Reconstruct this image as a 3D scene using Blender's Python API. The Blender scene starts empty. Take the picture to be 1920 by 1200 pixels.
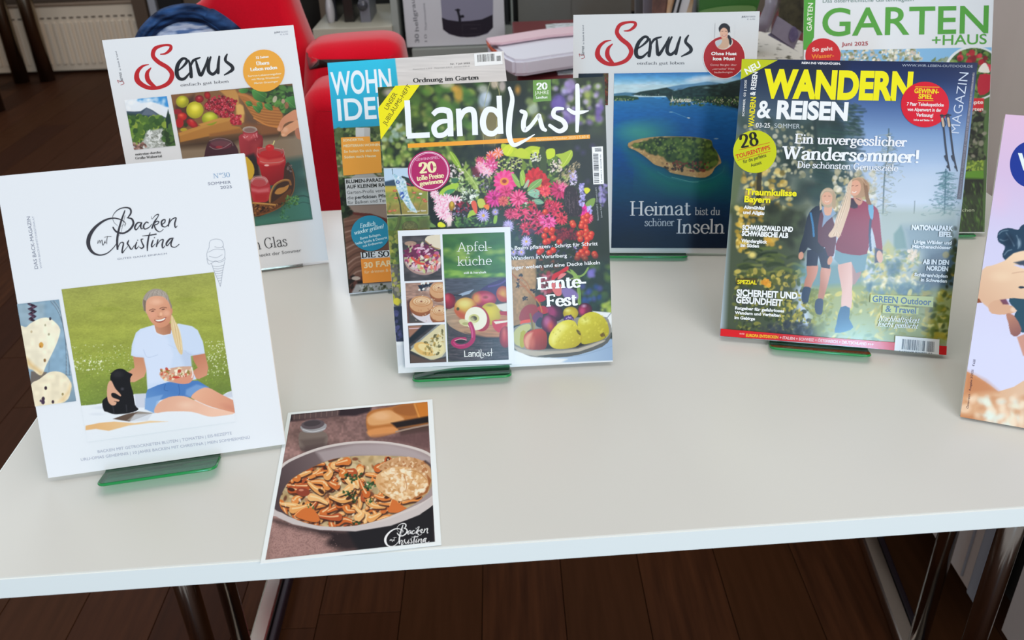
import bpy, bmesh, math, random
import numpy as np
from mathutils import Matrix, Vector

# ------------------------------------------------------------------ camera, world, lights, exposure
TT = 0.74                                   # height of the table top
scene = bpy.context.scene
FPX = 1645.39; PIT = math.radians(29.7256); ROL = math.radians(-2.2388); CH = 0.47333
vF = np.array([0, math.cos(PIT), -math.sin(PIT)]); _R = np.array([1., 0, 0]); _U = np.cross(_R, vF)
vR = _R*math.cos(ROL)+_U*math.sin(ROL); vU = -_R*math.sin(ROL)+_U*math.cos(ROL)
CAM = np.array([0, 0, CH+TT])
cd = bpy.data.cameras.new('camera'); cam = bpy.data.objects.new('camera', cd)
scene.collection.objects.link(cam); scene.camera = cam
cd.sensor_width = 36; cd.lens = FPX/1920*36; cd.clip_start = 0.02; cd.clip_end = 60
cam.matrix_world = Matrix(((vR[0], vU[0], -vF[0], CAM[0]), (vR[1], vU[1], -vF[1], CAM[1]), (vR[2], vU[2], -vF[2], CAM[2]), (0, 0, 0, 1)))
cd.dof.use_dof = True; cd.dof.focus_distance = 0.86; cd.dof.aperture_fstop = 11
w = bpy.data.worlds.new('world'); scene.world = w; w.use_nodes = True
w.node_tree.nodes['Background'].inputs[0].default_value = (0.95, 0.96, 1.0, 1)
w.node_tree.nodes['Background'].inputs[1].default_value = 0.47
def area(name, loc, target, sx, sy, energy, col):
    l = bpy.data.lights.new(name, 'AREA'); l.shape = 'RECTANGLE'; l.size = sx; l.size_y = sy; l.energy = energy; l.color = col
    o = bpy.data.objects.new(name, l); scene.collection.objects.link(o); o.location = loc
    o.rotation_euler = (Vector(target)-Vector(loc)).to_track_quat('-Z', 'Y').to_euler(); return o
# daylight from the windows behind and beside the photographer, and from the window side behind the table on the left
area('window_light_behind_camera', (1.9, -2.6, 2.6), (0.2, 0.8, 0.8), 2.2, 1.6, 76, (0.99, 0.975, 0.98))
area('window_light_left', (-3.2, 2.6, 2.3), (0, 0.9, 0.74), 2.2, 1.4, 24, (0.90, 0.95, 1.0))
area('window_light_back', (-1.7, 5.7, 2.95), (-0.3, 1.2, 0.74), 1.5, 1.5, 60, (0.80, 0.90, 1.0))
area('tall_window_light', (0.16, -2.5, 1.30), (0.33, 0.75, 0.84), 0.24, 1.05, 22, (0.34, 0.70, 1.0))
area('skylight_window_light', (0.42, -2.5, 2.15), (0.35, 0.8, 0.95), 0.9, 0.6, 9, (0.60, 0.78, 1.0))
area('overhead_fill', (0.2, 1.2, 3.0), (0.2, 0.9, 0.7), 1.6, 1.6, 17, (1.0, 0.95, 0.86))  # added warm fill from above, no ceiling lamp known
vs = scene.view_settings; vs.view_transform = 'Standard'; vs.look = 'None'; vs.exposure = 0.0; vs.gamma = 1.0; vs.use_curve_mapping = False

# ------------------------------------------------------------------ helpers
def lin(c):
    c = np.asarray(c, float); return np.where(c <= 0.04045, c/12.92, ((c+0.055)/1.055)**2.4)
def hx(c):
    if isinstance(c, str): return np.array([int(c[i:i+2], 16) for i in (0, 2, 4)], float)/255
    return np.asarray(c, float)/255
def node_mat(name, col, rough=0.5, metal=0.0, spec=0.5, **kw):
    m = bpy.data.materials.new(name); m.use_nodes = True; b = m.node_tree.nodes['Principled BSDF']
    b.inputs['Base Color'].default_value = (*lin(hx(col)), 1); b.inputs['Roughness'].default_value = rough
    b.inputs['Metallic'].default_value = metal; b.inputs['Specular IOR Level'].default_value = spec
    for k, v in kw.items(): b.inputs[k.replace('_', ' ')].default_value = v
    return m
def noisy(m, c2, scale=8, detail=4, stretch=(1, 1, 1), bump=0.0, lo=0.35, hi=0.65):
    nt = m.node_tree; b = nt.nodes['Principled BSDF']; c1 = tuple(b.inputs['Base Color'].default_value)
    tc = nt.nodes.new('ShaderNodeTexCoord'); mp = nt.nodes.new('ShaderNodeMapping'); mp.inputs['Scale'].default_value = stretch
    n = nt.nodes.new('ShaderNodeTexNoise'); n.inputs['Scale'].default_value = scale; n.inputs['Detail'].default_value = detail
    r = nt.nodes.new('ShaderNodeValToRGB'); r.color_ramp.elements[0].position = lo; r.color_ramp.elements[1].position = hi
    r.color_ramp.elements[0].color = c1; r.color_ramp.elements[1].color = (*lin(hx(c2)), 1)
    L = nt.links.new; L(tc.outputs['Object'], mp.inputs['Vector']); L(mp.outputs[0], n.inputs['Vector']); L(n.outputs['Fac'], r.inputs[0]); L(r.outputs[0], b.inputs['Base Color'])
    if bump:
        bp = nt.nodes.new('ShaderNodeBump'); bp.inputs['Strength'].default_value = bump; bp.inputs['Distance'].default_value = 0.002
        L(n.outputs['Fac'], bp.inputs['Height']); L(bp.outputs[0], b.inputs['Normal'])
    return m
def acrylic(name, tint, gl=0.12, rough=0.06):
    m = bpy.data.materials.new(name); m.use_nodes = True; nt = m.node_tree; nt.nodes.clear(); N = nt.nodes.new; o = N('ShaderNodeOutputMaterial'); mx = N('ShaderNodeMixShader'); t = N('ShaderNodeBsdfTransparent'); g = N('ShaderNodeBsdfGlossy'); lw = N('ShaderNodeLayerWeight'); ma = N('ShaderNodeMath'); ma.operation = 'MULTIPLY_ADD'
    ma.inputs[1].default_value = .7; ma.inputs[2].default_value = gl; lw.inputs[0].default_value = .25; t.inputs[0].default_value = (*tint, 1); g.inputs['Roughness'].default_value = rough
    L = nt.links.new; L(lw.outputs['Fresnel'], ma.inputs[0]); L(ma.outputs[0], mx.inputs[0]); L(t.outputs[0], mx.inputs[1]); L(g.outputs[0], mx.inputs[2]); L(mx.outputs[0], o.inputs[0]); return m
def print_mat(name, rough, spec=0.5, coat=0.0):
    m = bpy.data.materials.new(name); m.use_nodes = True; nt = m.node_tree; b = nt.nodes['Principled BSDF']
    a = nt.nodes.new('ShaderNodeAttribute'); a.attribute_name = 'ink'; nt.links.new(a.outputs['Color'], b.inputs['Base Color'])
    b.inputs['Roughness'].default_value = rough; b.inputs['Specular IOR Level'].default_value = spec
    b.inputs['Coat Weight'].default_value = coat; b.inputs['Coat Roughness'].default_value = 0.12
    return m
MATTE = print_mat('matte_printed_paper', 0.6, 0.15); SATIN = print_mat('satin_printed_paper', 0.42, 0.22); GLOSS = print_mat('glossy_printed_paper', 0.32, 0.2, 0.12)
GLOSS2 = print_mat('high_gloss_printed_paper', 0.3, 0.0, 1.0)
def link(o, parent=None):
    scene.collection.objects.link(o)
    if parent is not None: o.parent = parent
    return o
def empty(name, label, cat, loc=(0, 0, 0), mat=None, group=None):
    o = bpy.data.objects.new(name, None); link(o); o.empty_display_size = 0.02
    if mat is not None: o.matrix_world = mat
    else: o.location = loc
    o['label'] = label; o['category'] = cat
    if group: o['group'] = group
    return o
def tag(o, label, cat, group=None):
    o['label'] = label; o['category'] = cat
    if group: o['group'] = group
    return o
def mesh_obj(name, vs_, fs, mat, parent=None, smooth=False):
    me = bpy.data.meshes.new(name); me.from_pydata([tuple(map(float, v)) for v in vs_], [], fs); me.materials.append(mat)
    if smooth: me.polygons.foreach_set('use_smooth', [True]*len(me.polygons))
    me.update(); return link(bpy.data.objects.new(name, me), parent)
def bm_obj(name, bm, mat, parent=None, smooth=False):
    me = bpy.data.meshes.new(name); bm.normal_update(); bm.to_mesh(me); bm.free(); me.materials.append(mat)
    if smooth: me.polygons.foreach_set('use_smooth', [True]*len(me.polygons))
    return link(bpy.data.objects.new(name, me), parent)
def add_box(bm, c, s, rz=0, bev=0, seg=2, M=None):
    T = Matrix.Translation(Vector(c)) @ Matrix.Rotation(rz, 4, 'Z') @ Matrix.Diagonal((s[0], s[1], s[2], 1))
    if M is not None: T = M @ T
    r = bmesh.ops.create_cube(bm, size=1, matrix=T)
    if bev:
        es = list({e for v in r['verts'] for e in v.link_edges}); bmesh.ops.bevel(bm, geom=es, offset=bev, segments=seg, affect='EDGES', profile=0.5)
def box(name, c, s, mat, parent=None, rz=0, bev=0, seg=2, smooth=False):
    bm = bmesh.new(); add_box(bm, c, s, rz, bev, seg); return bm_obj(name, bm, mat, parent, smooth)
def add_tube(bm, pts, r, n=14, cap=True):
    pts = [Vector(p) for p in pts]; rings = []
    for i, p in enumerate(pts):
        d = (pts[min(i+1, len(pts)-1)]-pts[max(i-1, 0)]).normalized(); q = d.to_track_quat('Z', 'Y')
        rr = r[i] if isinstance(r, (list, tuple)) else r
        rings.append([bm.verts.new(p+q @ Vector((math.cos(a)*rr, math.sin(a)*rr, 0))) for a in [2*math.pi*k/n for k in range(n)]])
    for a, b in zip(rings, rings[1:]):
        for k in range(n): bm.faces.new((a[k], a[(k+1) % n], b[(k+1) % n], b[k]))
    if cap: bm.faces.new(rings[0][::-1]); bm.faces.new(rings[-1])
def tube(name, pts, r, mat, parent=None, n=14):
    bm = bmesh.new(); add_tube(bm, pts, r, n); return bm_obj(name, bm, mat, parent, True)
def catmull(P, per=6, closed=False):
    P = [np.asarray(p, float) for p in P]; n = len(P)
    if n < 3 and not closed: return [P[0]+(P[-1]-P[0])*t for t in np.linspace(0, 1, 3)]
    out = []; rng = range(n) if closed else range(n-1)
    for i in rng:
        a, b, c, d = (P[(i-1) % n], P[i], P[(i+1) % n], P[(i+2) % n]) if closed else (P[max(i-1, 0)], P[i], P[i+1], P[min(i+2, n-1)])
        for k in range(per):
            t = k/per; out.append(0.5*((2*b)+(c-a)*t+(2*a-5*b+4*c-d)*t*t+(3*b-a-3*c+d)*t**3))
    out.append(P[0] if closed else P[-1]); return out
def ray_y(x, y, Y):
    d = vF+vR*(x-960)/FPX-vU*(y-600)/FPX; return CAM+d*(Y/d[1])
def ray_z(x, y, z):
    d = vF+vR*(x-960)/FPX-vU*(y-600)/FPX; return CAM+d*((z-CAM[2])/d[2])

# ------------------------------------------------------------------ serif alphabet drawn with a broad pen
def _n(x): return ('s', x, 0, .64, 'bl')
def _arch(x0, x1): return [('c', [(x0, .44), (x0+.1, .59), (x0+.21, .65), (x1-.03, .58), (x1, .42)]), ('s', x1, 0, .45, 'b')]
_o = ('a', .28, .32, .2, .32, 0, 360)
SER = {
 'a': (.52, [('c', [(.09, .52), (.16, .62), (.27, .65), (.37, .6), (.4, .48)]), ('s', .4, .06, .5, ''), ('c', [(.4, .4), (.22, .34), (.1, .22), (.12, .06), (.24, 0), (.36, .08), (.4, .16)]), ('c', [(.4, .1), (.44, .02), (.51, .03)])]),
 'b': (.56, [('s', .12, 0, 1.02, 'l'), ('a', .3, .32, .19, .31, 140, -140)]), 'c': (.5, [('a', .29, .32, .21, .32, 45, 315), ('dot', .43, .53)]),
 'd': (.58, [('a', .27, .32, .19, .31, 40, 320), ('s', .45, 0, 1.02, 'lb')]), 'e': (.5, [('a', .27, .32, .2, .32, 0, 315), ('h', .09, .47, .35)]),
 'f': (.36, [('s', .15, 0, .82, 'b'), ('c', [(.15, .78), (.18, .96), (.28, 1.03), (.38, .97)]), ('h', .04, .34, .63)]),
 'g': (.5, [('a', .24, .43, .15, .21, 0, 360), ('a', .25, -.16, .2, .14, 0, 360), ('c', [(.14, .25), (.1, .13), (.2, .05), (.36, -.02)]), ('h', .34, .47, .62)]),
 'h': (.58, [('s', .12, 0, 1.02, 'bl')]+_arch(.12, .45)), 'i': (.27, [_n(.13), ('dot', .13, .88)]), 'k': (.54, [('s', .12, 0, 1.02, 'bl'), ('d', .14, .28, .42, .63, 0, 't'), ('d', .22, .36, .46, 0, 1, 'b')]),
 'l': (.27, [('s', .13, 0, 1.02, 'bl')]), 'm': (.84, [_n(.12)]+_arch(.12, .42)+_arch(.42, .72)), 'n': (.58, [_n(.12)]+_arch(.12, .45)),
 'o': (.56, [_o]), 'ö': (.56, [_o, ('dot', .18, .88), ('dot', .38, .88)]), 'p': (.57, [('s', .12, -.3, .64, 'bl'), ('a', .3, .32, .19, .31, 140, -140)]),
 'r': (.42, [_n(.12), ('c', [(.12, .42), (.2, .57), (.29, .64), (.36, .62)]), ('dot', .36, .57)]),
 's': (.43, [('c', [(.35, .53), (.3, .63), (.2, .65), (.1, .57), (.12, .44), (.27, .33), (.36, .2), (.32, .05), (.2, 0), (.1, .04), (.06, .14)])]),
 't': (.38, [('s', .16, .1, .84, ''), ('c', [(.16, .14), (.19, .02), (.27, 0), (.35, .06)]), ('h', .04, .34, .63)]),
 'u': (.59, [('s', .13, .2, .64, 'l'), ('c', [(.13, .24), (.15, .07), (.25, 0), (.37, .06), (.45, .18)]), ('s', .46, 0, .64, 'lb')]),
 'v': (.5, [('d', .06, .64, .26, 0, 1, 't'), ('d', .26, 0, .46, .64, 0, 't')]), 'w': (.76, [('d', .06, .64, .22, 0, 1, 't'), ('d', .22, 0, .38, .64, 0, ''), ('d', .38, .64, .54, 0, 1, ''), ('d', .54, 0, .7, .64, 0, 't')]),
 'y': (.5, [('d', .06, .64, .26, 0, 1, 't'), ('d', .14, -.28, .46, .64, 0, 't')]), 'z': (.46, [('h', .06, .4, .62), ('d', .4, .6, .06, .04, 1, ''), ('h', .05, .42, .02)]),
 'ß': (.56, [('s', .12, 0, .85, 'b'), ('c', [(.12, .8), (.18, 1), (.32, 1), (.38, .82), (.28, .6), (.42, .38), (.44, .12), (.34, 0), (.24, .04)])]),
 'A': (.7, [('d', .06, 0, .34, 1, 0, 'b'), ('d', .34, 1, .62, 0, 1, 'b'), ('h', .16, .52, .34)]),
 'B': (.64, [('s', .14, 0, 1, 'bt'), ('c', [(.14, 1), (.36, .99), (.47, .86), (.45, .63), (.3, .53), (.14, .52)]), ('c', [(.14, .52), (.4, .51), (.53, .38), (.52, .12), (.36, .01), (.14, 0)])]),
 'D': (.72, [('s', .14, 0, 1, 'bt'), ('c', [(.14, 1), (.38, .98), (.58, .82), (.63, .5), (.58, .18), (.38, .02), (.14, 0)])]),
 'E': (.62, [('s', .14, 0, 1, 'bt'), ('h', .14, .54, .98), ('h', .14, .44, .52), ('h', .14, .56, .02), ('v', .54, .8, 1), ('v', .44, .42, .62), ('v', .56, 0, .2)]),
 'F': (.58, [('s', .14, 0, 1, 'bt'), ('h', .14, .52, .98), ('h', .14, .42, .5), ('v', .52, .8, 1), ('v', .42, .4, .6)]),
 'G': (.76, [('a', .38, .5, .3, .5, 45, 320), ('s', .62, .08, .42, 't'), ('v', .6, .74, 1)]), 'H': (.78, [('s', .15, 0, 1, 'bt'), ('s', .62, 0, 1, 'bt'), ('h', .15, .62, .52)]),
 'I': (.32, [('s', .16, 0, 1, 'bt')]), 'L': (.58, [('s', .14, 0, 1, 'bt'), ('h', .14, .52, .02), ('v', .52, 0, .2)]), 'N': (.78, [('d', .14, 0, .14, 1, 0, 'bt'), ('d', .14, 1, .62, 0, 1, ''), ('d', .62, 0, .62, 1, 0, 't')]),
 'M': (.9, [('d', .13, 0, .15, 1, 0, 'bt'), ('d', .15, 1, .44, .05, 1, ''), ('d', .44, .05, .74, 1, 0, ''), ('s', .75, 0, 1, 'bt')]),
 'O': (.76, [('a', .38, .5, .3, .5, 0, 360)]), 'P': (.6, [('s', .14, 0, 1, 'bt'), ('c', [(.14, 1), (.38, .99), (.5, .88), (.5, .6), (.36, .47), (.14, .47)])]),
 'R': (.66, [('s', .14, 0, 1, 'bt'), ('c', [(.14, 1), (.36, .99), (.48, .87), (.46, .62), (.32, .52), (.14, .51)]), ('d', .3, .5, .58, 0, 1, 'b')]),
 'S': (.56, [('c', [(.46, .8), (.4, .97), (.26, 1), (.12, .88), (.14, .66), (.34, .5), (.48, .32), (.44, .06), (.26, 0), (.12, .05), (.07, .22)])]),
 'T': (.64, [('s', .32, 0, 1, 'b'), ('h', .05, .59, .98), ('v', .05, .8, 1), ('v', .59, .8, 1)]), 'U': (.72, [('s', .15, .3, 1, 't'), ('c', [(.15, .34), (.2, .06), (.36, 0), (.52, .06), (.58, .34)]), ('d', .58, .3, .58, 1, 0, 't')]),
 'W': (.98, [('d', .06, 1, .28, 0, 1, 't'), ('d', .28, 0, .48, 1, 0, 't'), ('d', .44, 1, .66, 0, 1, ''), ('d', .66, 0, .9, 1, 0, 't')]),
 '0': (.56, [('a', .28, .5, .2, .5, 0, 360)]), '2': (.54, [('c', [(.08, .72), (.12, .92), (.25, 1), (.4, .93), (.44, .74), (.34, .46), (.08, .08)]), ('H', .07, .47, .06)]),
 '3': (.52, [('c', [(.08, .84), (.2, 1), (.36, .97), (.42, .76), (.3, .55), (.2, .53)]), ('c', [(.2, .53), (.38, .5), (.46, .28), (.38, .04), (.2, 0), (.06, .12)])]),
 '5': (.52, [('c', [(.12, .5), (.28, .62), (.43, .5), (.44, .2), (.3, 0), (.14, .01), (.06, .12)]), ('v', .13, .5, 1), ('H', .13, .43, .95)]),
 '8': (.54, [('a', .27, .76, .15, .24, 0, 360), ('a', .27, .27, .19, .27, 0, 360)]), '-': (.36, [('H', .05, .31, .33)]), '!': (.28, [('s', .13, .28, 1, ''), ('dot', .13, .05)]), '.': (.24, [('dot', .1, .05)]),
 '&': (.74, [('c', [(.66, .02), (.4, .3), (.22, .62), (.2, .84), (.34, 1), (.44, .86), (.38, .66), (.16, .44), (.08, .2), (.22, 0), (.42, .06), (.56, .26), (.62, .5)])]),
 '°': (.36, [('a', .18, .82, .12, .16, 0, 360)]), 'º': (.36, [('a', .18, .82, .12, .16, 0, 360)]), ' ': (.3, [])}
SER['Ü'] = (.72, SER['U'][1]+[('dot', .25, 1.16), ('dot', .48, 1.16)]); SER['ü'] = (.59, SER['u'][1]+[('dot', .2, .88), ('dot', .4, .88)]); SER['ä'] = (.52, SER['a'][1]+[('dot', .15, .88), ('dot', .35, .88)])
def ribbon(P, W, vs_, fs, lay, ly, cap=True):
    P = np.array(P, float); n = len(P); W = np.broadcast_to(np.asarray(W, float), (n,))
    D = np.zeros_like(P); D[1:-1] = P[2:]-P[:-2]; D[0] = P[1]-P[0]; D[-1] = P[-1]-P[-2]
    D /= np.maximum(np.linalg.norm(D, axis=1, keepdims=True), 1e-9); N = np.stack([-D[:, 1], D[:, 0]], 1)
    b = len(vs_)
    for i in range(n):
        vs_.append(P[i]+N[i]*W[i]/2); vs_.append(P[i]-N[i]*W[i]/2); lay += [ly, ly]
    for i in range(n-1): fs.append((b+2*i, b+2*i+1, b+2*i+3, b+2*i+2))
    if cap:
        for i, s in ((0, -1), (n-1, 1)):
            k = len(vs_); c = P[i]; r = W[i]/2
            for a in np.linspace(0, math.pi, 6)[1:-1]: vs_.append(c+N[i]*r*math.cos(a)+D[i]*s*r*math.sin(a)); lay.append(ly)
            l = [b+2*i]+list(range(k, k+4))+[b+2*i+1]; fs.append(tuple(l))
def serif_geom(s, wt=1.0):
    vs_, fs, lay = [], [], []; x = 0; ly = 0; T = .135*wt; t = (.058 if wt < 1.05 else .078)*max(wt, .8)
    for ch in s:
        adv, st = SER.get(ch, SER['n'])
        for q in st:
            ly += 1; k = q[0]
            def serif(px, py, half=.13):
                nonlocal ly; ly += 1; ribbon([(x+px-half, py), (x+px+half, py)], t, vs_, fs, lay, ly, False)
            if k == 's':
                ribbon([(x+q[1], q[2]), (x+q[1], q[3])], T, vs_, fs, lay, ly, False)
                if 'b' in q[4]: serif(q[1], q[2]+t/2)
                if 't' in q[4]: serif(q[1], q[3]-t/2)
                if 'l' in q[4]: ly += 1; ribbon([(x+q[1]-T/2-.07, q[3]-.05), (x+q[1]+T/2-.01, q[3]-.01)], t, vs_, fs, lay, ly, False)
            elif k == 'h': ribbon([(x+q[1], q[3]), (x+q[2], q[3])], t, vs_, fs, lay, ly, False)
            elif k == 'H': ribbon([(x+q[1], q[3]), (x+q[2], q[3])], T*.85, vs_, fs, lay, ly, False)
            elif k == 'v': ribbon([(x+q[1], q[2]), (x+q[1], q[3])], t, vs_, fs, lay, ly, False)
            elif k == 'd':
                ribbon([(x+q[1], q[2]), (x+q[3], q[4])], T if q[5] else t*1.2, vs_, fs, lay, ly, False)
                if 'b' in q[6]: (serif(q[1], t/2) if q[2] < q[4] else serif(q[3], t/2))
                if 't' in q[6]: (serif(q[1], q[2]-t/2) if q[2] > q[4] else serif(q[3], q[4]-t/2))
            elif k == 'dot':
                a = np.linspace(0, 2*math.pi, 9)[:-1]; b = len(vs_); r = max(T*.52, .05)
                for aa in a: vs_.append(np.array([x+q[1]+r*math.cos(aa), q[2]+r*math.sin(aa)])); lay.append(ly)
                fs.append(tuple(range(b, b+8)))
            else:
                if k == 'a': P = [np.array([q[1]+q[3]*math.cos(math.radians(a)), q[2]+q[4]*math.sin(math.radians(a))]) for a in np.linspace(q[5], q[6], 20)]
                else: P = catmull(q[1], 5)
                P = np.array(P)+[x, 0]; D = np.gradient(P, axis=0); D /= np.maximum(np.linalg.norm(D, axis=1, keepdims=True), 1e-9)
                ribbon(P, t+(T-t)*np.abs(D[:, 1])**1.3, vs_, fs, lay, ly, True)
        x += adv
    return np.array(vs_), fs, np.array(lay, float)
_cache = {}
def sans_geom(s, bold=0.0):
    if not s.strip(): return np.zeros((0, 2)), [], np.zeros(0)
    cu = bpy.data.curves.new('t', 'FONT'); cu.body = s; cu.size = 1; cu.offset = bold; cu.resolution_u = 6 if len(s) <= 8 else 3; cu.fill_mode = 'FRONT'
    o = bpy.data.objects.new('t', cu); scene.collection.objects.link(o); dg = bpy.context.evaluated_depsgraph_get()
    me = o.evaluated_get(dg).to_mesh(); n = len(me.vertices); co = np.zeros(n*3); me.vertices.foreach_get('co', co)
    fs = [tuple(p.vertices) for p in me.polygons]; o.evaluated_get(dg).to_mesh_clear()
    bpy.data.objects.remove(o); bpy.data.curves.remove(cu)
    return co.reshape(-1, 3)[:, :2]/CAPH, fs, np.zeros(n)
CAPH = 0.73

# ------------------------------------------------------------------ printed sheets: a flat sheet with its own axes, inks laid on it
class Sheet:
    """origin O (bottom centre), axes ux, up, normal nn towards the reader; sheet coordinates u, v in metres.
    Print is transcribed in the photograph's pixel units and turned into u, v on the sheet once, when the mesh is made."""
    def __init__(s, O, ux, up, w, h, ref='dfe2e8', alb=0.8, mat=None):
        s.O = np.asarray(O, float); s.ux = ux; s.up = up; s.nn = np.cross(ux, up); s.w = w; s.h = h; s.src = s
        s.ref = lin(hx(ref)); s.alb = alb; s.mat = mat or SATIN; s.lay = 0; s.root = None; s.T = (0, 0, 1)
        s.M4 = Matrix(((ux[0], -s.nn[0], up[0], s.O[0]), (ux[1], -s.nn[1], up[1], s.O[1]), (ux[2], -s.nn[2], up[2], s.O[2]), (0, 0, 0, 1)))
    def z(s, x0=0, y0=0, k=1): s.T = (x0, y0, k); return s
    def ink(s, C): return np.clip(lin(C)/s.ref*s.alb, 0.002, 0.92)
    def loc(s, X, Y):
        m = s.src; X = np.asarray(X, float); Y = np.asarray(Y, float)
        d = vF+vR*((X-960)/FPX)[..., None]-vU*((Y-600)/FPX)[..., None]
        t = ((m.O-CAM)@m.nn)/(d@m.nn); P = CAM+d*t[..., None]-m.O; return P@m.ux, P@m.up
    def px(s, u, v):
        m = s.src; P = m.O+np.asarray(u)[..., None]*m.ux+np.asarray(v)[..., None]*m.up-CAM; zz = P@vF
        return 960+FPX*(P@vR)/zz, 600-FPX*(P@vU)/zz
    def off(s): s.lay += 1; return 0.00010+0.000025*s.lay
    def flat(s, name, P, fs, lay, col, parent=None, px=True):
        P = np.asarray(P, float); y = s.off()
        if px: u, v = s.loc(P[:, 0], P[:, 1])
        else: u, v = P[:, 0], P[:, 1]
        L = np.asarray(lay, float)*1.5e-6 if lay is not None else 0
        if lay is not None and len(lay): s.lay += int(np.max(lay)*1.5e-6/0.000025)
        co = np.stack([u, -(y+L)*np.ones(len(u)), v], 1); me = bpy.data.meshes.new(name); me.from_pydata(co.tolist(), [], fs); me.materials.append(s.mat)
        C = np.ones((len(u), 4), np.float32); C[:, :3] = s.ink(hx(col)); a = me.color_attributes.new('ink', 'FLOAT_COLOR', 'POINT'); a.data.foreach_set('color', C.ravel())
        me.update(); return link(bpy.data.objects.new(name, me), parent or s.root)
    def P2(s, pts): x0, y0, k = s.T; return [(x0+p[0]/k, y0+p[1]/k) for p in pts]
    def text(s, t, x0, y0, x1, y1, h, col, name='lettering', font='sans', bold=0.0, wt=1.0, sh=0.0, parent=None):
        k = s.T[2]; (a0, b0), (a1, b1) = s.P2([(x0, y0), (x1, y1)]); h = h/k
        g, fs, lay = sans_geom(t, bold) if font == 'sans' else serif_geom(t, wt)
        if not len(g): return None
        gx0, gx1 = g[:, 0].min(), g[:, 0].max(); L = math.hypot(a1-a0, b1-b0); d = np.array([a1-a0, b1-b0])/L
        u, v = s.loc([a0, a1], [b0, b1]); e = np.array([u[1]-u[0], v[1]-v[0]]); e /= np.linalg.norm(e)
        q = s.px(np.array([u[0], u[0]-e[1]*.01]), np.array([v[0], v[0]+e[0]*.01])); up = np.array([q[0][1]-q[0][0], q[1][1]-q[1][0]]); up /= np.linalg.norm(up)
        X = (g[:, 0]-gx0)/(gx1-gx0)*L+sh*g[:, 1]*h
        P = np.array([a0, b0])+X[:, None]*d+(g[:, 1]*h)[:, None]*up
        return s.flat(name, P, fs, lay if font != 'sans' else None, col, parent)
    def poly(s, name, pts, col, parent=None, smooth=0, closed=True):
        if smooth: pts = catmull(pts, smooth, True)[:-1]
        return s.flat(name, s.P2(pts), [tuple(range(len(pts)))], None, col, parent)
    def disc(s, name, cx, cy, rx, ry, col, parent=None, a=0, n=40):
        c, q = math.cos(a), math.sin(a)
        return s.poly(name, [(cx+rx*math.cos(t)*c-ry*math.sin(t)*q, cy+rx*math.cos(t)*q+ry*math.sin(t)*c) for t in np.linspace(0, 2*math.pi, n+1)[:-1]], col, parent)
    def strokes(s, name, L, col, parent=None, per=6, wk=1.0, cap=True):
        vs_, fs, lay = [], [], []
        for i, st in enumerate(L):
            st = [(p[0], p[1], p[2] if len(p) > 2 else 2) for p in st]; Q = np.array(catmull(st, per)); ribbon(Q[:, :2], np.maximum(Q[:, 2], .5)*wk, vs_, fs, lay, i+1, cap)
        return s.flat(name, s.P2(vs_), fs, lay, col, parent)
    def bars(s, name, p0, p1, q0, seed, col, parent=None, n=30):
        """bar code between p0 and p1, bar direction p0->q0"""
        rng = random.Random(seed); vs_, fs = [], []; p0, p1, q0 = map(np.array, s.P2([p0, p1, q0])); d = (p1-p0); b = q0-p0; x = 0
        while x < 1:
            wd = rng.choice([.012, .012, .024, .036]); k = len(vs_)
            for (tt, f) in ((x, 0), (x+wd, 0), (x+wd, 1), (x, 1)): vs_.append(p0+d*min(tt, 1)+b*f)
            fs.append((k, k+1, k+2, k+3)); x += wd+rng.choice([.012, .018, .03])
        return s.flat(name, vs_, fs, None, col, parent)

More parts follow.
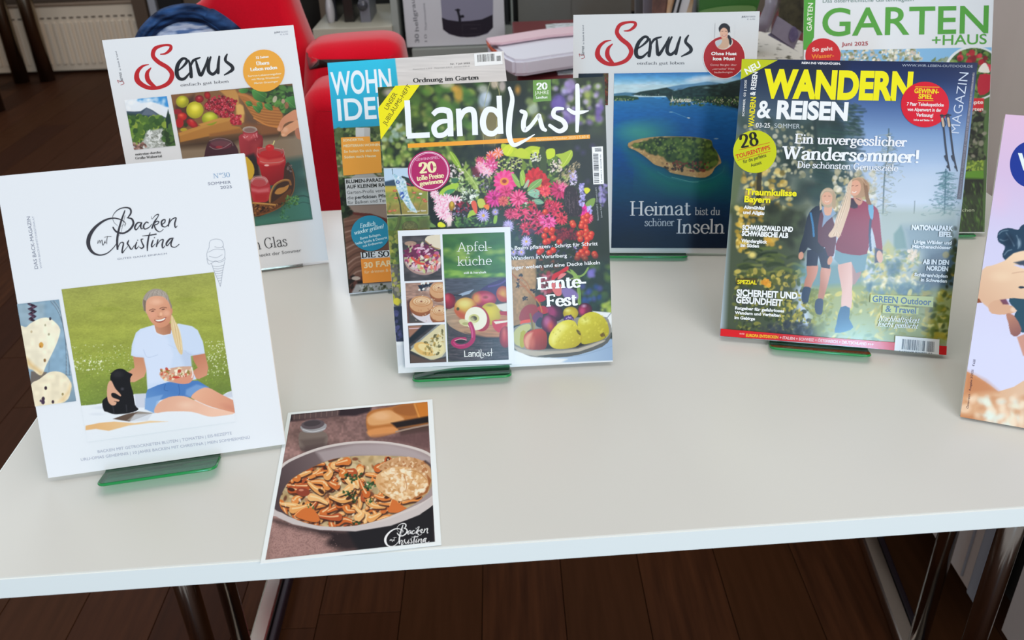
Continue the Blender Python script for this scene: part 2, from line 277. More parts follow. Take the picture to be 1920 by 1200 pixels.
class Print:
    """a fine grid of coloured points on a sheet: the printed photograph (flat ink only)"""
    def __init__(s, sh, corners, step=0.0005, seed=1):
        s.sh = sh; u, v = sh.loc(*np.array(sh.P2(corners), float).T); s.u0, s.u1 = (u[0]+u[3])/2, (u[1]+u[2])/2; s.v1, s.v0 = (v[0]+v[1])/2, (v[2]+v[3])/2
        s.nu = int((s.u1-s.u0)/step)+2; s.nv = int((s.v1-s.v0)/step)+2
        s.U, s.V = np.meshgrid(np.linspace(s.u0, s.u1, s.nu), np.linspace(s.v0, s.v1, s.nv)); s.X, s.Y = sh.px(s.U, s.V)
        s.C = np.ones((s.nv, s.nu, 3)); s.T = (0, 0, 1); s.clip = None; s.rng = np.random.RandomState(seed)
    def z(s, x0=0, y0=0, k=1): s.T = (x0, y0, k); return s
    def tr(s, p): x0, y0, k = s.T; return np.array([(x0+a/k, y0+b/k) for a, b in p], float)
    def win(s, x0, y0, x1, y1):
        u, v = s.sh.loc(np.array([x0, x1, x1, x0]), np.array([y0, y0, y1, y1]))
        i0 = int(np.clip((u.min()-s.u0)/(s.u1-s.u0)*(s.nu-1)-1, 0, s.nu)); i1 = int(np.clip((u.max()-s.u0)/(s.u1-s.u0)*(s.nu-1)+2, 0, s.nu))
        j0 = int(np.clip((v.min()-s.v0)/(s.v1-s.v0)*(s.nv-1)-1, 0, s.nv)); j1 = int(np.clip((v.max()-s.v0)/(s.v1-s.v0)*(s.nv-1)+2, 0, s.nv))
        return (slice(j0, j1), slice(i0, i1)) if i1 > i0 and j1 > j0 else None
    def put(s, W, m, c, c2=None, g=None):
        if s.clip is not None: m = m*s.clip[W]
        col = hx(c)
        if c2 is not None: col = col+(hx(c2)-col)*g[..., None]
        s.C[W] += (col-s.C[W])*m[..., None]
    def fill(s, c): s.C[:] = hx(c); return s
    def grad(s, stops, p0, p1, poly=None, al=1.0, soft=.8):
        (p0, p1) = s.tr([p0, p1]); d = p1-p0; t = ((s.X-p0[0])*d[0]+(s.Y-p0[1])*d[1])/(d@d); k = [q[0] for q in stops]; cs = np.array([hx(q[1]) for q in stops])
        G = np.stack([np.interp(t, k, cs[:, i]) for i in range(3)], -1); m = np.full(s.X.shape, float(al))
        if poly is not None: m *= s.pmask(s.tr(poly), (slice(None), slice(None)), soft)
        if s.clip is not None: m *= s.clip
        s.C += (G-s.C)*m[..., None]; return s
    def pmask(s, P, W, soft):
        X, Y = s.X[W], s.Y[W]; ins = np.zeros(X.shape, bool); dd = np.full(X.shape, 1e9); n = len(P)
        for i in range(n):
            (ax, ay), (bx, by) = P[i], P[(i+1) % n]; ex, ey = bx-ax, by-ay; l2 = ex*ex+ey*ey+1e-12
            t = np.clip(((X-ax)*ex+(Y-ay)*ey)/l2, 0, 1); dd = np.minimum(dd, (X-ax-t*ex)**2+(Y-ay-t*ey)**2)
            if ay != by: ins ^= ((ay > Y) != (by > Y)) & (X < ex*(Y-ay)/(by-ay if by != ay else 1e-9)+ax)
        d = np.sqrt(dd)*np.where(ins, 1, -1); return np.clip(d/soft+.5, 0, 1)
    def poly(s, pts, c, al=1.0, soft=.8, smooth=0, c2=None, gd=None):
        if smooth: pts = catmull(pts, smooth, True)[:-1]
        P = s.tr(pts); W = s.win(P[:, 0].min()-soft, P[:, 1].min()-soft, P[:, 0].max()+soft, P[:, 1].max()+soft)
        if W is None: return s
        m = s.pmask(P, W, soft)*al
        if c2 is not None:
            (a, b) = s.tr(gd); d = b-a; g = np.clip(((s.X[W]-a[0])*d[0]+(s.Y[W]-a[1])*d[1])/(d@d), 0, 1); s.put(W, m, c, c2, g)
        else: s.put(W, m, c)
        return s
    def ell(s, cx, cy, rx, ry=None, c='ffffff', a=0, al=1.0, soft=.8, c2=None, g0=(0, 0)):
        ry = rx if ry is None else ry; k = s.T[2]; (cx, cy), = s.tr([(cx, cy)]); rx /= k; ry /= k; R = max(rx, ry)+soft
        W = s.win(cx-R, cy-R, cx+R, cy+R)
        if W is None: return s
        x = s.X[W]-cx; y = s.Y[W]-cy; a = math.radians(a); x, y = x*math.cos(a)+y*math.sin(a), -x*math.sin(a)+y*math.cos(a)
        d = np.sqrt((x/rx)**2+(y/ry)**2); m = np.clip((1-d)*min(rx, ry)/soft+.5, 0, 1)*al
        if c2 is not None: g = np.clip(np.sqrt((x/rx-g0[0])**2+(y/ry-g0[1])**2), 0, 1)**1.5; s.put(W, m, c, c2, g)
        else: s.put(W, m, c)
        return s
    def line(s, pts, w, c, al=1.0, soft=.7, smooth=4, w2=None):
        if smooth and len(pts) > 2: pts = catmull(pts, smooth)
        P = s.tr(pts); w /= s.T[2]; w2 = w if w2 is None else w2/s.T[2]; R = max(w, w2)/2+soft; W = s.win(P[:, 0].min()-R, P[:, 1].min()-R, P[:, 0].max()+R, P[:, 1].max()+R)
        if W is None: return s
        X, Y = s.X[W], s.Y[W]; m = np.zeros(X.shape); n = len(P)
        for i in range(n-1):
            (ax, ay), (bx, by) = P[i], P[i+1]; ex, ey = bx-ax, by-ay; l2 = ex*ex+ey*ey+1e-12; t = np.clip(((X-ax)*ex+(Y-ay)*ey)/l2, 0, 1)
            ww = w+(w2-w)*(i+t)/(n-1); m = np.maximum(m, np.clip((ww/2-np.sqrt((X-ax-t*ex)**2+(Y-ay-t*ey)**2))/soft+.5, 0, 1))
        s.put(W, m*al, c); return s
    def noise(s, sc, amp, c=None, sy=None, poly=None, seed=0, thr=None, sharp=4):
        sc /= s.T[2]; sy = sc if sy is None else sy/s.T[2]; r = np.random.RandomState(seed+7); G = r.rand(64, 64); x = s.X/sc; y = s.Y/sy
        xi = np.floor(x).astype(int); yi = np.floor(y).astype(int); fx = x-xi; fy = y-yi; fx = fx*fx*(3-2*fx); fy = fy*fy*(3-2*fy); g = lambda a, b: G[b % 64, a % 64]
        n = (g(xi, yi)*(1-fx)+g(xi+1, yi)*fx)*(1-fy)+(g(xi, yi+1)*(1-fx)+g(xi+1, yi+1)*fx)*fy
        m = np.ones(s.X.shape)
        if poly is not None: m = s.pmask(s.tr(poly), (slice(None), slice(None)), 1.5)
        if s.clip is not None: m = m*s.clip
        if c is None: s.C = np.clip(s.C*(1+(amp*(n-.5)*2*m)[..., None]), 0, 1)
        else:
            k = np.clip((n-(thr if thr is not None else .5))*sharp, 0, 1)*amp*m; s.C += (hx(c)-s.C)*k[..., None]
        return s
    def scatter(s, n, x0, y0, x1, y1, cols, r0, r1, asp=1.0, al=1.0, soft=.8, ang=None, inside=None):
        R = s.rng; ins = None if inside is None else np.array(inside, float)
        for _ in range(n):
            for _t in range(12):
                x, y = x0+R.rand()*(x1-x0), y0+R.rand()*(y1-y0)
                if ins is None or _pip(x, y, ins): break
            else: continue
            r = r0+R.rand()*(r1-r0); s.ell(x, y, r, r*(asp if asp == 1 else asp*(.7+.6*R.rand())), cols[R.randint(len(cols))], a=(R.rand()*180 if ang is None else ang+R.randn()*12), al=al, soft=soft)
        return s
    def flower(s, cx, cy, r, c, cc='d8a030', n=14, c2=None, rc=.22, w=.2, ph=0, sq=1.0):
        for i in range(n):
            a = 2*math.pi*(i+ph)/n; rr = r*(.9+.2*s.rng.rand()); col = c if (c2 is None or i % 2) else c2
            s.ell(cx+math.cos(a)*rr*.55, cy+math.sin(a)*rr*.55*sq, rr*.47, r*w, col, a=math.degrees(a), soft=.6)
        s.ell(cx, cy, r*rc, r*rc*sq, cc, soft=.6); return s
    def clip_to(s, pts, soft=.8, smooth=0):
        if pts is None: s.clip = None; return s
        if smooth: pts = catmull(pts, smooth, True)[:-1]
        s.clip = s.pmask(s.tr(pts), (slice(None), slice(None)), soft); return s
    def build(s, name='photo', parent=None):
        sh = s.sh; y = sh.off(); n = s.nu*s.nv; co = np.zeros((n, 3), np.float32); co[:, 0] = s.U.ravel(); co[:, 1] = -y; co[:, 2] = s.V.ravel()
        i = (np.arange(s.nv-1)[:, None]*s.nu+np.arange(s.nu-1)[None]).ravel(); F = np.stack([i, i+1, i+1+s.nu, i+s.nu], 1).astype(np.int32)
        me = bpy.data.meshes.new(name); me.vertices.add(n); me.vertices.foreach_set('co', co.ravel()); me.loops.add(F.size); me.loops.foreach_set('vertex_index', F.ravel())
        me.polygons.add(len(F)); me.polygons.foreach_set('loop_start', np.arange(0, F.size, 4, dtype=np.int32)); me.polygons.foreach_set('loop_total', np.full(len(F), 4, np.int32)); me.update(calc_edges=True)
        C = np.ones((n, 4), np.float32); C[:, :3] = sh.ink(np.clip(s.C, 0, 1)).reshape(-1, 3); a = me.color_attributes.new('ink', 'FLOAT_COLOR', 'POINT'); a.data.foreach_set('color', C.ravel())
        me.materials.append(sh.mat); o = link(bpy.data.objects.new(name, me), parent or sh.root); return o
def _pip(x, y, P):
    ins = False; n = len(P); j = n-1
    for i in range(n):
        if (P[i][1] > y) != (P[j][1] > y) and x < (P[j][0]-P[i][0])*(y-P[i][1])/(P[j][1]-P[i][1])+P[i][0]: ins = not ins
        j = i
    return ins

def inkbox(name, sh, u0, u1, v0, v1, y0, y1, col, bev=0):
    """a paper slab in sheet space; y grows away from the reader"""
    bm = bmesh.new(); add_box(bm, ((u0+u1)/2, (y0+y1)/2, (v0+v1)/2), (u1-u0, y1-y0, v1-v0), bev=bev, seg=1)
    o = bm_obj(name, bm, sh.mat, sh.root); me = o.data; C = np.ones((len(me.vertices), 4), np.float32); C[:, :3] = sh.ink(hx(col))
    a = me.color_attributes.new('ink', 'FLOAT_COLOR', 'POINT'); a.data.foreach_set('color', C.ravel()); return o
def magazine(label, v, th=0.005, ref='dfe2e8', paper='dfe2e8', back='e0e0e0', mat=None, alb=.8, edge='d8d8d4', name='magazine'):
    x, y, ya, ti, w_, h_, z0 = v; ux = np.array([math.cos(ya), math.sin(ya), 0]); n_ = np.array([-math.sin(ya), math.cos(ya), 0]); up = np.array([0, 0, math.cos(ti)])+n_*math.sin(ti)
    s = Sheet([x, y, z0+TT], ux, up, w_, h_, ref, alb, mat); s.root = empty(name, label, name.replace('_', ' '), mat=s.M4)
    W = w_/2; inkbox('front_cover', s, -W, W, 0, h_, 0, .0003, paper)
    for k in range(5):                                       # the gathered pages, each signature a hair out of line
        q = .0003+th*k/5; d = [.0006, .0012, .0004, .0009, .0007][k]; inkbox('page_signature', s, -W+.0003, W-d, d, h_-d, q, q+th/5-.00002, edge)
    inkbox('back_cover', s, -W, W, .0002, h_-.0002, .0003+th, .0006+th, back)
    return s
def sub_sheet(base, dn, cor, ref, mat, label, name, th, edge='f4f4f4', alb=.8):
    """a thin sheet lying in front of another one by dn, outlined by four corners"""
    b = Sheet(base.O+base.nn*dn, base.ux, base.up, 1, 1); u, v = b.loc(*np.array(cor, float).T); P = np.stack([u, v], 1)
    e = (P[1]-P[0])+(P[2]-P[3]); e /= np.linalg.norm(e); f = np.array([-e[1], e[0]]); w_ = ((P[1]-P[0])@e+(P[2]-P[3])@e)/2; h_ = ((P[0]-P[3])@f+(P[1]-P[2])@f)/2
    c = P.mean(0)-f*h_/2; ux = b.ux*e[0]+b.up*e[1]; up = b.ux*f[0]+b.up*f[1]
    s = Sheet(b.O+b.ux*c[0]+b.up*c[1], ux, up, w_, h_, ref, alb, mat); s.root = empty(name, label, name.replace('_', ' '), mat=s.M4)
    return s
# ------------------------------------------------------------------ materials of the room
M_table = node_mat('table_laminate', 'd9d8d1', 0.28, spec=0.5); noisy(M_table, 'd6d5ce', 3, 2, bump=0)
M_edge = node_mat('table_edge_band', 'f2f6f2', 0.35)
M_chrome = node_mat('chrome_tube', '9c948c', 0.16, 1.0)
M_chrome2 = node_mat('polished_steel', 'cfc8bd', 0.22, 1.0)
M_black = node_mat('black_plastic', '0a0a0c', 0.5)
M_red = node_mat('red_upholstery', 'dc0626', 0.95, spec=0.1); noisy(M_red, 'd00422', 900, 2, bump=.2)
M_red.node_tree.nodes['Principled BSDF'].inputs['Sheen Weight'].default_value = 0.3
M_denim = node_mat('blue_denim', '101d38', 0.9, spec=0.1); noisy(M_denim, '3a6098', 16, 6, (1, 1, 5), .5, .4, .75)
M_lining = node_mat('pale_blue_lining', 'dce8fc', 0.8); noisy(M_lining, '5f80b4', 26, 4, (1, 1, 6), .3, .45, .6)
M_rad = node_mat('radiator_enamel', 'f2e0c8', 0.45)
M_wall = node_mat('wall_paint', '8a7a6a', 0.9); noisy(M_wall, '7e6f60', 4)
M_cab = node_mat('cabinet_laminate', 'd4c8c0', 0.5); noisy(M_cab, 'c6bab2', 6, 4, (8, 1, .4), lo=.3, hi=.7)
M_cabedge = node_mat('cabinet_edge_profile', 'b9bcc4', 0.35, .4)
M_grey = node_mat('grey_green_cabinet', '9aa09a', 0.5); M_greyd = node_mat('grey_cabinet_door', '7d7f7b', 0.5); noisy(M_greyd, '757066', 3)
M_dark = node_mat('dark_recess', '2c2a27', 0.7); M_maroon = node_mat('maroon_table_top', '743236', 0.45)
M_green = acrylic('green_acrylic', (.40, .74, .56), .06)
M_greenedge = node_mat('green_acrylic_edge', '128a44', 0.12, spec=.6)
M_clear = acrylic('clear_acrylic', (.92, .95, .94), .05)
M_paper = node_mat('white_paper', 'e6e8f4', 0.6); M_pink = node_mat('pink_tissue_paper', 'e6c8d2', 0.7); M_orange = node_mat('orange_paper_edge', 'c9603f', 0.7)

# ------------------------------------------------------------------ floor of dark planks, one object per plank
def plank_mat(i, c):
    m = node_mat('dark_oak_plank', c, 0.5, spec=0.06); return noisy(m, ['2e180d', '341c0b', '28140a'][i % 3], 5, 8, (14, .9, 1), .1, .2, .9)
PM = [plank_mat(i, c) for i, c in enumerate(['4a2a18', '422414', '502e1a', '3c2012', '462816'])]
floor = box('floor', (-0.7, 3.0, -0.025), (7.4, 6.6, 0.03), node_mat('floor_underlay', '120a06', .9)); floor['kind'] = 'structure'
rng = random.Random(4); pw = 0.145; meshes = {}
for i in range(-28, 15):
    y = -0.3-rng.random()*1.2; x = i*pw
    while y < 6.2:
        L = rng.choice([1.2, 1.6, 2.0, 2.4]); key = (L, rng.randrange(5))
        if key not in meshes:
            bm = bmesh.new(); add_box(bm, (0, L/2, -.005), (pw-.0012, L-.0012, .01), bev=.0006, seg=1); me = bpy.data.meshes.new('plank'); bm.to_mesh(me); bm.free(); me.materials.append(PM[key[1]]); meshes[key] = me
        if y+L > -0.1:
            o = bpy.data.objects.new('plank', meshes[key]); link(o, floor); o.location = (x, y, 0)
        y += L
floor['label'] = 'dark brown oak plank floor'

# ------------------------------------------------------------------ walls
o = box('wall_back', (-0.7, 6.0, 1.9), (7.4, .12, 3.9), M_wall); o['kind'] = 'structure'
o = box('baseboard_back', (-0.7, 5.93, .05), (7.3, .02, .1), M_black); o['kind'] = 'structure'
o = box('wall_left', (-4.35, 3.0, 1.3), (.12, 6.2, 2.7), M_wall); o['kind'] = 'structure'
o = box('wall_right', (1.45, 3.2, 1.3), (.12, 5.8, 2.7), M_wall); o['kind'] = 'structure'

# ------------------------------------------------------------------ radiator on the back wall
rad = empty('radiator', 'beige ribbed panel radiator low on the back wall behind the chrome table legs', 'radiator', (-2.9, 5.25, 0))
x0, x1 = -3.9, -2.035; zb, zt = .012, .375
box('panel', ((x0+x1)/2+2.9, .03, (zb+zt)/2), (x1-x0, .03, zt-zb), M_rad, rad, bev=.008)
M_slot = node_mat('radiator_slot', '6a5a4b', .8); x = x1-.06
while x > x0+.05:
    box('rib', (x+2.9, .009, .17), (.024, .014, .24), M_rad, rad, bev=.006); box('slot', (x-.02+2.9, .0135, .312), (.022, .008, .007), M_slot, rad); x -= .042
box('top_grille', ((x0+x1)/2+2.9, .06, zt+.004), (x1-x0, .1, .012), node_mat('shaded_grille', '8a7460', .6), rad)  # shade on the top grille is put into its brown
box('window_sill', ((x0+x1)/2+2.9, .14, zt+.07), (x1-x0+.1, .12, .06), node_mat('brown_sill', '4a3c30', .6), rad)
box('side_panel', (x1+2.9+.006, .06, (zb+zt)/2), (.012, .1, zt-zb), M_rad, rad)
tube('valve_pipe', [(x1+2.9+.03, .06, .02), (x1+2.9+.03, .06, .34)], .012, M_chrome2, rad)

M_leg2 = node_mat('brown_reflecting_chrome', 'a39683', 0.24, 1.0)
# a second table by the back wall, only its chrome legs and dark top edge show
t2 = empty('table', 'dark topped table with thick chrome tube legs in front of the radiator', 'table', (-2.9, 5.2, 0))
for (px_, py_) in ((42, 154), (90, 151)):
    p = ray_z(px_, py_, 0.0); tube('leg', [(p[0]+2.9, p[1]-5.2, .0), (p[0]+2.9, p[1]-5.2, .9)], .042, M_leg2, t2, 18)
    tube('foot', [(p[0]+2.9, p[1]-5.2, -.001), (p[0]+2.9, p[1]-5.2, .018)], .036, M_black, t2, 18)
box('table_top', (-.35, -.2, .915), (1.3, .7, .03), M_black, t2, bev=.004)
p = ray_z(1, 208, 0); tube('leg', [(p[0]+2.9-.02, p[1]-5.2, .0), (p[0]+2.9-.02, p[1]-5.2, .9)], .042, M_leg2, t2, 18)
tube('foot', [(p[0]+2.88, p[1]-5.2, -.001), (p[0]+2.88, p[1]-5.2, .05)], .038, M_black, t2, 18)

# posts of a dark frame between radiator and chair
fr = empty('window_post', 'brown and grey upright post right of the radiator behind the denim', 'post', (-1.98, 5.1, 0))
box('post', (0, 0, .55), (.075, .05, 1.1), node_mat('brown_post', '5d4a3a', .6), fr, bev=.004); box('steel_profile', (.07, .0, .55), (.04, .04, 1.1), M_cabedge, fr, bev=.003); box('black_profile', (.16, .03, .55), (.13, .05, 1.1), M_black, fr, bev=.003)

# ------------------------------------------------------------------ the display table
PSI = math.radians(2.4335); tux = Vector((math.cos(PSI), math.sin(PSI), 0)); tn = Vector((-math.sin(PSI), math.cos(PSI), 0))
TL_, TD = 1.135, 0.6822; c0 = Vector((-.4415, .4717, TT)); tc = c0+tux*TL_/2+tn*TD/2
tab = empty('display_table', 'long white laminate display table carrying the standing magazines', 'table', mat=Matrix.Translation((tc.x, tc.y, 0)) @ Matrix.Rotation(PSI, 4, 'Z'))
box('table_top', (0, 0, TT-.0095), (TL_-.002, TD-.002, .019), M_table, tab, bev=.001, seg=2)
bm = bmesh.new()
for sy in (-1, 1): add_box(bm, (0, sy*(TD/2-.0005), TT-.0100), (TL_, .0012, .0188))
for sx in (-1, 1): add_box(bm, (sx*(TL_/2-.0005), 0, TT-.0100), (.0012, TD, .0188))
bm_obj('edge_band', bm, M_edge, tab)
Ti = tab.matrix_world.inverted()
def T_(x, y, z): return tuple(Ti @ Vector((x, y, z)))
for (x_, y_) in ((-.392, .742), (-.444, .955), (.561, .742), (.632, .958)):
    tube('leg', [T_(x_, y_, .03), T_(x_, y_, TT-.02)], .0138, M_chrome, tab, 20)
    tube('leg_plate', [T_(x_, y_, TT-.024), T_(x_, y_, TT-.0195)], .03, M_black, tab, 20)
for nm, a, b in (('left', (-.448, .70), (-.452, 1.42)), ('right', (.598, .70), (.675, 1.42))):
    d = Vector((b[0]-a[0], b[1]-a[1], 0)); rz = math.atan2(d.y, d.x)-PSI; c = ((a[0]+b[0])/2, (a[1]+b[1])/2)
    bm = bmesh.new(); add_box(bm, T_(c[0], c[1], .015), (d.length, .03, .026), rz=rz, bev=.004); bm_obj('foot_rail', bm, M_chrome2, tab)
    bm = bmesh.new(); add_box(bm, T_(c[0]+.022, c[1], .012), (d.length, .012, .02), rz=rz, bev=.003); bm_obj('dark_rail_side', bm, node_mat('rail_side_shade', '241a22', .35), tab)  # dark reflecting side of the chrome rail, put in as a dark strip

# ------------------------------------------------------------------ cabinet wall on the right
cab = empty('cabinet', 'tall grey-beige laminate cabinet standing at the right end of the table', 'cabinet', (.70, 1.0, 0))
def cpt(px_, py_, X=.715):
    d = vF+vR*(px_-960)/FPX-vU*(py_-600)/FPX; return CAM+d*(X/d[0])

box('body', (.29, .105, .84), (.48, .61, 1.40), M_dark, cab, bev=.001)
box('plinth', (.36, .105, .07), (.4, .58, .138), M_black, cab)
for (a, b, zb_) in ((.80, .884, .150), (.974, 1.42, .130)): box('side_panel', (.021, (a+b)/2-1.0, (1.55+zb_)/2), (.036, b-a, 1.55-zb_), M_cab, cab, bev=.0015)
box('edge_profile', (.015, .959-1.0, .845), (.040, .026, 1.42), M_cabedge, cab, bev=.003); box('joint_strip', (.0015, 1.001-1.0, .845), (.003, .003, 1.41), M_cabedge, cab)

# ------------------------------------------------------------------ red armchair behind the table
ch = empty('armchair', 'red upholstered armchair behind the table, denim jacket hung over its back', 'armchair', (-.40, 1.6, 0))
def outline_slab(name, pxs, Y, th, mat, parent, org, bev=.02, per=4):
    """upholstered pad: the outline swells from a slightly smaller front and back"""
    P = [ray_y(a, b, Y) for a, b in pxs]; P = np.array(catmull([(p[0], p[2]) for p in P], per, True)[:-1]); D = np.roll(P, -1, 0)-np.roll(P, 1, 0); D /= np.linalg.norm(D, axis=1, keepdims=True)
    A2 = sum(P[i][0]*P[(i+1) % len(P)][1]-P[(i+1) % len(P)][0]*P[i][1] for i in range(len(P))); N = np.stack([D[:, 1], -D[:, 0]], 1)*(1 if A2 > 0 else -1)
    vs_, fs = [], []; n = len(P); prof = [(-bev*.95, -.004), (-bev*.7, -.002), (-bev*.35, bev*.2), (-.08*bev, bev*.55), (0, bev), (0, th-bev), (-.3*bev, th-bev*.3), (-bev, th)]
    for o_, y in prof:
        for q in P+N*o_: vs_.append((q[0]-org[0], Y-org[1]+y, q[1]-org[2]))
    for k in range(len(prof)-1):
        for i in range(n): a = k*n+i; b = k*n+(i+1) % n; fs.append((a, b, b+n, a+n))
    fs.append(tuple(range(n))); fs.append(tuple(range((len(prof)-1)*n, len(prof)*n))[::-1]); o = mesh_obj(name, vs_, fs, mat, parent, True)
    bm = bmesh.new(); bm.from_mesh(o.data); bmesh.ops.recalc_face_normals(bm, faces=bm.faces[:]); bm.to_mesh(o.data); bm.free(); return o
oc = (-.40, 1.6, 0)
outline_slab('backrest', [(455, -118), (405, -70), (375, -2), (345, 22), (300, 60), (272, 150), (262, 300), (330, 520), (560, 520), (650, 420), (630, 300), (600, 150), (572, 80), (545, 10), (528, -60), (500, -112)], 1.60, .10, M_red, ch, oc, .025)
outline_slab('armrest', [(566, 122), (573, 97), (600, 86), (680, 79), (722, 79), (746, 92), (755, 120), (766, 200), (775, 420), (760, 500), (580, 510), (562, 300)], 1.50, .12, M_red, ch, oc, .03)
outline_slab('seat_cushion', [(556, 240), (563, 196), (585, 174), (640, 170), (720, 175), (765, 195), (790, 300), (800, 420), (780, 520), (570, 525), (552, 400)], 1.36, .13, M_red, ch, oc, .03)
box('seat', (.02, .0, .42), (.46, .42, .10), M_red, ch, bev=.03, seg=4, smooth=True)
for sx in (-1, 1): tube('sled_leg', [(sx*.2, -.2, .38), (sx*.22, -.24, .02), (sx*.22, .22, .02), (sx*.2, .2, .4)], .011, M_chrome2, ch)

# denim jacket slung over the backrest
jk = empty('denim_jacket', 'dark blue denim jacket with pale blue lining slung over the red armchair', 'jacket', (-.56, 1.55, 0))
def fold_band(name, c_, rings, mat, parent, org):
    """cloth roll: arched bands built from radial folds"""
    vs_, fs = [], []; n = len(rings[0])
    for r in rings:
        for p in r: q = ray_y(p[0], p[1], c_+p[2]); vs_.append((q[0]-org[0], q[1]-org[1], q[2]-org[2]))
    for i in range(len(rings)-1):
        for k in range(n-1): a = i*n+k; fs.append((a, a+1, a+n+1, a+n))
    o = mesh_obj(name, vs_, fs, mat, parent, True); m = o.modifiers.new('t', 'SOLIDIFY'); m.thickness = .004; s_ = o.modifiers.new('s', 'SUBSURF'); s_.levels = 1; s_.render_levels = 2
    return o
def arch(cx, cy, rx, ry, dep, seed, a0=200, a1=-10, n=26, wob=1.4):
    r = random.Random(seed); return [(cx+rx*math.cos(math.radians(a0+(a1-a0)*k/(n-1)))+r.uniform(-wob, wob), cy-ry*math.sin(math.radians(a0+(a1-a0)*k/(n-1)))+r.uniform(-wob, wob), dep) for k in range(n)]
oj = (-.56, 1.55, 0)
fold_band('denim_shell', 1.55, [arch(350, 110, 103, 101, .035, 1), arch(349, 108, 99, 97, -.016, 2, wob=2.4), arch(351, 108, 95, 91, -.004, 3, wob=2.4), arch(350, 109, 91, 86, -.03, 4, wob=2.4), arch(352, 110, 87, 81, -.010, 5, wob=2.4), arch(351, 110, 83, 77, -.026, 6, wob=2), arch(354, 112, 79, 72, .02, 7)], M_denim, jk, oj)
fold_band('lining', 1.556, [arch(352, 112, 80, 76, .012, 11), arch(352, 113, 75, 68, -.014, 12, wob=2.2), arch(352, 114, 68, 60, .004, 13, wob=2.2), arch(352, 116, 58, 50, -.016, 14, wob=2.2), arch(352, 118, 44, 36, .004, 15)], M_lining, jk, oj)
fold_band('sleeve', 1.54, [[(395+t*9, 16+t*4.6+t*t*.28, .02) for t in range(8)], [(389+t*9, 23+t*4.6+t*t*.28, -.018) for t in range(8)], [(383+t*9, 31+t*4.7+t*t*.28, -.02) for t in range(8)], [(377+t*9, 39+t*4.8+t*t*.28, .02) for t in range(8)]], M_denim, jk, oj)

# ------------------------------------------------------------------ open shelf unit and the urn box behind
Y0 = 2.6
sh = empty('shelf_unit', 'grey-green open shelf unit behind the red armchair', 'shelf', (-.3, Y0, 0))
def Lp(px_, py_, Y=Y0): p = ray_y(px_, py_, Y); return p[0]+.3, p[2]
def pbox(name, x0, y0, x1, y1, d0, d1, mat, parent, org=(-.3, Y0), bev=.002, Y=Y0):
    a = ray_y(x0, y0, Y); b = ray_y(x1, y1, Y); return box(name, ((a[0]+b[0])/2-org[0], (d0+d1)/2+Y-org[1], (a[2]+b[2])/2), (abs(b[0]-a[0]), d1-d0, abs(a[2]-b[2])), mat, parent, bev=bev)
zsh = ray_y(850, 98, Y0)[2]
pbox('post', 738, -60, 772, 420, 0, .35, M_grey, sh); pbox('bottom_board', 772, 93, 985, 112, 0, .35, M_grey, sh); pbox('door_panel', 740, 112, 985, 420, .02, .35, M_greyd, sh)
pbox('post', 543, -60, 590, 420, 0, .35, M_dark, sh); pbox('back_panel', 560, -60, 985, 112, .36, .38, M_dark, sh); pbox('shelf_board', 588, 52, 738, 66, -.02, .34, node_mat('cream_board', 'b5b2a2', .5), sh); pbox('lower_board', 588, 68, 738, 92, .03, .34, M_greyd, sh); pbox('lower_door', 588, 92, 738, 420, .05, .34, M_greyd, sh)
pbox('post', 953, -60, 962, 420, .3, .34, M_black, sh); pbox('post', 962, -60, 973, 420, .28, .34, M_grey, sh); pbox('door_panel', 973, -60, 1085, 420, .3, .34, M_greyd, sh); pbox('door_panel', 1087, -60, 1196, 420, .3, .34, M_greyd, sh)  # the black post is a dark gap, its shade put in as black
bm = bmesh.new(); p = ray_y(746, 70, Y0); bmesh.ops.create_uvsphere(bm, u_segments=16, v_segments=10, radius=.009, matrix=Matrix.Translation((p[0]+.3, -.008, p[2]))); bm_obj('round_knob', bm, M_chrome, sh, True)
# dark appliances in the niche
ap = empty('coffee_maker', 'dark coffee maker with grey body on the cream shelf, mostly in shadow', 'appliance', (-.42, Y0+.1, 0))
pbox('body', 595, -50, 625, 52, .08, .25, node_mat('navy_plastic', '10141f', .35), ap, (-.42, Y0+.1)); pbox('column', 628, -50, 660, 52, .06, .2, node_mat('dark_steel', '34322f', .3, .6), ap, (-.42, Y0+.1)); pbox('front', 661, -50, 692, 50, .05, .2, node_mat('grey_front', '6f7078', .4), ap, (-.42, Y0+.1))
bm = bmesh.new(); p = ray_y(618, 22, Y0+.06); bmesh.ops.create_uvsphere(bm, u_segments=20, v_segments=12, radius=1, matrix=Matrix.Translation((p[0]+.42, -.03, p[2])) @ Matrix.Diagonal((.013, .02, .042, 1))); bm_obj('glass_jug', bm, node_mat('pale_jug', 'b9b8bc', .2), ap, True)
bm = bmesh.new(); p = ray_y(679, 11, Y0+.04); add_tube(bm, [(p[0]+.42, -.06, p[2]), (p[0]+.42, -.045, p[2])], [.014, .016], 20); bm_obj('dial', bm, node_mat('dial_grey', '55555c', .3, .5), ap, True)

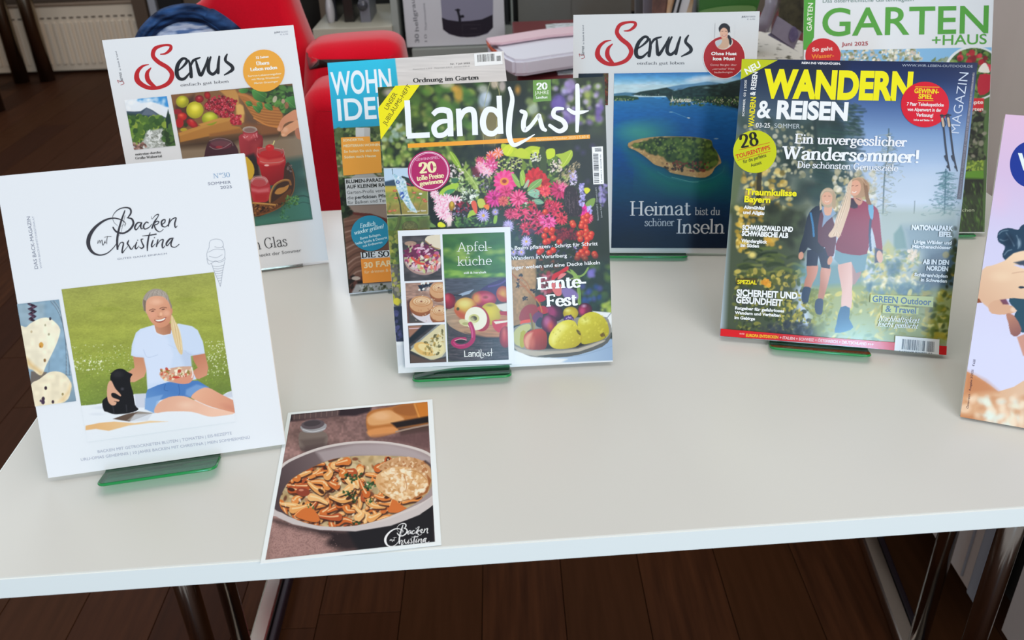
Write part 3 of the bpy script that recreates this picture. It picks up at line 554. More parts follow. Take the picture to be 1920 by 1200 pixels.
# carton with the picture of an urn
a = ray_y(762, 92, Y0); b = ray_y(948, 90, Y0)
wbx = b[0]-a[0]; us = Sheet([a[0]+wbx/2, Y0+.02, a[2]], np.array([1., 0, 0]), np.array([0, 0, 1.]), wbx, .3, 'ffffff', 1.0, SATIN)
bx = empty('carton', 'grey carton printed with a picture of a hot-drink urn on the shelf', 'box', mat=us.M4); us.root = bx
box('carton_body', (0, .1002, .15), (wbx, .2, .30), node_mat('grey_carton', 'd6d7dc', .6), bx, bev=.001)
us.z(750, 0, 10.105)
us.poly('urn_picture', [(745, -300), (1765, -300), (1762, 520), (1660, 640), (1420, 705), (1150, 705), (930, 650), (815, 560)], '8f8ea2', smooth=0)
us.poly('urn_base', [(790, 330), (900, 375), (1120, 405), (1330, 395), (1550, 365), (1755, 275), (1765, 520), (1660, 625), (1500, 685), (1280, 708), (1080, 690), (930, 640), (815, 560)], '2a2530')
us.strokes('tap', [[(1095, 190, 60), (1110, 260, 45), (1130, 330, 55), (1135, 410, 50)], [(1120, 320, 40), (1190, 310, 60)], [(1055, 190, 30), (1130, 190, 30)]], '23222c')
us.strokes('control_panel', [[(1180, 470, 6), (1530, 470, 6), (1530, 640, 6), (1180, 660, 6), (1180, 470, 6)], [(1340, 545, 14), (1450, 540, 14)]], '4a434c', per=1)
us.text('30', 365, 810, 352, 640, 80, '7c7e84', bold=.02, sh=0); us.text('hellgrau', 360, 590, 270, -20, 80, '7c7e84', bold=.01); us.text('10', 515, 790, 505, 650, 50, '84868c'); us.text('Thermocanne', 515, 580, 470, 60, 45, '84868c')

# ------------------------------------------------------------------ maroon table with papers
mt = empty('maroon_table', 'maroon topped table behind the display table carrying papers and packages', 'table', (.5, 2.05, 0))
a = ray_z(975, 150, TT-.03)
box('table_top', ((.035+1.30)/2-.5, 0, TT-.03), (1.27, .95, .028), M_maroon, mt, bev=.003)
for sx in (-1, 1):
    for sy in (-1, 1): tube('leg', [(.17+sx*.55, sy*.4, .0), (.17+sx*.55, sy*.4, TT-.044)], .014, M_chrome, mt)
def slab_px(name, pts, z, th, mat, parent=None, bev=0):
    P = [ray_z(x, y, z+th) for x, y in pts]; c = np.mean(P, 0); bm = bmesh.new()
    top = [bm.verts.new((p[0]-c[0], p[1]-c[1], th)) for p in P]; f = bm.faces.new(top); r = bmesh.ops.extrude_face_region(bm, geom=[f])
    for v in r['geom']:
        if isinstance(v, bmesh.types.BMVert): v.co.z -= th
    bmesh.ops.recalc_face_normals(bm, faces=bm.faces[:])
    if bev: bmesh.ops.bevel(bm, geom=bm.edges[:], offset=bev, segments=2, affect='EDGES')
    o = bm_obj(name, bm, mat, parent); o.location = (c[0], c[1], z); return o
zt = TT-.016
pk = empty('paper_stack', 'long white and pink wrapped paper packet lying on the maroon table', 'paper', (0, 0, 0))
def wedge(name, pts, mat, parent):   # pts (px,py,z)
    P = [ray_z(x, y, z) for x, y, z in pts]; return P
# wrapped packet: bottom outline, raised body
TOPZ = zt+.055
o = slab_px('packet_body', [(913, 74), (934, 92), (945, 104), (962, 112), (985, 112), (1035, 104), (1120, 92), (1120, 54), (1035, 60), (975, 70)], zt+.012, .035, M_paper, pk, .006)
slab_px('pink_flap', [(911, 71), (1012, 55), (1120, 44), (1120, 58), (1030, 66), (940, 80), (918, 80)], zt+.05, .006, M_pink, pk, .002)
slab_px('orange_edge', [(911, 72), (918, 77), (921, 88), (934, 95), (926, 94), (915, 84)], zt+.045, .008, M_orange, pk, .002)
slab_px('pink_wrap', [(946, 104), (962, 113), (985, 113), (1035, 106), (1120, 95), (1120, 100), (1040, 111), (985, 119), (958, 118)], zt+.002, .012, M_pink, pk, .003)
M_scrap = node_mat('patterned_paper', 'dfe6ee', .7); noisy(M_scrap, '93a79c', 60, 3, lo=.45, hi=.7)
M_scrap2 = node_mat('cream_floral_cloth', 'f2eee6', .8); noisy(M_scrap2, '6c6a5c', 46, 2, lo=.6, hi=.68)
tag(slab_px('paper_scrap', [(1038, 109), (1052, 103), (1110, 98), (1110, 136), (1046, 139), (1042, 128)], zt, .002, M_scrap), 'small patterned paper scrap on the maroon table in front of the pink packet', 'paper')
tag(slab_px('paper_scrap', [(1023, 46), (1040, 44), (1110, 42), (1110, 56), (1025, 56)], zt, .003, M_scrap), 'patterned paper scrap on the maroon table behind the pink packet', 'paper')
tag(slab_px('table_runner', [(1380, 62), (1440, 58), (1530, 85), (1530, 180), (1380, 180)], zt, .004, M_scrap2), 'cream cloth with small dark floral print beside the clear package', 'cloth')
# things standing behind the lake magazine
def slab_y(name, pxs, Y, th, mat, parent=None, org=(0, 0, 0), bev=0):
    P = [ray_y(a, b, Y) for a, b in pxs]; bm = bmesh.new(); f = bm.faces.new([bm.verts.new((p[0]-org[0], Y-org[1], p[2]-org[2])) for p in P]); r = bmesh.ops.extrude_face_region(bm, geom=[f])
    for v in r['geom']:
        if isinstance(v, bmesh.types.BMVert): v.co.y += th
    bmesh.ops.recalc_face_normals(bm, faces=bm.faces[:]); return bm_obj(name, bm, mat, parent)
db = empty('display_box', 'clear display box holding orange and black striped cards behind the lake magazine', 'box', (.32, 1.9, 0)); od = (.32, 1.9, 0)
slab_y('grey_frame', [(1192, -50), (1207, -50), (1207, 98), (1192, 98)], 2.1, .02, node_mat('dark_grey_frame', '5f5f60', .5), db, od)
slab_y('back_card', [(1207, -50), (1306, -50), (1306, 105), (1207, 105)], 2.02, .01, node_mat('mauve_card', '7b7780', .5), db, od)
slab_y('brown_card', [(1226, -40), (1265, -40), (1250, 100), (1218, 100)], 1.96, .004, noisy(node_mat('brown_card', '7b5648', .5), '3e2b28', 30), db, od)
slab_y('orange_card', [(1258, -40), (1306, -40), (1286, 100), (1240, 100)], 1.95, .004, noisy(node_mat('orange_card', 'c08a52', .5), 'e0c8a8', 26), db, od)
slab_y('white_card', [(1270, -20), (1300, -20), (1276, 60), (1254, 60)], 1.94, .004, node_mat('white_card', 'dcdcdc', .5), db, od)
for dx in (0, 10): slab_y('black_stripe', [(1270+dx, -20), (1274+dx, -20), (1262+dx, 26), (1258+dx, 26)], 1.935, .002, M_black, db, od)
slab_y('clear_side', [(1302, -40), (1312, -40), (1308, 100), (1296, 100)], 1.93, .003, M_clear, db, od)
gb = empty('green_box', 'green cardboard box with a curved lighter band behind the lake magazine', 'box', (.5, 2.0, 0)); og = (.5, 2.0, 0)
slab_y('box_body', [(1310, -50), (1440, -50), (1416, 30), (1411, 105), (1310, 105)], 2.0, .12, node_mat('green_card', '3f7d35', .4), gb, og)
slab_y('light_band', catmull([(1312, 22), (1345, 14), (1380, 11), (1414, 12), (1414, 22), (1380, 24), (1330, 30), (1312, 34)], 3, True)[:-1], 1.995, .003, node_mat('light_green_band', '79a862', .4), gb, og)
pb = empty('plastic_package', 'clear plastic package with purple lettered card beside the garden magazine', 'package', (.6, 1.75, 0)); op_ = (.6, 1.75, 0)
slab_y('dark_card', [(1466, -30), (1530, -30), (1530, 70), (1494, 58), (1460, 34)], 1.74, .003, noisy(node_mat('dark_floral_card', '2e2c24', .5), '6b6548', 40), pb, op_)
slab_y('label_card', [(1458, 30), (1503, 60), (1489, 92), (1446, 62)], 1.72, .004, noisy(node_mat('lilac_card', 'b4aebe', .5), 'a8a0b4', 30), pb, op_)
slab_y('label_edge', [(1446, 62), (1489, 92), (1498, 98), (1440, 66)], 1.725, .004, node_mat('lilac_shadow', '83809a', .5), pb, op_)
slab_y('violet_oval', catmull([(1490, 50), (1496, 58), (1496, 70), (1488, 79), (1482, 76), (1480, 66), (1484, 55)], 3, True)[:-1], 1.715, .002, noisy(node_mat('violet_ink', '655a86', .5), '8a80a4', 60), pb, op_)
bm = bmesh.new()
P = [[(1436, -20), (1466, -20)], [(1434, 10), (1462, 8)], [(1424, 34), (1452, 38)], [(1410, 54), (1446, 60)]]
rows = [[ray_y(x, y, 1.70+.02*k) for k, (x, y) in enumerate([(a_[0], a_[1]), ((a_[0]+b_[0])/2, (a_[1]+b_[1])/2), (b_[0], b_[1])])] for a_, b_ in P]
vv = [[bm.verts.new((p[0]-op_[0], p[1]-op_[1]-(.02 if k == 1 else 0), p[2])) for k, p in enumerate(r)] for r in rows]
for i in range(3):
    for k in range(2): bm.faces.new((vv[i][k], vv[i][k+1], vv[i+1][k+1], vv[i+1][k]))
o = bm_obj('film', bm, node_mat('crinkled_film', 'd9d4e2', .12, Transmission_Weight=.6), pb, True); o.modifiers.new('t', 'SOLIDIFY').thickness = .001

# ------------------------------------------------------------------ acrylic easels
def easel(s, u0, u1, fwd, mat, label, th=.003, up=.13):
    """bent strip: ledge in front of the sheet's foot, rest behind it, and a strut to the table"""
    n2 = -np.array([-math.sin(math.atan2(s.ux[1], s.ux[0])), math.cos(math.atan2(s.ux[1], s.ux[0])), 0])   # horizontal, towards the reader
    base = s.O-np.array([0, 0, th+.0005]); zt_ = TT+.0006
    r = empty('book_easel', label, 'stand', mat=Matrix(((s.ux[0], -n2[0], 0, base[0]), (s.ux[1], -n2[1], 0, base[1]), (0, 0, 1, zt_), (0, 0, 0, 1))))
    hgt = s.O[2]-zt_-.0004; bm = bmesh.new(); cx, wx = (u0+u1)/2, u1-u0
    nb = 12; R = min(.006, fwd*.6)
    prof = [(-wx/2, .012)]
    fwd *= 1.14; a = [(-wx/2, .03), (-wx/2, -.003), (-wx/2, -fwd+R)]+[(-wx/2+R-R*math.cos(t), -fwd+R-R*math.sin(t)) for t in np.linspace(0, math.pi/2, 6)[1:]]
    b_ = [(wx/2-R+R*math.sin(t), -fwd+R-R*math.cos(t)) for t in np.linspace(0, math.pi/2, 6)]+[(wx/2, -.003), (wx/2, .03)]
    f = bm.faces.new([bm.verts.new((cx+x, y, hgt-th+max(-y-.003, 0)*.30)) for x, y in a+b_]); rr = bmesh.ops.extrude_face_region(bm, geom=[f])
    for v in rr['geom']:
        if isinstance(v, bmesh.types.BMVert): v.co.z += th
    bmesh.ops.recalc_face_normals(bm, faces=bm.faces[:]); bm_obj('ledge', bm, mat, r)
    if mat is M_green: bm = bmesh.new(); add_tube(bm, [(cx+x, y-.0002, hgt-th/2+max(-y-.003, 0)*.30) for x, y in (a+b_)[1:-1]], th*.42, 8); bm_obj('ledge_rim', bm, M_greenedge, r, True)
    t = math.atan2(np.linalg.norm(s.up[:2]), s.up[2]); dy, dz = math.sin(t), math.cos(t); o0 = .0085
    bm = bmesh.new(); V = [(cx+x, o0+dy*q+k*dz, dz*q+hgt-k*dy) for q in (.0, up) for k in (0, th) for x in (-wx/2, wx/2)]
    vv = [bm.verts.new(v) for v in V]
    for q in ((0, 1, 3, 2), (4, 6, 7, 5), (0, 4, 5, 1), (2, 3, 7, 6), (0, 2, 6, 4), (1, 5, 7, 3)): bm.faces.new([vv[k] for k in q])
    bmesh.ops.recalc_face_normals(bm, faces=bm.faces[:]); bm_obj('back_rest', bm, mat, r)
    bm = bmesh.new(); ty, tz = o0+dy*up+.004, dz*up+hgt-.004; fy = ty+.05
    V = [(cx+x, y+k, z) for (y, z) in ((ty, tz), (fy, 0)) for k in (0, th) for x in (-wx/2, wx/2)]; vv = [bm.verts.new(v) for v in V]
    for q in ((0, 1, 3, 2), (4, 6, 7, 5), (0, 4, 5, 1), (2, 3, 7, 6), (0, 2, 6, 4), (1, 5, 7, 3)): bm.faces.new([vv[k] for k in q])
    bmesh.ops.recalc_face_normals(bm, faces=bm.faces[:]); bm_obj('strut', bm, mat, r)
    return r
# ================================================================== white baking magazine (front left)
B = magazine('white baking magazine, cover photo of a smiling woman with a black puppy on a meadow', (-0.29942, 0.60124, 0.17527, 0.40537, 0.19625, 0.25273, 0.004), .0045, 'dee2ea', 'dfe3eb', edge='ecedf0', mat=MATTE)
B.z(0, 260, 3.4286)
B.text('Nº30', 1372, 255, 1480, 246, 30, '8aa6c6', 'issue_number', 'serif', wt=.8)
B.text('SOMMER', 1338, 299, 1486, 288, 19, '70758a', 'issue_text'); B.text('2025', 1418, 323, 1492, 317, 19, '70758a', 'issue_text')
B.text('DAS BACK-MAGAZIN', 246, 836, 193, 500, 24, '7c8296', 'side_text'); B.text('WWW.BACKENMITCHRISTINA.AT', 272, 834, 218, 498, 13, 'a2a8ba', 'side_text')
cone = [[(1345, 700), (1350, 660), (1385, 645), (1425, 655), (1437, 690), (1415, 700), (1380, 695)], [(1345, 700), (1330, 740), (1340, 780), (1390, 790), (1440, 770), (1445, 720), (1430, 690)], [(1340, 730), (1385, 710), (1440, 715)], [(1330, 770), (1340, 805), (1362, 800), (1385, 785), (1410, 795), (1445, 780), (1447, 765)], [(1345, 755), (1390, 765), (1430, 745)],
        [(1360, 802), (1380, 860), (1400, 905), (1417, 950)], [(1445, 790), (1430, 860), (1424, 910), (1417, 950)]]+[[(1366+i*6.2, 818+i*16), (1400+i*3, 822+i*15), (1440-i*2.6, 812+i*16)] for i in range(8)]
B.strokes('ice_cream_drawing', [[(x, y, 2.6) for x, y in s_] for s_ in cone], 'a2a7b4')
LOGO = [[(805, 460, 8), (818, 415, 10), (745, 360, 18), (620, 335, 22), (480, 372, 32), (335, 480, 46), (240, 620, 62), (222, 760, 62), (285, 880, 42), (400, 928, 24), (520, 900, 18), (615, 820, 14), (680, 735, 12)],
        [(808, 215, 18), (770, 320, 28), (735, 430, 30), (702, 560, 34), (684, 700, 36), (690, 832, 30)], [(688, 832, 12), (735, 735, 14), (785, 735, 22), (768, 830, 24), (766, 892, 22), (815, 835, 10), (870, 770, 9)],
        [(690, 455, 5), (630, 395, 6), (615, 300, 8), (690, 205, 15), (800, 165, 20), (890, 182, 28), (905, 250, 28), (862, 318, 18), (845, 330, 12)], [(845, 330, 14), (920, 348, 28), (945, 425, 34), (890, 515, 32), (790, 575, 28), (690, 562, 28), (640, 520, 26), (618, 482, 22)],
        [(812, 290, 6), (775, 440, 5), (750, 550, 5), (715, 620, 4)], [(700, 470, 4), (760, 460, 4), (800, 430, 5)],
        [(1070, 405, 12), (1010, 412, 24), (968, 480, 28), (990, 522, 18), (1050, 450, 14), (1078, 405, 22), (1062, 470, 26), (1080, 508, 16), (1120, 470, 8)], [(1185, 410, 18), (1150, 400, 18), (1108, 460, 26), (1130, 510, 20), (1200, 480, 14), (1240, 430, 8)],
        [(1235, 310, 6), (1245, 350, 6), (1300, 290, 12), (1345, 275, 18), (1340, 310, 14), (1280, 400, 26), (1245, 495, 26)], [(1245, 470, 10), (1310, 390, 18), (1355, 395, 18), (1330, 430, 14), (1285, 450, 20), (1310, 520, 22), (1370, 555, 10), (1425, 515, 10)],
        [(1400, 440, 14), (1450, 400, 18), (1450, 355, 18), (1400, 385, 26), (1405, 455, 24), (1460, 475, 14), (1520, 420, 8)], [(1530, 345, 18), (1520, 400, 24), (1505, 460, 22)], [(1505, 450, 12), (1560, 360, 16), (1630, 330, 20), (1610, 420, 24), (1620, 485, 18), (1650, 460, 8)],
        [(870, 690, 14), (850, 740, 28), (865, 770, 16)], [(870, 760, 10), (885, 800, 22), (915, 835, 18), (960, 770, 8)], [(1000, 720, 16), (975, 790, 26), (990, 828, 18), (1035, 780, 8)], [(1012, 690, 16), (1016, 688, 16)],
        [(1100, 670, 12), (1070, 680, 18), (1085, 730, 20), (1110, 790, 24), (1075, 820, 20), (1045, 800, 12)], [(1215, 565, 10), (1190, 640, 24), (1172, 760, 28), (1170, 855, 16)], [(1090, 620, 8), (1190, 612, 16), (1310, 592, 22)],
        [(1262, 690, 18), (1238, 760, 26), (1245, 798, 16), (1300, 745, 8)], [(1282, 650, 16), (1286, 648, 16)], [(1340, 680, 18), (1325, 745, 24), (1315, 790, 20)], [(1318, 780, 10), (1370, 700, 14), (1425, 680, 20), (1408, 760, 26), (1420, 815, 18), (1455, 775, 8)],
        [(1590, 655, 14), (1530, 670, 26), (1475, 740, 28), (1490, 778, 18), (1545, 710, 12), (1575, 670, 22), (1550, 740, 24), (1560, 790, 18), (1620, 800, 12), (1680, 755, 12)],
        [(380, 690, 6), (372, 742, 10)], [(378, 735, 5), (405, 690, 8), (410, 735, 10)], [(412, 730, 5), (440, 685, 8), (445, 740, 12), (460, 770, 9), (490, 700, 8)], [(492, 700, 8), (488, 735, 9), (505, 720, 5)], [(530, 625, 7), (518, 690, 11), (518, 750, 7)], [(475, 645, 5), (525, 632, 8), (590, 630, 8)]]
B.z(140, 370, 8.573); B.strokes('title_lettering', LOGO, '3b3a42')
B.text('GUTES GANZ EINFACH', 690, 1005, 1485, 915, 28, '7d8496', 'subtitle')
B.z(0, 560, 3.4286)
B.text('BACKEN MIT GETROCKNETEN BLÜTEN | TOMATEN | EIS-REZEPTE', 630, 992, 1492, 872, 19, 'aab0c4', 'contents_line'); B.text('URLI-OMAS GEHEIMNIS | 10 JAHRE BACKEN MIT CHRISTINA | MEIN SOMMERMENÜ', 522, 1043, 1608, 899, 19, 'aab0c4', 'contents_line')
B.z()
P = Print(B, [(116.7, 542.6), (400.2, 510.2), (446.5, 806), (160, 812)], .00042, 3); P.z(180, 520, 4.137)
W_ = 'dfe3eb'
P.grad([(0, '9ca052'), (.35, '9da349'), (.6, '929c44'), (1, '6c803a')], (400, 0), (520, 950)); P.noise(30, .03, sy=9, seed=1); P.noise(9, .05, sy=4, seed=2); P.noise(160, .05, sy=50, seed=3)
for (x, y) in ((90, 245), (740, 170), (450, 120)): P.ell(x, y, 60, 9, '7d8c2c', al=.4, soft=8)
P.scatter(800, -300, 560, 1080, 1000, ['839c34', '6c8828', 'a6b850', '5c7a24'], 4, 9, .5, .45); P.scatter(190, -300, 520, 380, 760, ['d8e0b4', 'c6d490', 'e8ecd0'], 2, 5, .8, .7); P.scatter(190, 840, 490, 1080, 760, ['dfe6c4', 'c6d490', 'eef0de'], 2, 6, .8, .75)
P.scatter(60, -260, 640, 60, 720, ['eef0e0', 'd8e0b4'], 4, 8, .7, .8)
P.poly([(-300, 1010), (-60, 990), (0, 985), (100, 965), (300, 905), (400, 900), (700, 960), (900, 930), (985, 912), (1020, 890), (1062, 878), (1120, 876), (1150, 1400), (-300, 1400)], W_, smooth=0, soft=1.5)
P.poly([(300, 905), (400, 900), (400, 1010), (310, 1010)], 'b9bed0', .7, 3); P.poly([(985, 912), (1062, 878), (1070, 930), (1010, 930)], 'b4bace', .6, 3); P.ell(60, 1010, 60, 10, 'c4c9d8', al=.7, soft=4); P.ell(10, 1060, 40, 8, 'cdd2de', al=.7, soft=4)
# arms, shirt
P.poly([(285, 590), (390, 590), (400, 700), (375, 770), (300, 812), (262, 812), (240, 740), (300, 700)], 'c08466', c2='d29a7c', gd=((300, 600), (280, 800)))
P.poly([(742, 580), (845, 585), (872, 700), (860, 760), (800, 788), (742, 778), (735, 740), (790, 700), (760, 650)], 'b8745a', c2='cd8f74', gd=((740, 600), (860, 760)))
P.poly([(445, 370), (345, 400), (310, 430), (280, 520), (272, 605), (310, 618), (372, 622), (392, 720), (400, 880), (520, 850), (780, 790), (745, 720), (735, 610), (845, 590), (830, 500), (790, 410), (745, 378), (640, 358), (560, 400)], 'c4d2ea', soft=1.2)
P.poly([(445, 380), (345, 410), (300, 480), (285, 600), (370, 610), (395, 700), (402, 830), (560, 800), (600, 600), (560, 480)], 'd0daf0', .7, 6); P.poly([(640, 560), (740, 590), (745, 700), (690, 700)], 'aebcd8', .5, 8); P.line([(370, 560), (400, 620), (480, 600)], 5, 'aab8d4', .6); P.line([(690, 570), (735, 600), (820, 590)], 5, 'aab6d2', .6); P.line([(560, 520), (640, 560), (700, 570)], 4, 'b4c0da', .6)
# neck, head
P.poly([(452, 370), (470, 430), (520, 448), (580, 440), (592, 360), (500, 340)], 'c48e72', c2='a87258', gd=((470, 430), (560, 380))); P.line([(452, 375), (465, 425), (520, 450), (590, 436)], 5, 'dce4f4', .9)
P.ell(468, 200, 106, 112, '9c9189', a=0); P.poly([(365, 170), (372, 260), (392, 262), (388, 180)], '7c6d60'); P.poly([(560, 150), (590, 220), (590, 300), (575, 290)], '8f8074')
for i in range(14): P.line([(380+i*13, 130+abs(i-7)*7), (420+i*10, 96+abs(i-7)*3), (520+i*5, 140+i*8)], 3, ['b8aea4', '857a70', 'c8beb2'][i % 3], .5)
P.poly([(388, 200), (405, 165), (450, 145), (520, 150), (562, 190), (584, 250), (582, 320), (560, 365), (510, 390), (470, 382), (425, 340), (400, 290), (388, 260)], 'd9a084', smooth=3, c2='c98a6c', gd=((430, 200), (580, 340)))
P.ell(440, 290, 28, 22, 'dd9c84', al=.6, soft=5); P.ell(548, 278, 26, 22, 'e6b096', al=.6, soft=5); P.ell(470, 190, 40, 20, 'e8b79c', al=.7, soft=6); P.ell(505, 285, 10, 14, 'eab898', al=.9, soft=3)
P.line([(416, 256), (440, 246), (462, 250)], 6, '6b4238', .9); P.line([(496, 242), (520, 233), (548, 236)], 6, '6b4238', .9); P.ell(440, 262, 12, 5, '4a2c28', al=.8, soft=1.2, a=-8); P.ell(522, 248, 12, 5, '4a2c28', al=.8, soft=1.2, a=-8)
P.line([(480, 300), (490, 308), (508, 304)], 4, '9c5e48', .8); P.poly([(452, 328), (500, 326), (545, 306), (532, 336), (500, 350), (468, 346)], '9c4c40', smooth=3); P.poly([(462, 330), (500, 328), (538, 314), (528, 330), (500, 340), (474, 340)], 'f4efe8', smooth=3)
P.ell(587, 262, 8, 22, 'c88a6e'); P.poly([(586, 290), (620, 350), (650, 420), (668, 500), (672, 590), (650, 590), (620, 530), (596, 450), (582, 380)], 'd8be90', smooth=3)
for i in range(7): P.line([(592+i*6, 310+i*8), (612+i*7, 420), (640+i*4, 560)], 3, ['efe0bc', 'b8986a', 'e4d0a4'][i % 3], .7)
# shorts, legs
P.poly([(390, 900), (400, 870), (480, 835), (560, 812), (790, 800), (870, 850), (930, 890), (760, 940), (740, 930), (600, 925), (470, 960), (450, 1050), (380, 1020)], '4a78b8', c2='6a94c8', gd=((500, 830), (400, 1020)))
P.poly([(380, 940), (470, 920), (520, 910), (470, 1000), (455, 1052), (380, 1022)], '7fa4d4', .8, 3); P.poly([(700, 870), (780, 830), (870, 850), (800, 890), (730, 930), (695, 910)], '7ea2d2', .7, 4); P.line([(540, 830), (530, 870), (560, 880)], 4, '2c4f8a', .7); P.line([(640, 830), (650, 890), (640, 920)], 4, '2c4f8a', .7)
P.poly([(455, 1050), (475, 985), (560, 930), (680, 920), (780, 960), (900, 1010), (1080, 1050), (960, 1075), (870, 1078), (740, 1042), (560, 1040)], 'dba890', smooth=3, c2='e8bca6', gd=((560, 930), (900, 1070)), soft=1.2)
P.poly([(738, 925), (800, 870), (870, 855), (960, 900), (1060, 950), (1140, 985), (1140, 1060), (1080, 1050), (900, 1005), (780, 955)], 'dfa88c', smooth=3, c2='d08e74', gd=((800, 870), (1080, 1040))); P.ell(1040, 1010, 50, 16, 'c47e6a', a=20, al=.5, soft=8); P.ell(700, 990, 50, 22, 'e9c4ae', al=.7, soft=9)
# bowl with both hands
P.poly([(495, 735), (520, 790), (600, 815), (690, 825), (740, 790), (750, 700), (700, 690), (600, 700)], 'c9a08a', smooth=3); P.scatter(90, 500, 705, 740, 800, ['d8c0a0', 'b84434', 'e8d8b8', '8a7a3c', 'c86a50', 'e07a5a', 'f0e6d0'], 7, 16, .7, .9, inside=[(500, 712), (740, 695), (735, 790), (600, 800), (520, 790)])
P.poly([(600, 800), (640, 775), (700, 770), (750, 740), (756, 780), (720, 822), (640, 822)], 'd29078', smooth=3); P.line([(742, 700), (752, 740), (745, 776)], 10, 'e6dede', .9); P.ell(622, 775, 30, 9, 'c23c30', al=.9)
# puppy
P.poly([(60, 1030), (50, 960), (80, 930), (110, 900), (130, 850), (112, 790), (120, 745), (160, 712), (210, 710), (250, 735), (284, 752), (268, 780), (270, 830), (290, 900), (305, 990), (330, 1025), (260, 1052), (150, 1062), (90, 1045)], '17161a', smooth=3); P.ell(170, 750, 40, 26, '2c2b30', al=.7, soft=6); P.ell(205, 865, 12, 10, '50505a', al=.7, soft=3); P.line([(235, 990), (240, 1040)], 8, '34333a', .8); P.line([(130, 990), (140, 1050)], 8, '34333a', .8); P.line([(112, 745), (128, 740)], 6, '17161a')
P.poly([(118, 800), (92, 830), (86, 900), (95, 960), (120, 990), (150, 990), (160, 970), (140, 960), (175, 962), (180, 950), (128, 930), (120, 900), (150, 898), (190, 922), (192, 908), (150, 860)], 'd4a288', smooth=3)
# book and board on the blanket
P.poly([(130, 1098), (230, 1062), (330, 1040), (440, 1052), (260, 1118)], '5c4a40', soft=1.2); P.poly([(330, 1040), (450, 1052), (400, 1064), (280, 1110), (240, 1110)], '9a948e', .8, 2); P.poly([(300, 1062), (440, 1056), (400, 1110), (260, 1118)], 'c9cdd8', .7, 2)
P.poly([(-80, 1150), (30, 1128), (140, 1118), (300, 1130), (420, 1112), (560, 1118), (420, 1128), (250, 1150), (100, 1190), (0, 1175), (-80, 1185)], 'dcae78', soft=1.5, c2='e4c49c', gd=((0, 1150), (400, 1120)))
P.build('photo')
P = Print(B, [(32, 571), (112, 560.5), (142, 753.5), (66, 760.5)], .00045, 4); P.z(20, 550, 5.214)
P.grad([(0, '7f9cb2'), (.4, '8fabc0'), (1, '7f97aa')], (300, 80), (600, 1050)); P.poly([(60, 110), (330, 90), (330, 240), (180, 320), (100, 300)], '9db0bc', .6, 6)
P.poly([(330, 780), (440, 560), (540, 400), (560, 700), (580, 790)], '86a6c0', .8, 6); P.poly([(190, 890), (200, 760), (360, 770), (300, 850)], '6c6460', soft=2)
for q in ([(395, 78), (450, 150), (495, 250), (530, 400), (545, 600), (545, 800)], [(425, 75), (480, 160), (510, 290), (545, 470), (575, 700), (580, 800)]): P.line(q, 8, '5a6878', .8); P.line([(a+6, b) for a, b in q], 4, 'b8c6d2', .8)
P.line([(380, 660), (375, 770)], 5, '6c7c8c', .7); P.line([(540, 798), (590, 798)], 5, '5c6a78')
for i in range(7): P.ell(210+8*(i % 2), 115+i*24, 46-i*2, 13, ['2c2030', '4a3448', '382a3c'][i % 3], a=(-20 if i % 2 else 20)); P.ell(190+30*(i % 2), 112+i*24, 12, 6, '7a5c70', al=.8)
P.poly([(95, 320), (150, 330), (200, 290), (290, 245), (370, 240), (440, 285), (485, 350), (470, 440), (420, 560), (350, 700), (300, 800), (220, 750), (165, 705), (120, 450)], 'e6ddc6', smooth=4, c2='efe6d0', gd=((150, 500), (400, 400))); P.poly([(165, 700), (230, 745), (300, 800), (320, 770), (230, 700), (150, 620)], 'd9b070', .7, 8)
P.poly([(200, 900), (280, 840), (370, 775), (450, 762), (530, 790), (590, 870), (590, 940), (530, 1060), (240, 1110)], 'e8dcc2', smooth=4); P.poly([(520, 1060), (590, 940), (588, 880), (560, 960), (470, 1060)], 'dcb880', .7, 8); P.noise(40, .05, seed=5)
for x, y, r, c in ((300, 505, 22, 'cf9a48'), (290, 520, 8, 'a86a2c'), (335, 655, 13, '8a6a44'), (345, 925, 14, '352633'), (375, 400, 10, 'a8a088'), (205, 375, 10, 'c0b090'), (510, 985, 10, '98885c'), (415, 1060, 13, '3c2c38'), (320, 1030, 16, '3a2a3c'), (318, 1062, 18, '443048'), (295, 1050, 10, '54405a'), (388, 248, 12, '44404c'), (340, 310, 9, 'b0aa90')): P.ell(x, y, r, r*1.3, c, soft=.8)
P.build('photo')
easel(B, -.052, .042, .024, M_green, 'green acrylic easel under the white baking magazine in front on the left', up=.15)

# ================================================================== recipe card lying on the table
cs = Sheet([0, .6, TT+.0004], np.array([1., 0, 0]), np.array([0, 1., 0]), 1, 1)
C = sub_sheet(cs, .0006, [(538, 775.3), (813.5, 747), (824, 1023.5), (490.5, 1055)], 'dcd8d6', MATTE, 'square recipe card with a bowl of mushroom stew lying flat at the table front', 'recipe_card', .0005)
inkbox('card', C, -C.w/2, C.w/2, 0, C.h, 0, .0005, 'e4e6e4')
C.z(480, 740, 3.75)
P = Print(C, [(240, 141), (1212, 50), (1251, 1036), (76, 1160)], .00034, 9); P.z(480, 740, 3.75)
P.grad([(0, '7a5c58'), (.5, '9c7870'), (1, '8a6a62')], (300, 150), (300, 1150)); P.noise(60, .14, seed=1); P.noise(14, .12, seed=2)
P.poly([(200, 140), (560, 100), (820, 70), (800, 120), (700, 150), (560, 150), (240, 190)], '2c2026', soft=5); P.poly([(250, 145), (590, 105), (580, 150), (260, 180)], '6a5450', .7, 4)
for i in range(9): P.line([(270+i*38, 140-i*4), (268+i*38, 175-i*4)], 6, '8a7068', .5)
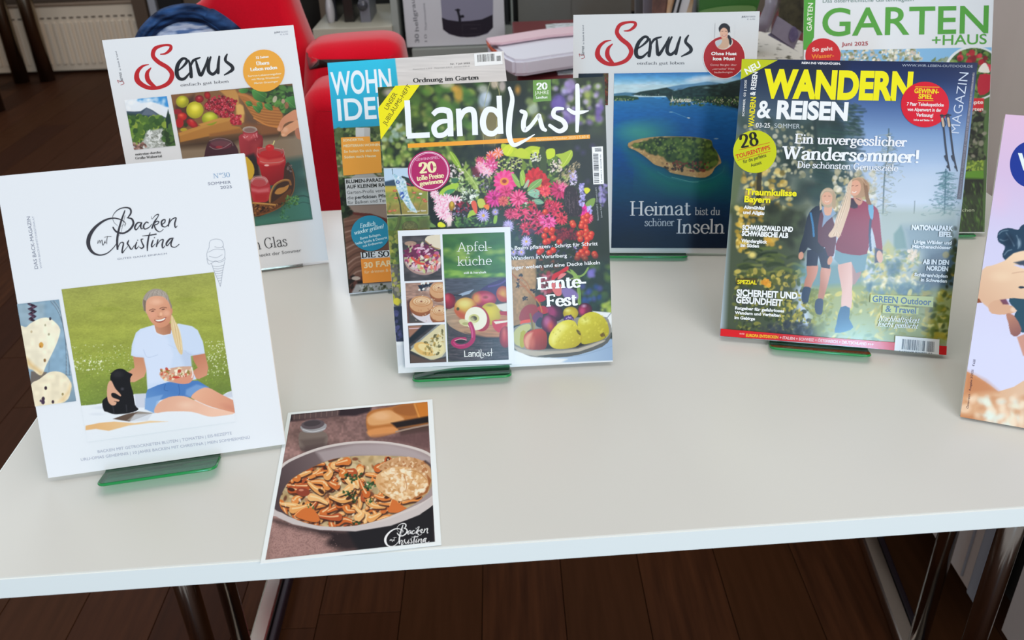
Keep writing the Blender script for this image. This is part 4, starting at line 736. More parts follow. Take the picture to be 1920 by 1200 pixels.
P.poly([(100, 880), (300, 930), (650, 960), (1000, 900), (1260, 760), (1270, 1045), (900, 1075), (640, 1100), (480, 1060), (520, 1000), (300, 950)], '2a1e20', soft=14); P.poly([(640, 960), (1000, 900), (1245, 760), (1255, 1050), (720, 1100)], '17151a', soft=8)
P.poly([(80, 1170), (100, 920), (180, 930), (420, 980), (520, 1090), (330, 1140)], 'a88078', .8, 14); P.noise(7, .22, c='4a3030', poly=[(80, 1170), (110, 900), (480, 980), (600, 1110)], seed=4, thr=.55); P.scatter(300, 90, 900, 600, 1140, ['5c4040', 'c49a90', '6c4c48'], 1.5, 4, .6, .6)
# salt shaker
P.poly([(300, 290), (330, 255), (440, 250), (500, 280), (500, 350), (470, 375), (350, 400), (310, 380)], '786860', smooth=4); P.poly([(310, 320), (490, 300), (480, 360), (350, 385)], '5a4a46', .7, 6); P.poly([(325, 215), (480, 200), (490, 240), (440, 265), (360, 268), (322, 250)], '9a9698', smooth=3); P.ell(400, 210, 82, 34, '5c5054', a=-6); P.ell(395, 203, 60, 20, '453c40', a=-6); P.line([(330, 245), (400, 262), (485, 240)], 5, 'd4d0d2', .8); P.poly([(300, 380), (500, 350), (520, 380), (360, 420)], '3c2a2c', .6, 10)
# bread behind
P.poly([(775, 160), (820, 110), (960, 85), (1060, 60), (1220, 50), (1225, 190), (1120, 240), (980, 270), (860, 300), (790, 270)], 'b06c34', smooth=3, soft=3)
P.poly([(785, 160), (860, 120), (940, 110), (1000, 140), (1040, 180), (900, 210), (800, 215)], 'd49a64', smooth=3, soft=4); P.ell(880, 150, 60, 28, 'e0ae80', al=.8, soft=6); P.poly([(970, 90), (1120, 65), (1150, 130), (1080, 150), (985, 130)], '9c5c2c', smooth=3, soft=4); P.poly([(1120, 60), (1215, 55), (1215, 150), (1160, 180)], 'c4742c', soft=5); P.line([(1115, 70), (1155, 180)], 12, 'e09848', .8, 3)
P.poly([(790, 250), (960, 225), (1000, 260), (860, 300), (800, 295)], 'd08a50', smooth=3, soft=4); P.poly([(950, 200), (1220, 150), (1225, 195), (990, 235)], '1c1416', soft=4); P.poly([(1000, 240), (1220, 210), (1225, 260), (1020, 290)], '4c3834', soft=5); P.line([(985, 262), (1100, 235), (1215, 212)], 12, 'a08878', .9)
P.poly([(820, 300), (1000, 280), (1230, 250), (1230, 400), (1000, 340)], '5c4040', .8, 12)
# bowl
BWL = [(100, 860), (130, 700), (170, 530), (300, 430), (480, 365), (700, 330), (920, 332), (1100, 370), (1240, 430), (1320, 560), (1260, 740), (1120, 850), (900, 925), (640, 955), (400, 925), (220, 870), (120, 830)]
P.poly([(105, 830), (130, 640), (175, 500), (300, 425), (480, 362), (700, 328), (900, 330), (1100, 365), (1240, 425), (1340, 560), (1280, 735), (1150, 840), (950, 915), (700, 955), (450, 945), (260, 905), (160, 860)], 'cdc0ba', smooth=4)
P.poly([(130, 800), (150, 640), (185, 515), (310, 440), (490, 378), (700, 345), (900, 346), (1090, 380), (1230, 440), (1320, 560), (1250, 700), (1100, 790), (900, 860), (600, 900), (300, 880), (180, 830)], '4a3a3c', smooth=4, c2='9c8a88', gd=((160, 700), (900, 350)), soft=1.5)
P.poly([(420, 400), (700, 350), (940, 350), (1100, 390), (1230, 450), (1200, 470), (1000, 430), (700, 430), (480, 480)], 'ab9c9c', .8, 8); P.poly([(105, 830), (160, 868), (260, 912), (450, 952), (700, 962), (950, 922), (1150, 846), (1290, 735), (1280, 690), (1130, 800), (900, 890), (640, 930), (400, 915), (200, 850), (120, 800)], 'c4b8b4', soft=2)
FOOD = [(165, 760), (200, 660), (260, 590), (400, 510), (540, 455), (700, 432), (900, 430), (1080, 440), (1190, 480), (1230, 540), (1235, 640), (1180, 720), (1060, 800), (900, 870), (700, 920), (500, 928), (330, 895), (210, 835)]
P.poly(FOOD, 'b49a70', smooth=4, soft=1.5); P.clip_to(FOOD, 1.5, 4); P.noise(30, .12, seed=6)
P.scatter(150, 160, 430, 1250, 930, ['c8b088', 'a88858', 'd8c49c'], 14, 34, .6, .6, 2); P.scatter(150, 180, 440, 1080, 920, ['9c5c34', '8c4c28', '6a3420', 'b8764a', '5c2c1c'], 10, 26, .5, .8, 2)
R_ = np.random.RandomState(5)
for k in range(125):
    x, y = 170+R_.rand()*930, 450+R_.rand()*460; y = min(y, 925); a = R_.rand()*6.28; l = 40+R_.rand()*50; b = a+R_.randn()*.6; c = ['d07434', 'dc8844', 'c46028', 'b05028', 'e09c58', 'c8682f', 'e8b070'][k % 7]; x2, y2 = x+math.cos(a)*l, y+math.sin(a)*l*.6; x3, y3 = x2+math.cos(b)*l*.7, y2+math.sin(b)*l*.45
    P.line([(x+4, y+9), (x2+4, y2+12), (x3+4, y3+10)], 26, '3a1c14', .8, 2, w2=58); P.line([(x, y), (x2, y2), (x3, y3)], 20, c, 1, 1, w2=56); P.line([(x-2, y-4), (x2-2, y2-5), (x3-3, y3-7)], 6, 'f6cf9c', .8, 1, w2=12)
    if k % 3 == 0: P.ell(x3, y3, 26, 13, '34180f', a=math.degrees(b), al=.9, soft=1.2)
P.scatter(70, 180, 440, 1050, 920, ['f4e0c0', 'e8c8a0', 'd8b484'], 5, 14, .5, .8); P.ell(330, 685, 48, 30, '8c3c28', a=10); P.ell(318, 672, 18, 8, 'd48a6c', al=.8)
for q in ([(940, 780), (975, 700), (1000, 760), (1070, 810), (1000, 830), (930, 825)], [(270, 850), (330, 800), (390, 790), (450, 880), (390, 895)]): P.poly([(a+4, b+10) for a, b in q], '3c1c14', .7, 3, smooth=3); P.poly(q, 'cc6c30', smooth=3); P.line(q[:3], 6, 'f0b070', .8)
for x, y in ((650, 580), (680, 600), (640, 700), (670, 690), (790, 640), (820, 640), (770, 660), (690, 740), (380, 780), (705, 905), (720, 572), (900, 690), (800, 750)): P.scatter(8, x-26, y-20, x+26, y+20, ['2c4a28', '1c3018', '4c7040'], 5, 13, .6, .95)
P.clip_to(None)
P.poly([(860, 520), (960, 450), (1080, 440), (1180, 470), (1230, 520), (1200, 600), (1000, 560)], 'c49468', smooth=4); P.scatter(90, 860, 445, 1220, 560, ['d8b088', 'b07c4c', 'e8cca8', 'a8683c'], 6, 16, .6, .8, inside=[(860, 520), (960, 450), (1080, 440), (1180, 470), (1220, 520), (1190, 590), (1000, 560)])
P.poly([(840, 600), (870, 550), (960, 510), (1080, 515), (1170, 560), (1215, 620), (1200, 690), (1120, 730), (1010, 752), (900, 700), (850, 650)], 'd4a470', smooth=4); P.poly([(1010, 752), (1120, 735), (1205, 690), (1235, 600), (1200, 560), (1215, 640), (1130, 715)], '9c5c30', soft=2)
P.scatter(190, 850, 520, 1200, 740, ['ecd0a8', 'f4e0c4', 'dcb080', 'c08850', 'f0dcc0'], 7, 22, .6, .75, 1.2, inside=[(850, 610), (880, 560), (960, 520), (1080, 525), (1160, 565), (1200, 620), (1190, 680), (1110, 720), (1015, 742), (910, 695)]); P.line([(1040, 560), (1060, 640), (1050, 680)], 6, 'b07040', .7); P.line([(1060, 530), (1140, 545), (1200, 600)], 5, 'a8703c', .7)
P.line([(1190, 470), (1238, 520), (1245, 640)], 16, '2c2024', .7, 3); P.build('photo')
C.z(480+(905-200*.2114)/3.75, 740+(905-155*.2114)/3.75, 17.74); C.strokes('title_lettering', LOGO, 'f6f4f2', wk=1.15)

# ================================================================== the two lifestyle magazines sharing a red and black title
S2 = magazine('white magazine with a lake island photo standing between the flower and the hiking magazine', (0.18244, 0.97358, -0.0972, 0.23643, 0.21012, 0.27867, 0.00406), .006, 'd8d8dc', 'd2d1d3', edge='c8c8c6', alb=.75)
S1 = magazine('white magazine with a photo of jam jars and fruit standing behind the baking magazine', (-0.32958, 0.96747, 0.21201, 0.31196, 0.21284, 0.2806, 0.00417), .006, 'dcdcde', 'dcdcde', edge='cfcfcc')
S_RED = [[(552, 240, 10), (600, 235, 20), (648, 200, 30), (655, 165, 26), (600, 157, 22), (515, 182, 34), (483, 250, 38), (520, 312, 42), (592, 372, 42), (618, 440, 42), (570, 515, 38), (470, 552, 32), (375, 540, 40), (305, 475, 50), (315, 395, 36), (370, 342, 22), (428, 328, 8)], [(442, 362, 10), (400, 410, 34), (398, 480, 44), (450, 548, 26)]]
S_BLK = [[(667, 414, 10), (728, 372, 18), (772, 328, 26), (770, 300, 24), (736, 298, 26), (686, 352, 34), (662, 430, 38), (676, 480, 34), (722, 484, 26), (782, 430, 12)], [(793, 314, 14), (797, 380, 28), (785, 472, 32)], [(796, 385, 10), (832, 322, 24), (900, 296, 14)], [(858, 326, 18), (861, 397, 30), (874, 464, 32), (930, 385, 22), (974, 298, 14)],
         [(998, 298, 18), (966, 362, 30), (954, 430, 34), (985, 462, 30), (1028, 430, 22), (1056, 370, 16)], [(1078, 298, 18), (1054, 375, 28), (1036, 452, 30)], [(1154, 282, 14), (1131, 319, 26), (1131, 350, 28), (1174, 397, 34), (1170, 436, 30), (1090, 478, 12)]]
def servus(s):
    s.src = S2; s.z(1060, 10, 5)
    s.strokes('title_initial', S_RED, 'b5171c'); s.strokes('title_lettering', S_BLK, '16161c')
    s.text('einfach gut leben', 672, 556, 1118, 552, 26, '4c4a50', 'subtitle', 'serif', wt=.8)
    s.strokes('spine_initial', [[(150, 500, 4), (180, 490, 5), (170, 465, 5), (150, 470, 4), (130, 455, 5), (135, 480, 4)]], 'a02028'); s.text('Servus', 178, 470, 176, 385, 32, '3c3c44', 'spine_text', sh=.2); s.text('in Stadt & Land', 178, 365, 172, 185, 15, '60606a', 'spine_text')
    s.src = s; s.z()
servus(S2); servus(S1)
S2.z(1060, 10, 5); S2.text('JULI', 1652, 113, 1694, 112, 14, '4c4c58', 'issue_text', bold=.02); S2.text('07/2025', 1700, 112, 1780, 111, 13, '7c7c88', 'issue_text'); S2.text('€ 6,90', 1702, 136, 1778, 135, 12, '8c8c98', 'issue_text')
P = Print(S2, [(124, 640), (392, 636), (412, 935), (122, 940)], .0006, 2); P.z(1060, 10, 5); P.fill('2a2c2c'); P.poly([(100, 630), (350, 630), (350, 690), (100, 690)], '14202c'); P.poly([(360, 630), (430, 630), (430, 950), (360, 950)], '6a3020'); P.scatter(60, 360, 640, 420, 940, ['8c4428', '3c2c1c', '503018', '4a5a2c'], 8, 20, .6, .9); P.build('photo')
P = Print(S2, [(458, 633), (1740, 626), (1740, 2280), (430, 2272)], .00048, 5); P.z(1060, 10, 5)
P.grad([(0, '2f6fae'), (.06, '5c9cca'), (.12, '9cc4da'), (.14, 'b8cfd8')], (900, 630), (900, 1500)); P.poly([(440, 865), (1750, 950), (1800, 2400), (400, 2400)], '1864a8'); P.grad([(0, '2a70a4'), (.12, '1a62a4'), (.35, '0a4a8c'), (.6, '083c6c'), (.8, '0c2a4c'), (1, '0a1c34')], (900, 850), (880, 2200), [(400, 860), (1760, 860), (1800, 2400), (400, 2400)])
for x, y, rx, ry, al in ((700, 750, 40, 8, .6), (830, 730, 26, 6, .6), (1240, 700, 70, 20, .8), (1320, 680, 80, 18, .8), (1420, 690, 90, 24, .7), (1180, 710, 40, 12, .6), (1530, 690, 50, 10, .7)): P.ell(x, y, rx, ry, 'd8dce4', al=al, soft=8)
P.poly([(950, 770), (1080, 745), (1200, 735), (1330, 715), (1480, 730), (1500, 790), (950, 800)], '5884a8', .9, 2); P.poly([(440, 830), (560, 815), (660, 820), (640, 850), (440, 860)], '3c6a88', .9, 2)
P.poly([(620, 835), (700, 810), (760, 800), (840, 790), (900, 778), (950, 770), (1020, 800), (1090, 790), (1160, 765), (1300, 748), (1400, 745), (1500, 730), (1620, 700), (1760, 680), (1760, 1000), (1500, 935), (1300, 905), (980, 895), (940, 850), (740, 850)], '1e3330', soft=2); P.noise(24, .3, sy=14, poly=[(620, 835), (1760, 690), (1760, 990), (980, 900), (740, 850)], seed=4)
P.poly([(1500, 760), (1760, 690), (1760, 1010), (1400, 920)], '12201e', .7, 10); P.poly([(440, 850), (560, 845), (680, 860), (690, 880), (600, 895), (440, 888)], '24402c', soft=2); P.scatter(60, 450, 870, 640, 895, ['5c7a3c', 'a0a878', '304c30'], 3, 8, .6, .8)
P.scatter(200, 980, 860, 1640, 940, ['3c5a30', '5c6c3c', '243c28', '4a6a40'], 5, 14, .7, .8); P.scatter(120, 985, 878, 1180, 905, ['d8d4c0', 'e8e4d4', 'b09878', 'c8c0b0'], 3, 8, .7, .9); P.scatter(70, 1180, 880, 1640, 930, ['c8c0a0', 'a89878', 'd4ccb8'], 2, 6, .7, .8); P.poly([(998, 880), (1002, 840), (1008, 880)], 'ece8dc'); P.scatter(20, 700, 835, 900, 855, ['c0c8c0', 'a0b0a8'], 2, 4, .7, .8); P.ell(1320, 772, 24, 8, '9cb4b8', al=.6, soft=3)
P.line([(980, 1000), (1020, 1006), (1080, 1030), (1160, 1060)], 5, '6fa4c0', .7); P.ell(1155, 1055, 14, 5, 'e8e4dc', a=10); P.ell(990, 1000, 18, 5, '8cb4c8', al=.8); P.noise(40, .05, sy=12, seed=9)
P.z(1060, 240, 4.616)
P.ell(680, 60, 190, 90, '3a8a7c', al=.8, soft=34, a=-8); P.ell(600, 20, 110, 50, '4a9c86', al=.6, soft=24); P.poly([(540, 190), (640, 250), (760, 340), (900, 420), (1080, 470), (1260, 450), (1380, 330), (1400, 440), (1200, 560), (900, 540), (720, 440), (580, 300)], '0f6e66', .75, 30); P.ell(1120, 480, 280, 60, '12745c', al=.6, soft=50, a=5); P.ell(1000, 560, 380, 50, '0b5a54', al=.4, soft=60)
ISL = [(545, 130), (620, 100), (720, 82), (840, 72), (1000, 72), (1120, 78), (1220, 95), (1265, 110), (1275, 160), (1300, 190), (1330, 240), (1350, 300), (1325, 318), (1290, 350), (1270, 390), (1210, 428), (1120, 425), (1000, 405), (910, 385), (860, 345), (780, 320), (740, 290), (680, 240), (600, 190), (550, 170)]
P.poly([(a, b+14) for a, b in ISL], '0a3c44', .6, 6, smooth=2); P.poly(ISL, 'b48c58', smooth=2); P.clip_to(ISL, 1, 2); P.scatter(260, 540, 70, 1350, 430, ['c49c64', 'a07848', '8c6c44', 'd4b080'], 6, 18, .6, .7)
P.poly([(570, 150), (680, 120), (800, 90), (1000, 76), (1220, 96), (1270, 120), (1300, 200), (1330, 280), (1270, 350), (1180, 370), (1000, 320), (940, 300), (880, 290), (850, 250), (760, 200), (640, 175)], '34461e', smooth=2, soft=4)
P.scatter(420, 580, 80, 1310, 370, ['4c6424', '2c3c18', '1c2c14', '6a7c30', '3c5020', '586c2c'], 10, 26, 1.0, .8, 3, inside=[(590, 150), (800, 90), (1220, 96), (1300, 200), (1320, 290), (1180, 365), (960, 300), (860, 250), (650, 175)]); P.scatter(60, 600, 90, 1250, 250, ['8c9a48', '7c8c3c'], 5, 10, 1, .7, 2, inside=[(590, 150), (800, 90), (1220, 96), (1250, 200), (900, 240), (650, 175)]); P.scatter(60, 860, 290, 1240, 370, ['7a3c28', '6c3020', '2c2418'], 6, 14, 1.2, .8); P.clip_to(None)
P.line([(800, 380), (900, 430), (1080, 466), (1250, 440), (1360, 380), (1372, 330)], 6, '4c9c8c', .35, 2); P.line([(920, 425), (1080, 464), (1150, 466)], 4, 'a0c8b8', .6); P.ell(1305, 92, 20, 6, '7c98b0', al=.9); P.ell(1370, 350, 40, 50, '2c5c64', al=.4, soft=12); P.ell(560, 970, 120, 50, '141c28', al=.4, soft=30)
P.build('photo')
S2.z(1060, 240, 4.616)
S2.text('Heimat', 560, 758, 1086, 752, 124, 'd2d2d8', 'headline', 'serif', wt=.75); S2.text('bist du', 1118, 752, 1338, 752, 66, 'b6bac4', 'headline', 'serif', wt=.8); S2.text('schöner', 685, 848, 942, 846, 66, 'b0b6c2', 'headline', 'serif', wt=.8); S2.text('Inseln', 962, 912, 1376, 912, 124, 'ccccd4', 'headline', 'serif', wt=.75)
S2.z(1060, 10, 5); bd = S2.disc('badge', 1488, 488, 198, 200, 'f0e4e4'); S2.disc('badge', 1488, 488, 193, 195, 'a4151c', bd); S2.poly('portrait_background', [(1404, 345), (1450, 315), (1530, 305), (1565, 330), (1560, 370), (1520, 405), (1480, 415), (1430, 400)], 'cfc9cc', bd, smooth=3)
P = Print(S2, [(1400, 165), (1580, 165), (1580, 415), (1400, 415)], .00042, 6)
P.z(1060, 10, 5); P.fill('d2d1d3'); P.ell(1488, 488, 193, 195, 'a4151c'); P.poly([(1402, 345), (1440, 322), (1530, 300), (1568, 330), (1562, 370), (1520, 405), (1480, 415), (1430, 400)], 'd8cfc8', smooth=3); P.ell(1490, 222, 52, 54, '1c1a20'); P.poly([(1436, 210), (1440, 240), (1450, 250), (1530, 240), (1545, 260), (1542, 200)], '1c1a20'); P.poly([(1520, 280), (1545, 290), (1560, 340), (1545, 375), (1530, 340)], '1c1a20', smooth=3)
P.poly([(1440, 330), (1500, 300), (1530, 320), (1530, 380), (1490, 408), (1430, 395)], 'c8a48c', smooth=3); P.poly([(1405, 350), (1440, 325), (1470, 330), (1450, 370), (1420, 385)], 'b8c0c8', smooth=3); P.ell(1486, 262, 38, 52, 'd8a890'); P.poly([(1446, 225), (1480, 205), (1525, 225), (1530, 200), (1480, 185), (1448, 200)], '1c1a20', smooth=2); P.line([(1465, 245), (1478, 243)], 4, '3a2420'); P.line([(1498, 243), (1512, 245)], 4, '3a2420'); P.line([(1470, 280), (1488, 288), (1508, 278)], 6, 'a84c48'); P.line([(1475, 282), (1488, 285), (1502, 281)], 3, 'f4ece8'); P.build('portrait_photo', bd)
S2.text('Ohne Huat', 1366, 466, 1606, 466, 30, 'f6eeee', 'badge_text', bold=.03, parent=bd); S2.text('koa Musi', 1382, 514, 1586, 514, 30, 'f6eeee', 'badge_text', bold=.03, parent=bd); S2.text('Conny Bürgler über', 1358, 566, 1606, 566, 18, 'e6c4c4', 'badge_text', parent=bd); S2.text('„verruckte“ Hüat', 1376, 604, 1584, 602, 18, 'e6c4c4', 'badge_text', parent=bd); S2.text('bedeckungen', 1396, 636, 1566, 634, 18, 'e6c4c4', 'badge_text', parent=bd)
easel(S2, -.062, .034, .012, M_green, 'green acrylic easel under the lake island magazine', up=.15)

# jam jar magazine
S1.z(180, 30, 4.174); S1.text('JUNI', 1395, 136, 1440, 131, 12, '5c5c68', 'issue_text', bold=.02); S1.text('06/2025', 1446, 131, 1504, 126, 11, '9a9aa4', 'issue_text'); S1.text('€ 6,90', 1442, 150, 1504, 146, 10, '9a9aa4', 'issue_text')
P = Print(S1, [(222, 660), (556, 625), (622, 1015), (298, 1048)], .00045, 7); P.z(180, 30, 4.174)
P.fill('dfe2e6'); P.poly([(330, 640), (560, 620), (570, 715), (500, 690), (430, 670), (350, 680)], '3a8ccc', soft=3, smooth=2); P.ell(370, 660, 40, 12, '4a98d4', al=.7, soft=4); P.scatter(30, 230, 650, 560, 740, ['f0f2f4', 'e0e6ee'], 12, 30, .6, .6, 4)
P.poly([(230, 745), (300, 748), (350, 745), (395, 716), (440, 735), (500, 775), (560, 800), (640, 800), (640, 900), (230, 900)], '3c4c5c', soft=1.5); P.poly([(350, 780), (395, 718), (450, 750), (500, 790), (420, 775)], '5c6878', soft=2); P.poly([(240, 760), (330, 770), (560, 830), (640, 830), (640, 900), (240, 880)], '2c4438', soft=4)
P.poly([(250, 800), (330, 800), (430, 810), (520, 840), (500, 880), (260, 880)], 'a8a838', soft=5); P.ell(400, 830, 60, 22, 'c4bc40', al=.8, soft=5); P.scatter(260, 240, 790, 640, 990, ['4c6c28', '6a8c30', '2c4c20', '889c38', '3c5c28'], 12, 30, .9, .9, 1.5)
P.poly([(552, 880), (548, 800), (565, 728), (582, 800), (590, 880)], '1e3428', soft=1.5); P.poly([(400, 900), (520, 880), (560, 960), (620, 1010), (620, 1030), (330, 1050), (370, 980)], 'b4b8b4', soft=4); P.scatter(170, 350, 900, 620, 1040, ['dcdedc', 'a0a49c', 'c8ccc8', '8c9088', '787c70'], 5, 16, .5, .9, inside=[(410, 900), (520, 885), (560, 960), (625, 1010), (625, 1035), (330, 1050), (370, 980)]); P.scatter(60, 290, 990, 390, 1050, ['8c6458', '6a4c44', 'b49488', '4a3c38'], 6, 14, .7, .9); P.scatter(50, 530, 850, 630, 1010, ['24381c', '3c5c2c', '4c6c30'], 12, 24, 1, .85); P.build('photo')
S1.text('Zeitreise durchs', 308, 1092, 510, 1074, 18, '3c3c3c', 'caption', 'serif', wt=1.2); S1.text('Große Walsertal', 310, 1122, 518, 1104, 18, '3c3c3c', 'caption', 'serif', wt=1.2)
S1.z(); P = Print(S1, [(323, 178), (547.5, 156.5), (587, 412), (365, 437)], .00045, 8); P.z(320, 160, 7.68)
P.fill('6a4a2c'); P.poly([(0, 130), (700, 70), (1000, 60), (1100, 600), (100, 700)], '7c5430', soft=4); P.poly([(60, 300), (340, 130), (360, 360), (300, 560), (100, 640)], '4a2c1c', soft=8)
P.poly([(0, 860), (1900, 700), (1950, 1500), (0, 1500)], '84705a', soft=6); P.poly([(110, 850), (400, 800), (1000, 740), (1600, 680), (1760, 720), (1000, 800), (900, 860), (130, 900)], '3c2818', soft=14)
P.poly([(700, 72), (930, 62), (975, 130), (985, 260), (1040, 290), (1075, 430), (1060, 530), (1010, 550), (940, 420), (940, 300), (820, 180)], 'b07c3c', soft=3, c2='c4924c', gd=((700, 70), (1050, 500))); P.poly([(945, 290), (1000, 270), (1045, 310), (1060, 420), (960, 420)], 'd0a058', soft=3)
P.poly([(1070, 430), (1500, 600), (1560, 640), (1540, 690), (1300, 720), (1260, 640), (1060, 590)], '7c4c28', soft=6); P.poly([(1090, 420), (1300, 540), (1200, 560), (1080, 530)], '4c3c34', .7, 12)
P.poly([(120, 690), (320, 620), (600, 530), (860, 470), (900, 530), (880, 580), (1000, 600), (1040, 660), (700, 700), (140, 820)], 'a8702f', soft=2); P.poly([(120, 690), (600, 530), (860, 470), (890, 500), (600, 575), (125, 730)], 'bc863c', .8, 3); P.poly([(560, 700), (1000, 620), (1040, 680), (560, 745)], '8c5828', soft=4)
P.ell(170, 235, 92, 86, 'c8bc24', c2='8c8818', g0=(-.2, -.2)); P.ell(350, 355, 124, 122, 'dccc30', c2='9c9418', g0=(0, -.1)); P.ell(565, 480, 116, 96, 'c4c028', c2='848c18', g0=(0, -.2)); P.ell(355, 320, 50, 36, 'ece060', al=.7, soft=6); P.ell(560, 440, 44, 24, 'dcdc60', al=.7, soft=6); P.ell(175, 200, 30, 20, 'e0d850', al=.7, soft=5)
P.poly([(400, 560), (700, 470), (860, 470), (600, 540), (440, 590)], 'bc863c', soft=2)
P.ell(415, 195, 62, 55, 'a81c24', c2='6c1018'); P.ell(530, 145, 46, 56, 'b41c1c', c2='740c10', a=-20); P.ell(410, 180, 18, 10, 'd8606c', al=.7)
P.scatter(200, 480, 150, 960, 470, ['8c1420', 'a41c2c', '6c0c18', 'b42838', '5c0c14'], 16, 25, 1, 1, inside=[(520, 230), (700, 130), (860, 200), (960, 220), (920, 330), (900, 440), (760, 470), (640, 380), (490, 340)]); P.scatter(120, 500, 160, 940, 460, ['d06070', 'c84858', 'e08890'], 4, 8, 1, .8, inside=[(520, 230), (700, 130), (860, 200), (930, 230), (900, 440), (760, 470), (640, 380), (490, 340)]); P.scatter(50, 870, 430, 1010, 560, ['a81c2c', '8c1420', 'c83848'], 16, 24, 1); P.scatter(20, 880, 440, 1000, 550, ['e07080'], 4, 8, 1, .8)
P.ell(100, 380, 60, 40, '8c1820'); P.ell(165, 450, 70, 60, 'c42c1c', c2='981414'); P.ell(130, 540, 56, 70, 'a81818'); P.ell(310, 550, 92, 52, 'c02020', a=35, c2='7c1014'); P.ell(150, 430, 26, 16, 'ec7050', al=.8, soft=4); P.ell(300, 510, 22, 12, 'e86858', al=.7, soft=4, a=30); P.ell(220, 570, 26, 30, '2c3414'); P.ell(190, 640, 50, 26, 'a89424'); P.poly([(110, 690), (330, 612), (430, 580), (440, 600), (140, 720)], 'b47c38', soft=2)
# basket with leaves
P.poly([(960, 110), (1100, 130), (1300, 230), (1500, 260), (1600, 350), (1600, 600), (1480, 605), (1300, 540), (1180, 440), (1060, 260)], 'a4662c', smooth=3)
for i in range(14): P.line([(1040+i*16, 200+i*26), (1250+i*12, 290+i*22), (1590, 330+i*20)], 5, ['7c4418', 'c48440'][i % 2], .8)
P.line([(985, 130), (1100, 160), (1220, 230), (1450, 260), (1600, 370)], 26, 'b4743a', .9); P.line([(1200, 470), (1380, 570), (1560, 600)], 22, 'c07a38', .9)
P.poly([(1100, 60), (1800, 0), (1830, 420), (1640, 430), (1500, 260), (1300, 240), (1180, 130), (1090, 100)], '1e3014', soft=4)
P.scatter(170, 1150, 20, 1800, 380, ['3c6424', '2c4c1c', '588838', '1c2c14', '48702c'], 22, 60, .55, .9, 1.5, inside=[(1150, 70), (1780, 20), (1800, 400), (1640, 430), (1560, 300), (1380, 240), (1200, 120)])
for q in ([(980, 70), (1040, 45), (1120, 50), (1100, 100), (1020, 115)], [(1180, 60), (1340, 80), (1370, 180), (1320, 240), (1200, 190)], [(1240, 250), (1310, 250), (1325, 340), (1260, 330)], [(1180, 290), (1300, 330), (1280, 400), (1220, 370)], [(1650, 200), (1780, 160), (1800, 330), (1700, 300)], [(1080, 240), (1150, 230), (1180, 290), (1110, 300)], [(1350, 270), (1440, 270), (1470, 360), (1380, 340)]): P.poly(q, '4c8c3c', smooth=4, c2='2c5c24', gd=(q[0], q[2])); P.line([q[0], q[2]], 4, '8cb868', .6)
P.ell(1500, 200, 30, 50, 'c8b4a4', a=20, al=.8); P.ell(1620, 230, 26, 34, 'c49484', al=.8); P.ell(1670, 290, 30, 50, '9c5c40', al=.8)
# hand
P.poly([(1810, 350), (1700, 400), (1600, 480), (1550, 590), (1535, 640), (1580, 665), (1610, 620), (1640, 560), (1720, 520), (1820, 500)], 'c88460', smooth=3); P.poly([(1840, 500), (1740, 540), (1640, 600), (1590, 650), (1600, 730), (1660, 735), (1700, 700), (1780, 650), (1850, 620)], 'd09068', smooth=3); P.poly([(1790, 650), (1850, 610), (1880, 770), (1830, 770), (1800, 720)], 'b06c50', smooth=2); P.ell(1650, 640, 40, 34, 'dca888', al=.8, soft=5); P.ell(1560, 630, 20, 26, 'dca888', al=.7, soft=4); P.ell(1620, 712, 26, 16, 'e0b090', al=.8, soft=3); P.line([(1600, 650), (1660, 570), (1760, 530)], 7, '7c4028', .7); P.line([(1590, 690), (1560, 760), (1530, 800)], 7, '6c6438', .8)
# jars (upper)
P.poly([(490, 1000), (510, 900), (560, 800), (700, 750), (850, 780), (940, 870), (980, 980), (980, 1200), (480, 1200)], '3c1c24', smooth=3); P.ell(720, 860, 160, 60, '5c2030', al=.9); P.ell(720, 820, 150, 60, '6c4c4c', al=.5); P.line([(560, 880), (640, 920), (760, 900), (870, 830)], 8, 'a08c88', .8); P.line([(560, 800), (700, 760), (860, 800), (900, 870)], 7, '9c8c80', .8); P.ell(700, 890, 50, 20, '8c2c34')
P.poly([(980, 740), (1040, 700), (1060, 640), (1240, 640), (1260, 700), (1320, 730), (1330, 850), (1290, 1000), (1220, 1300), (1080, 1300), (1010, 1000)], '9c2c34', smooth=2, c2='7c1c24', gd=((1000, 800), (1300, 900))); P.ell(1140, 640, 104, 46, '9c8c84', al=.9); P.ell(1140, 645, 80, 32, '7c5c54', al=.9); P.poly([(1060, 700), (1240, 690), (1250, 740), (1120, 800), (1050, 760)], 'b4484c', .9, 4)
P.scatter(14, 1040, 690, 1260, 800, ['d89c9c', 'c87478'], 8, 20, .4, .8); P.line([(1040, 640), (1060, 610), (1140, 594), (1220, 610), (1244, 650)], 6, 'c8bcb0', .8); P.poly([(1180, 850), (1300, 780), (1240, 1000), (1180, 1100)], 'a83c3c', .5, 10)
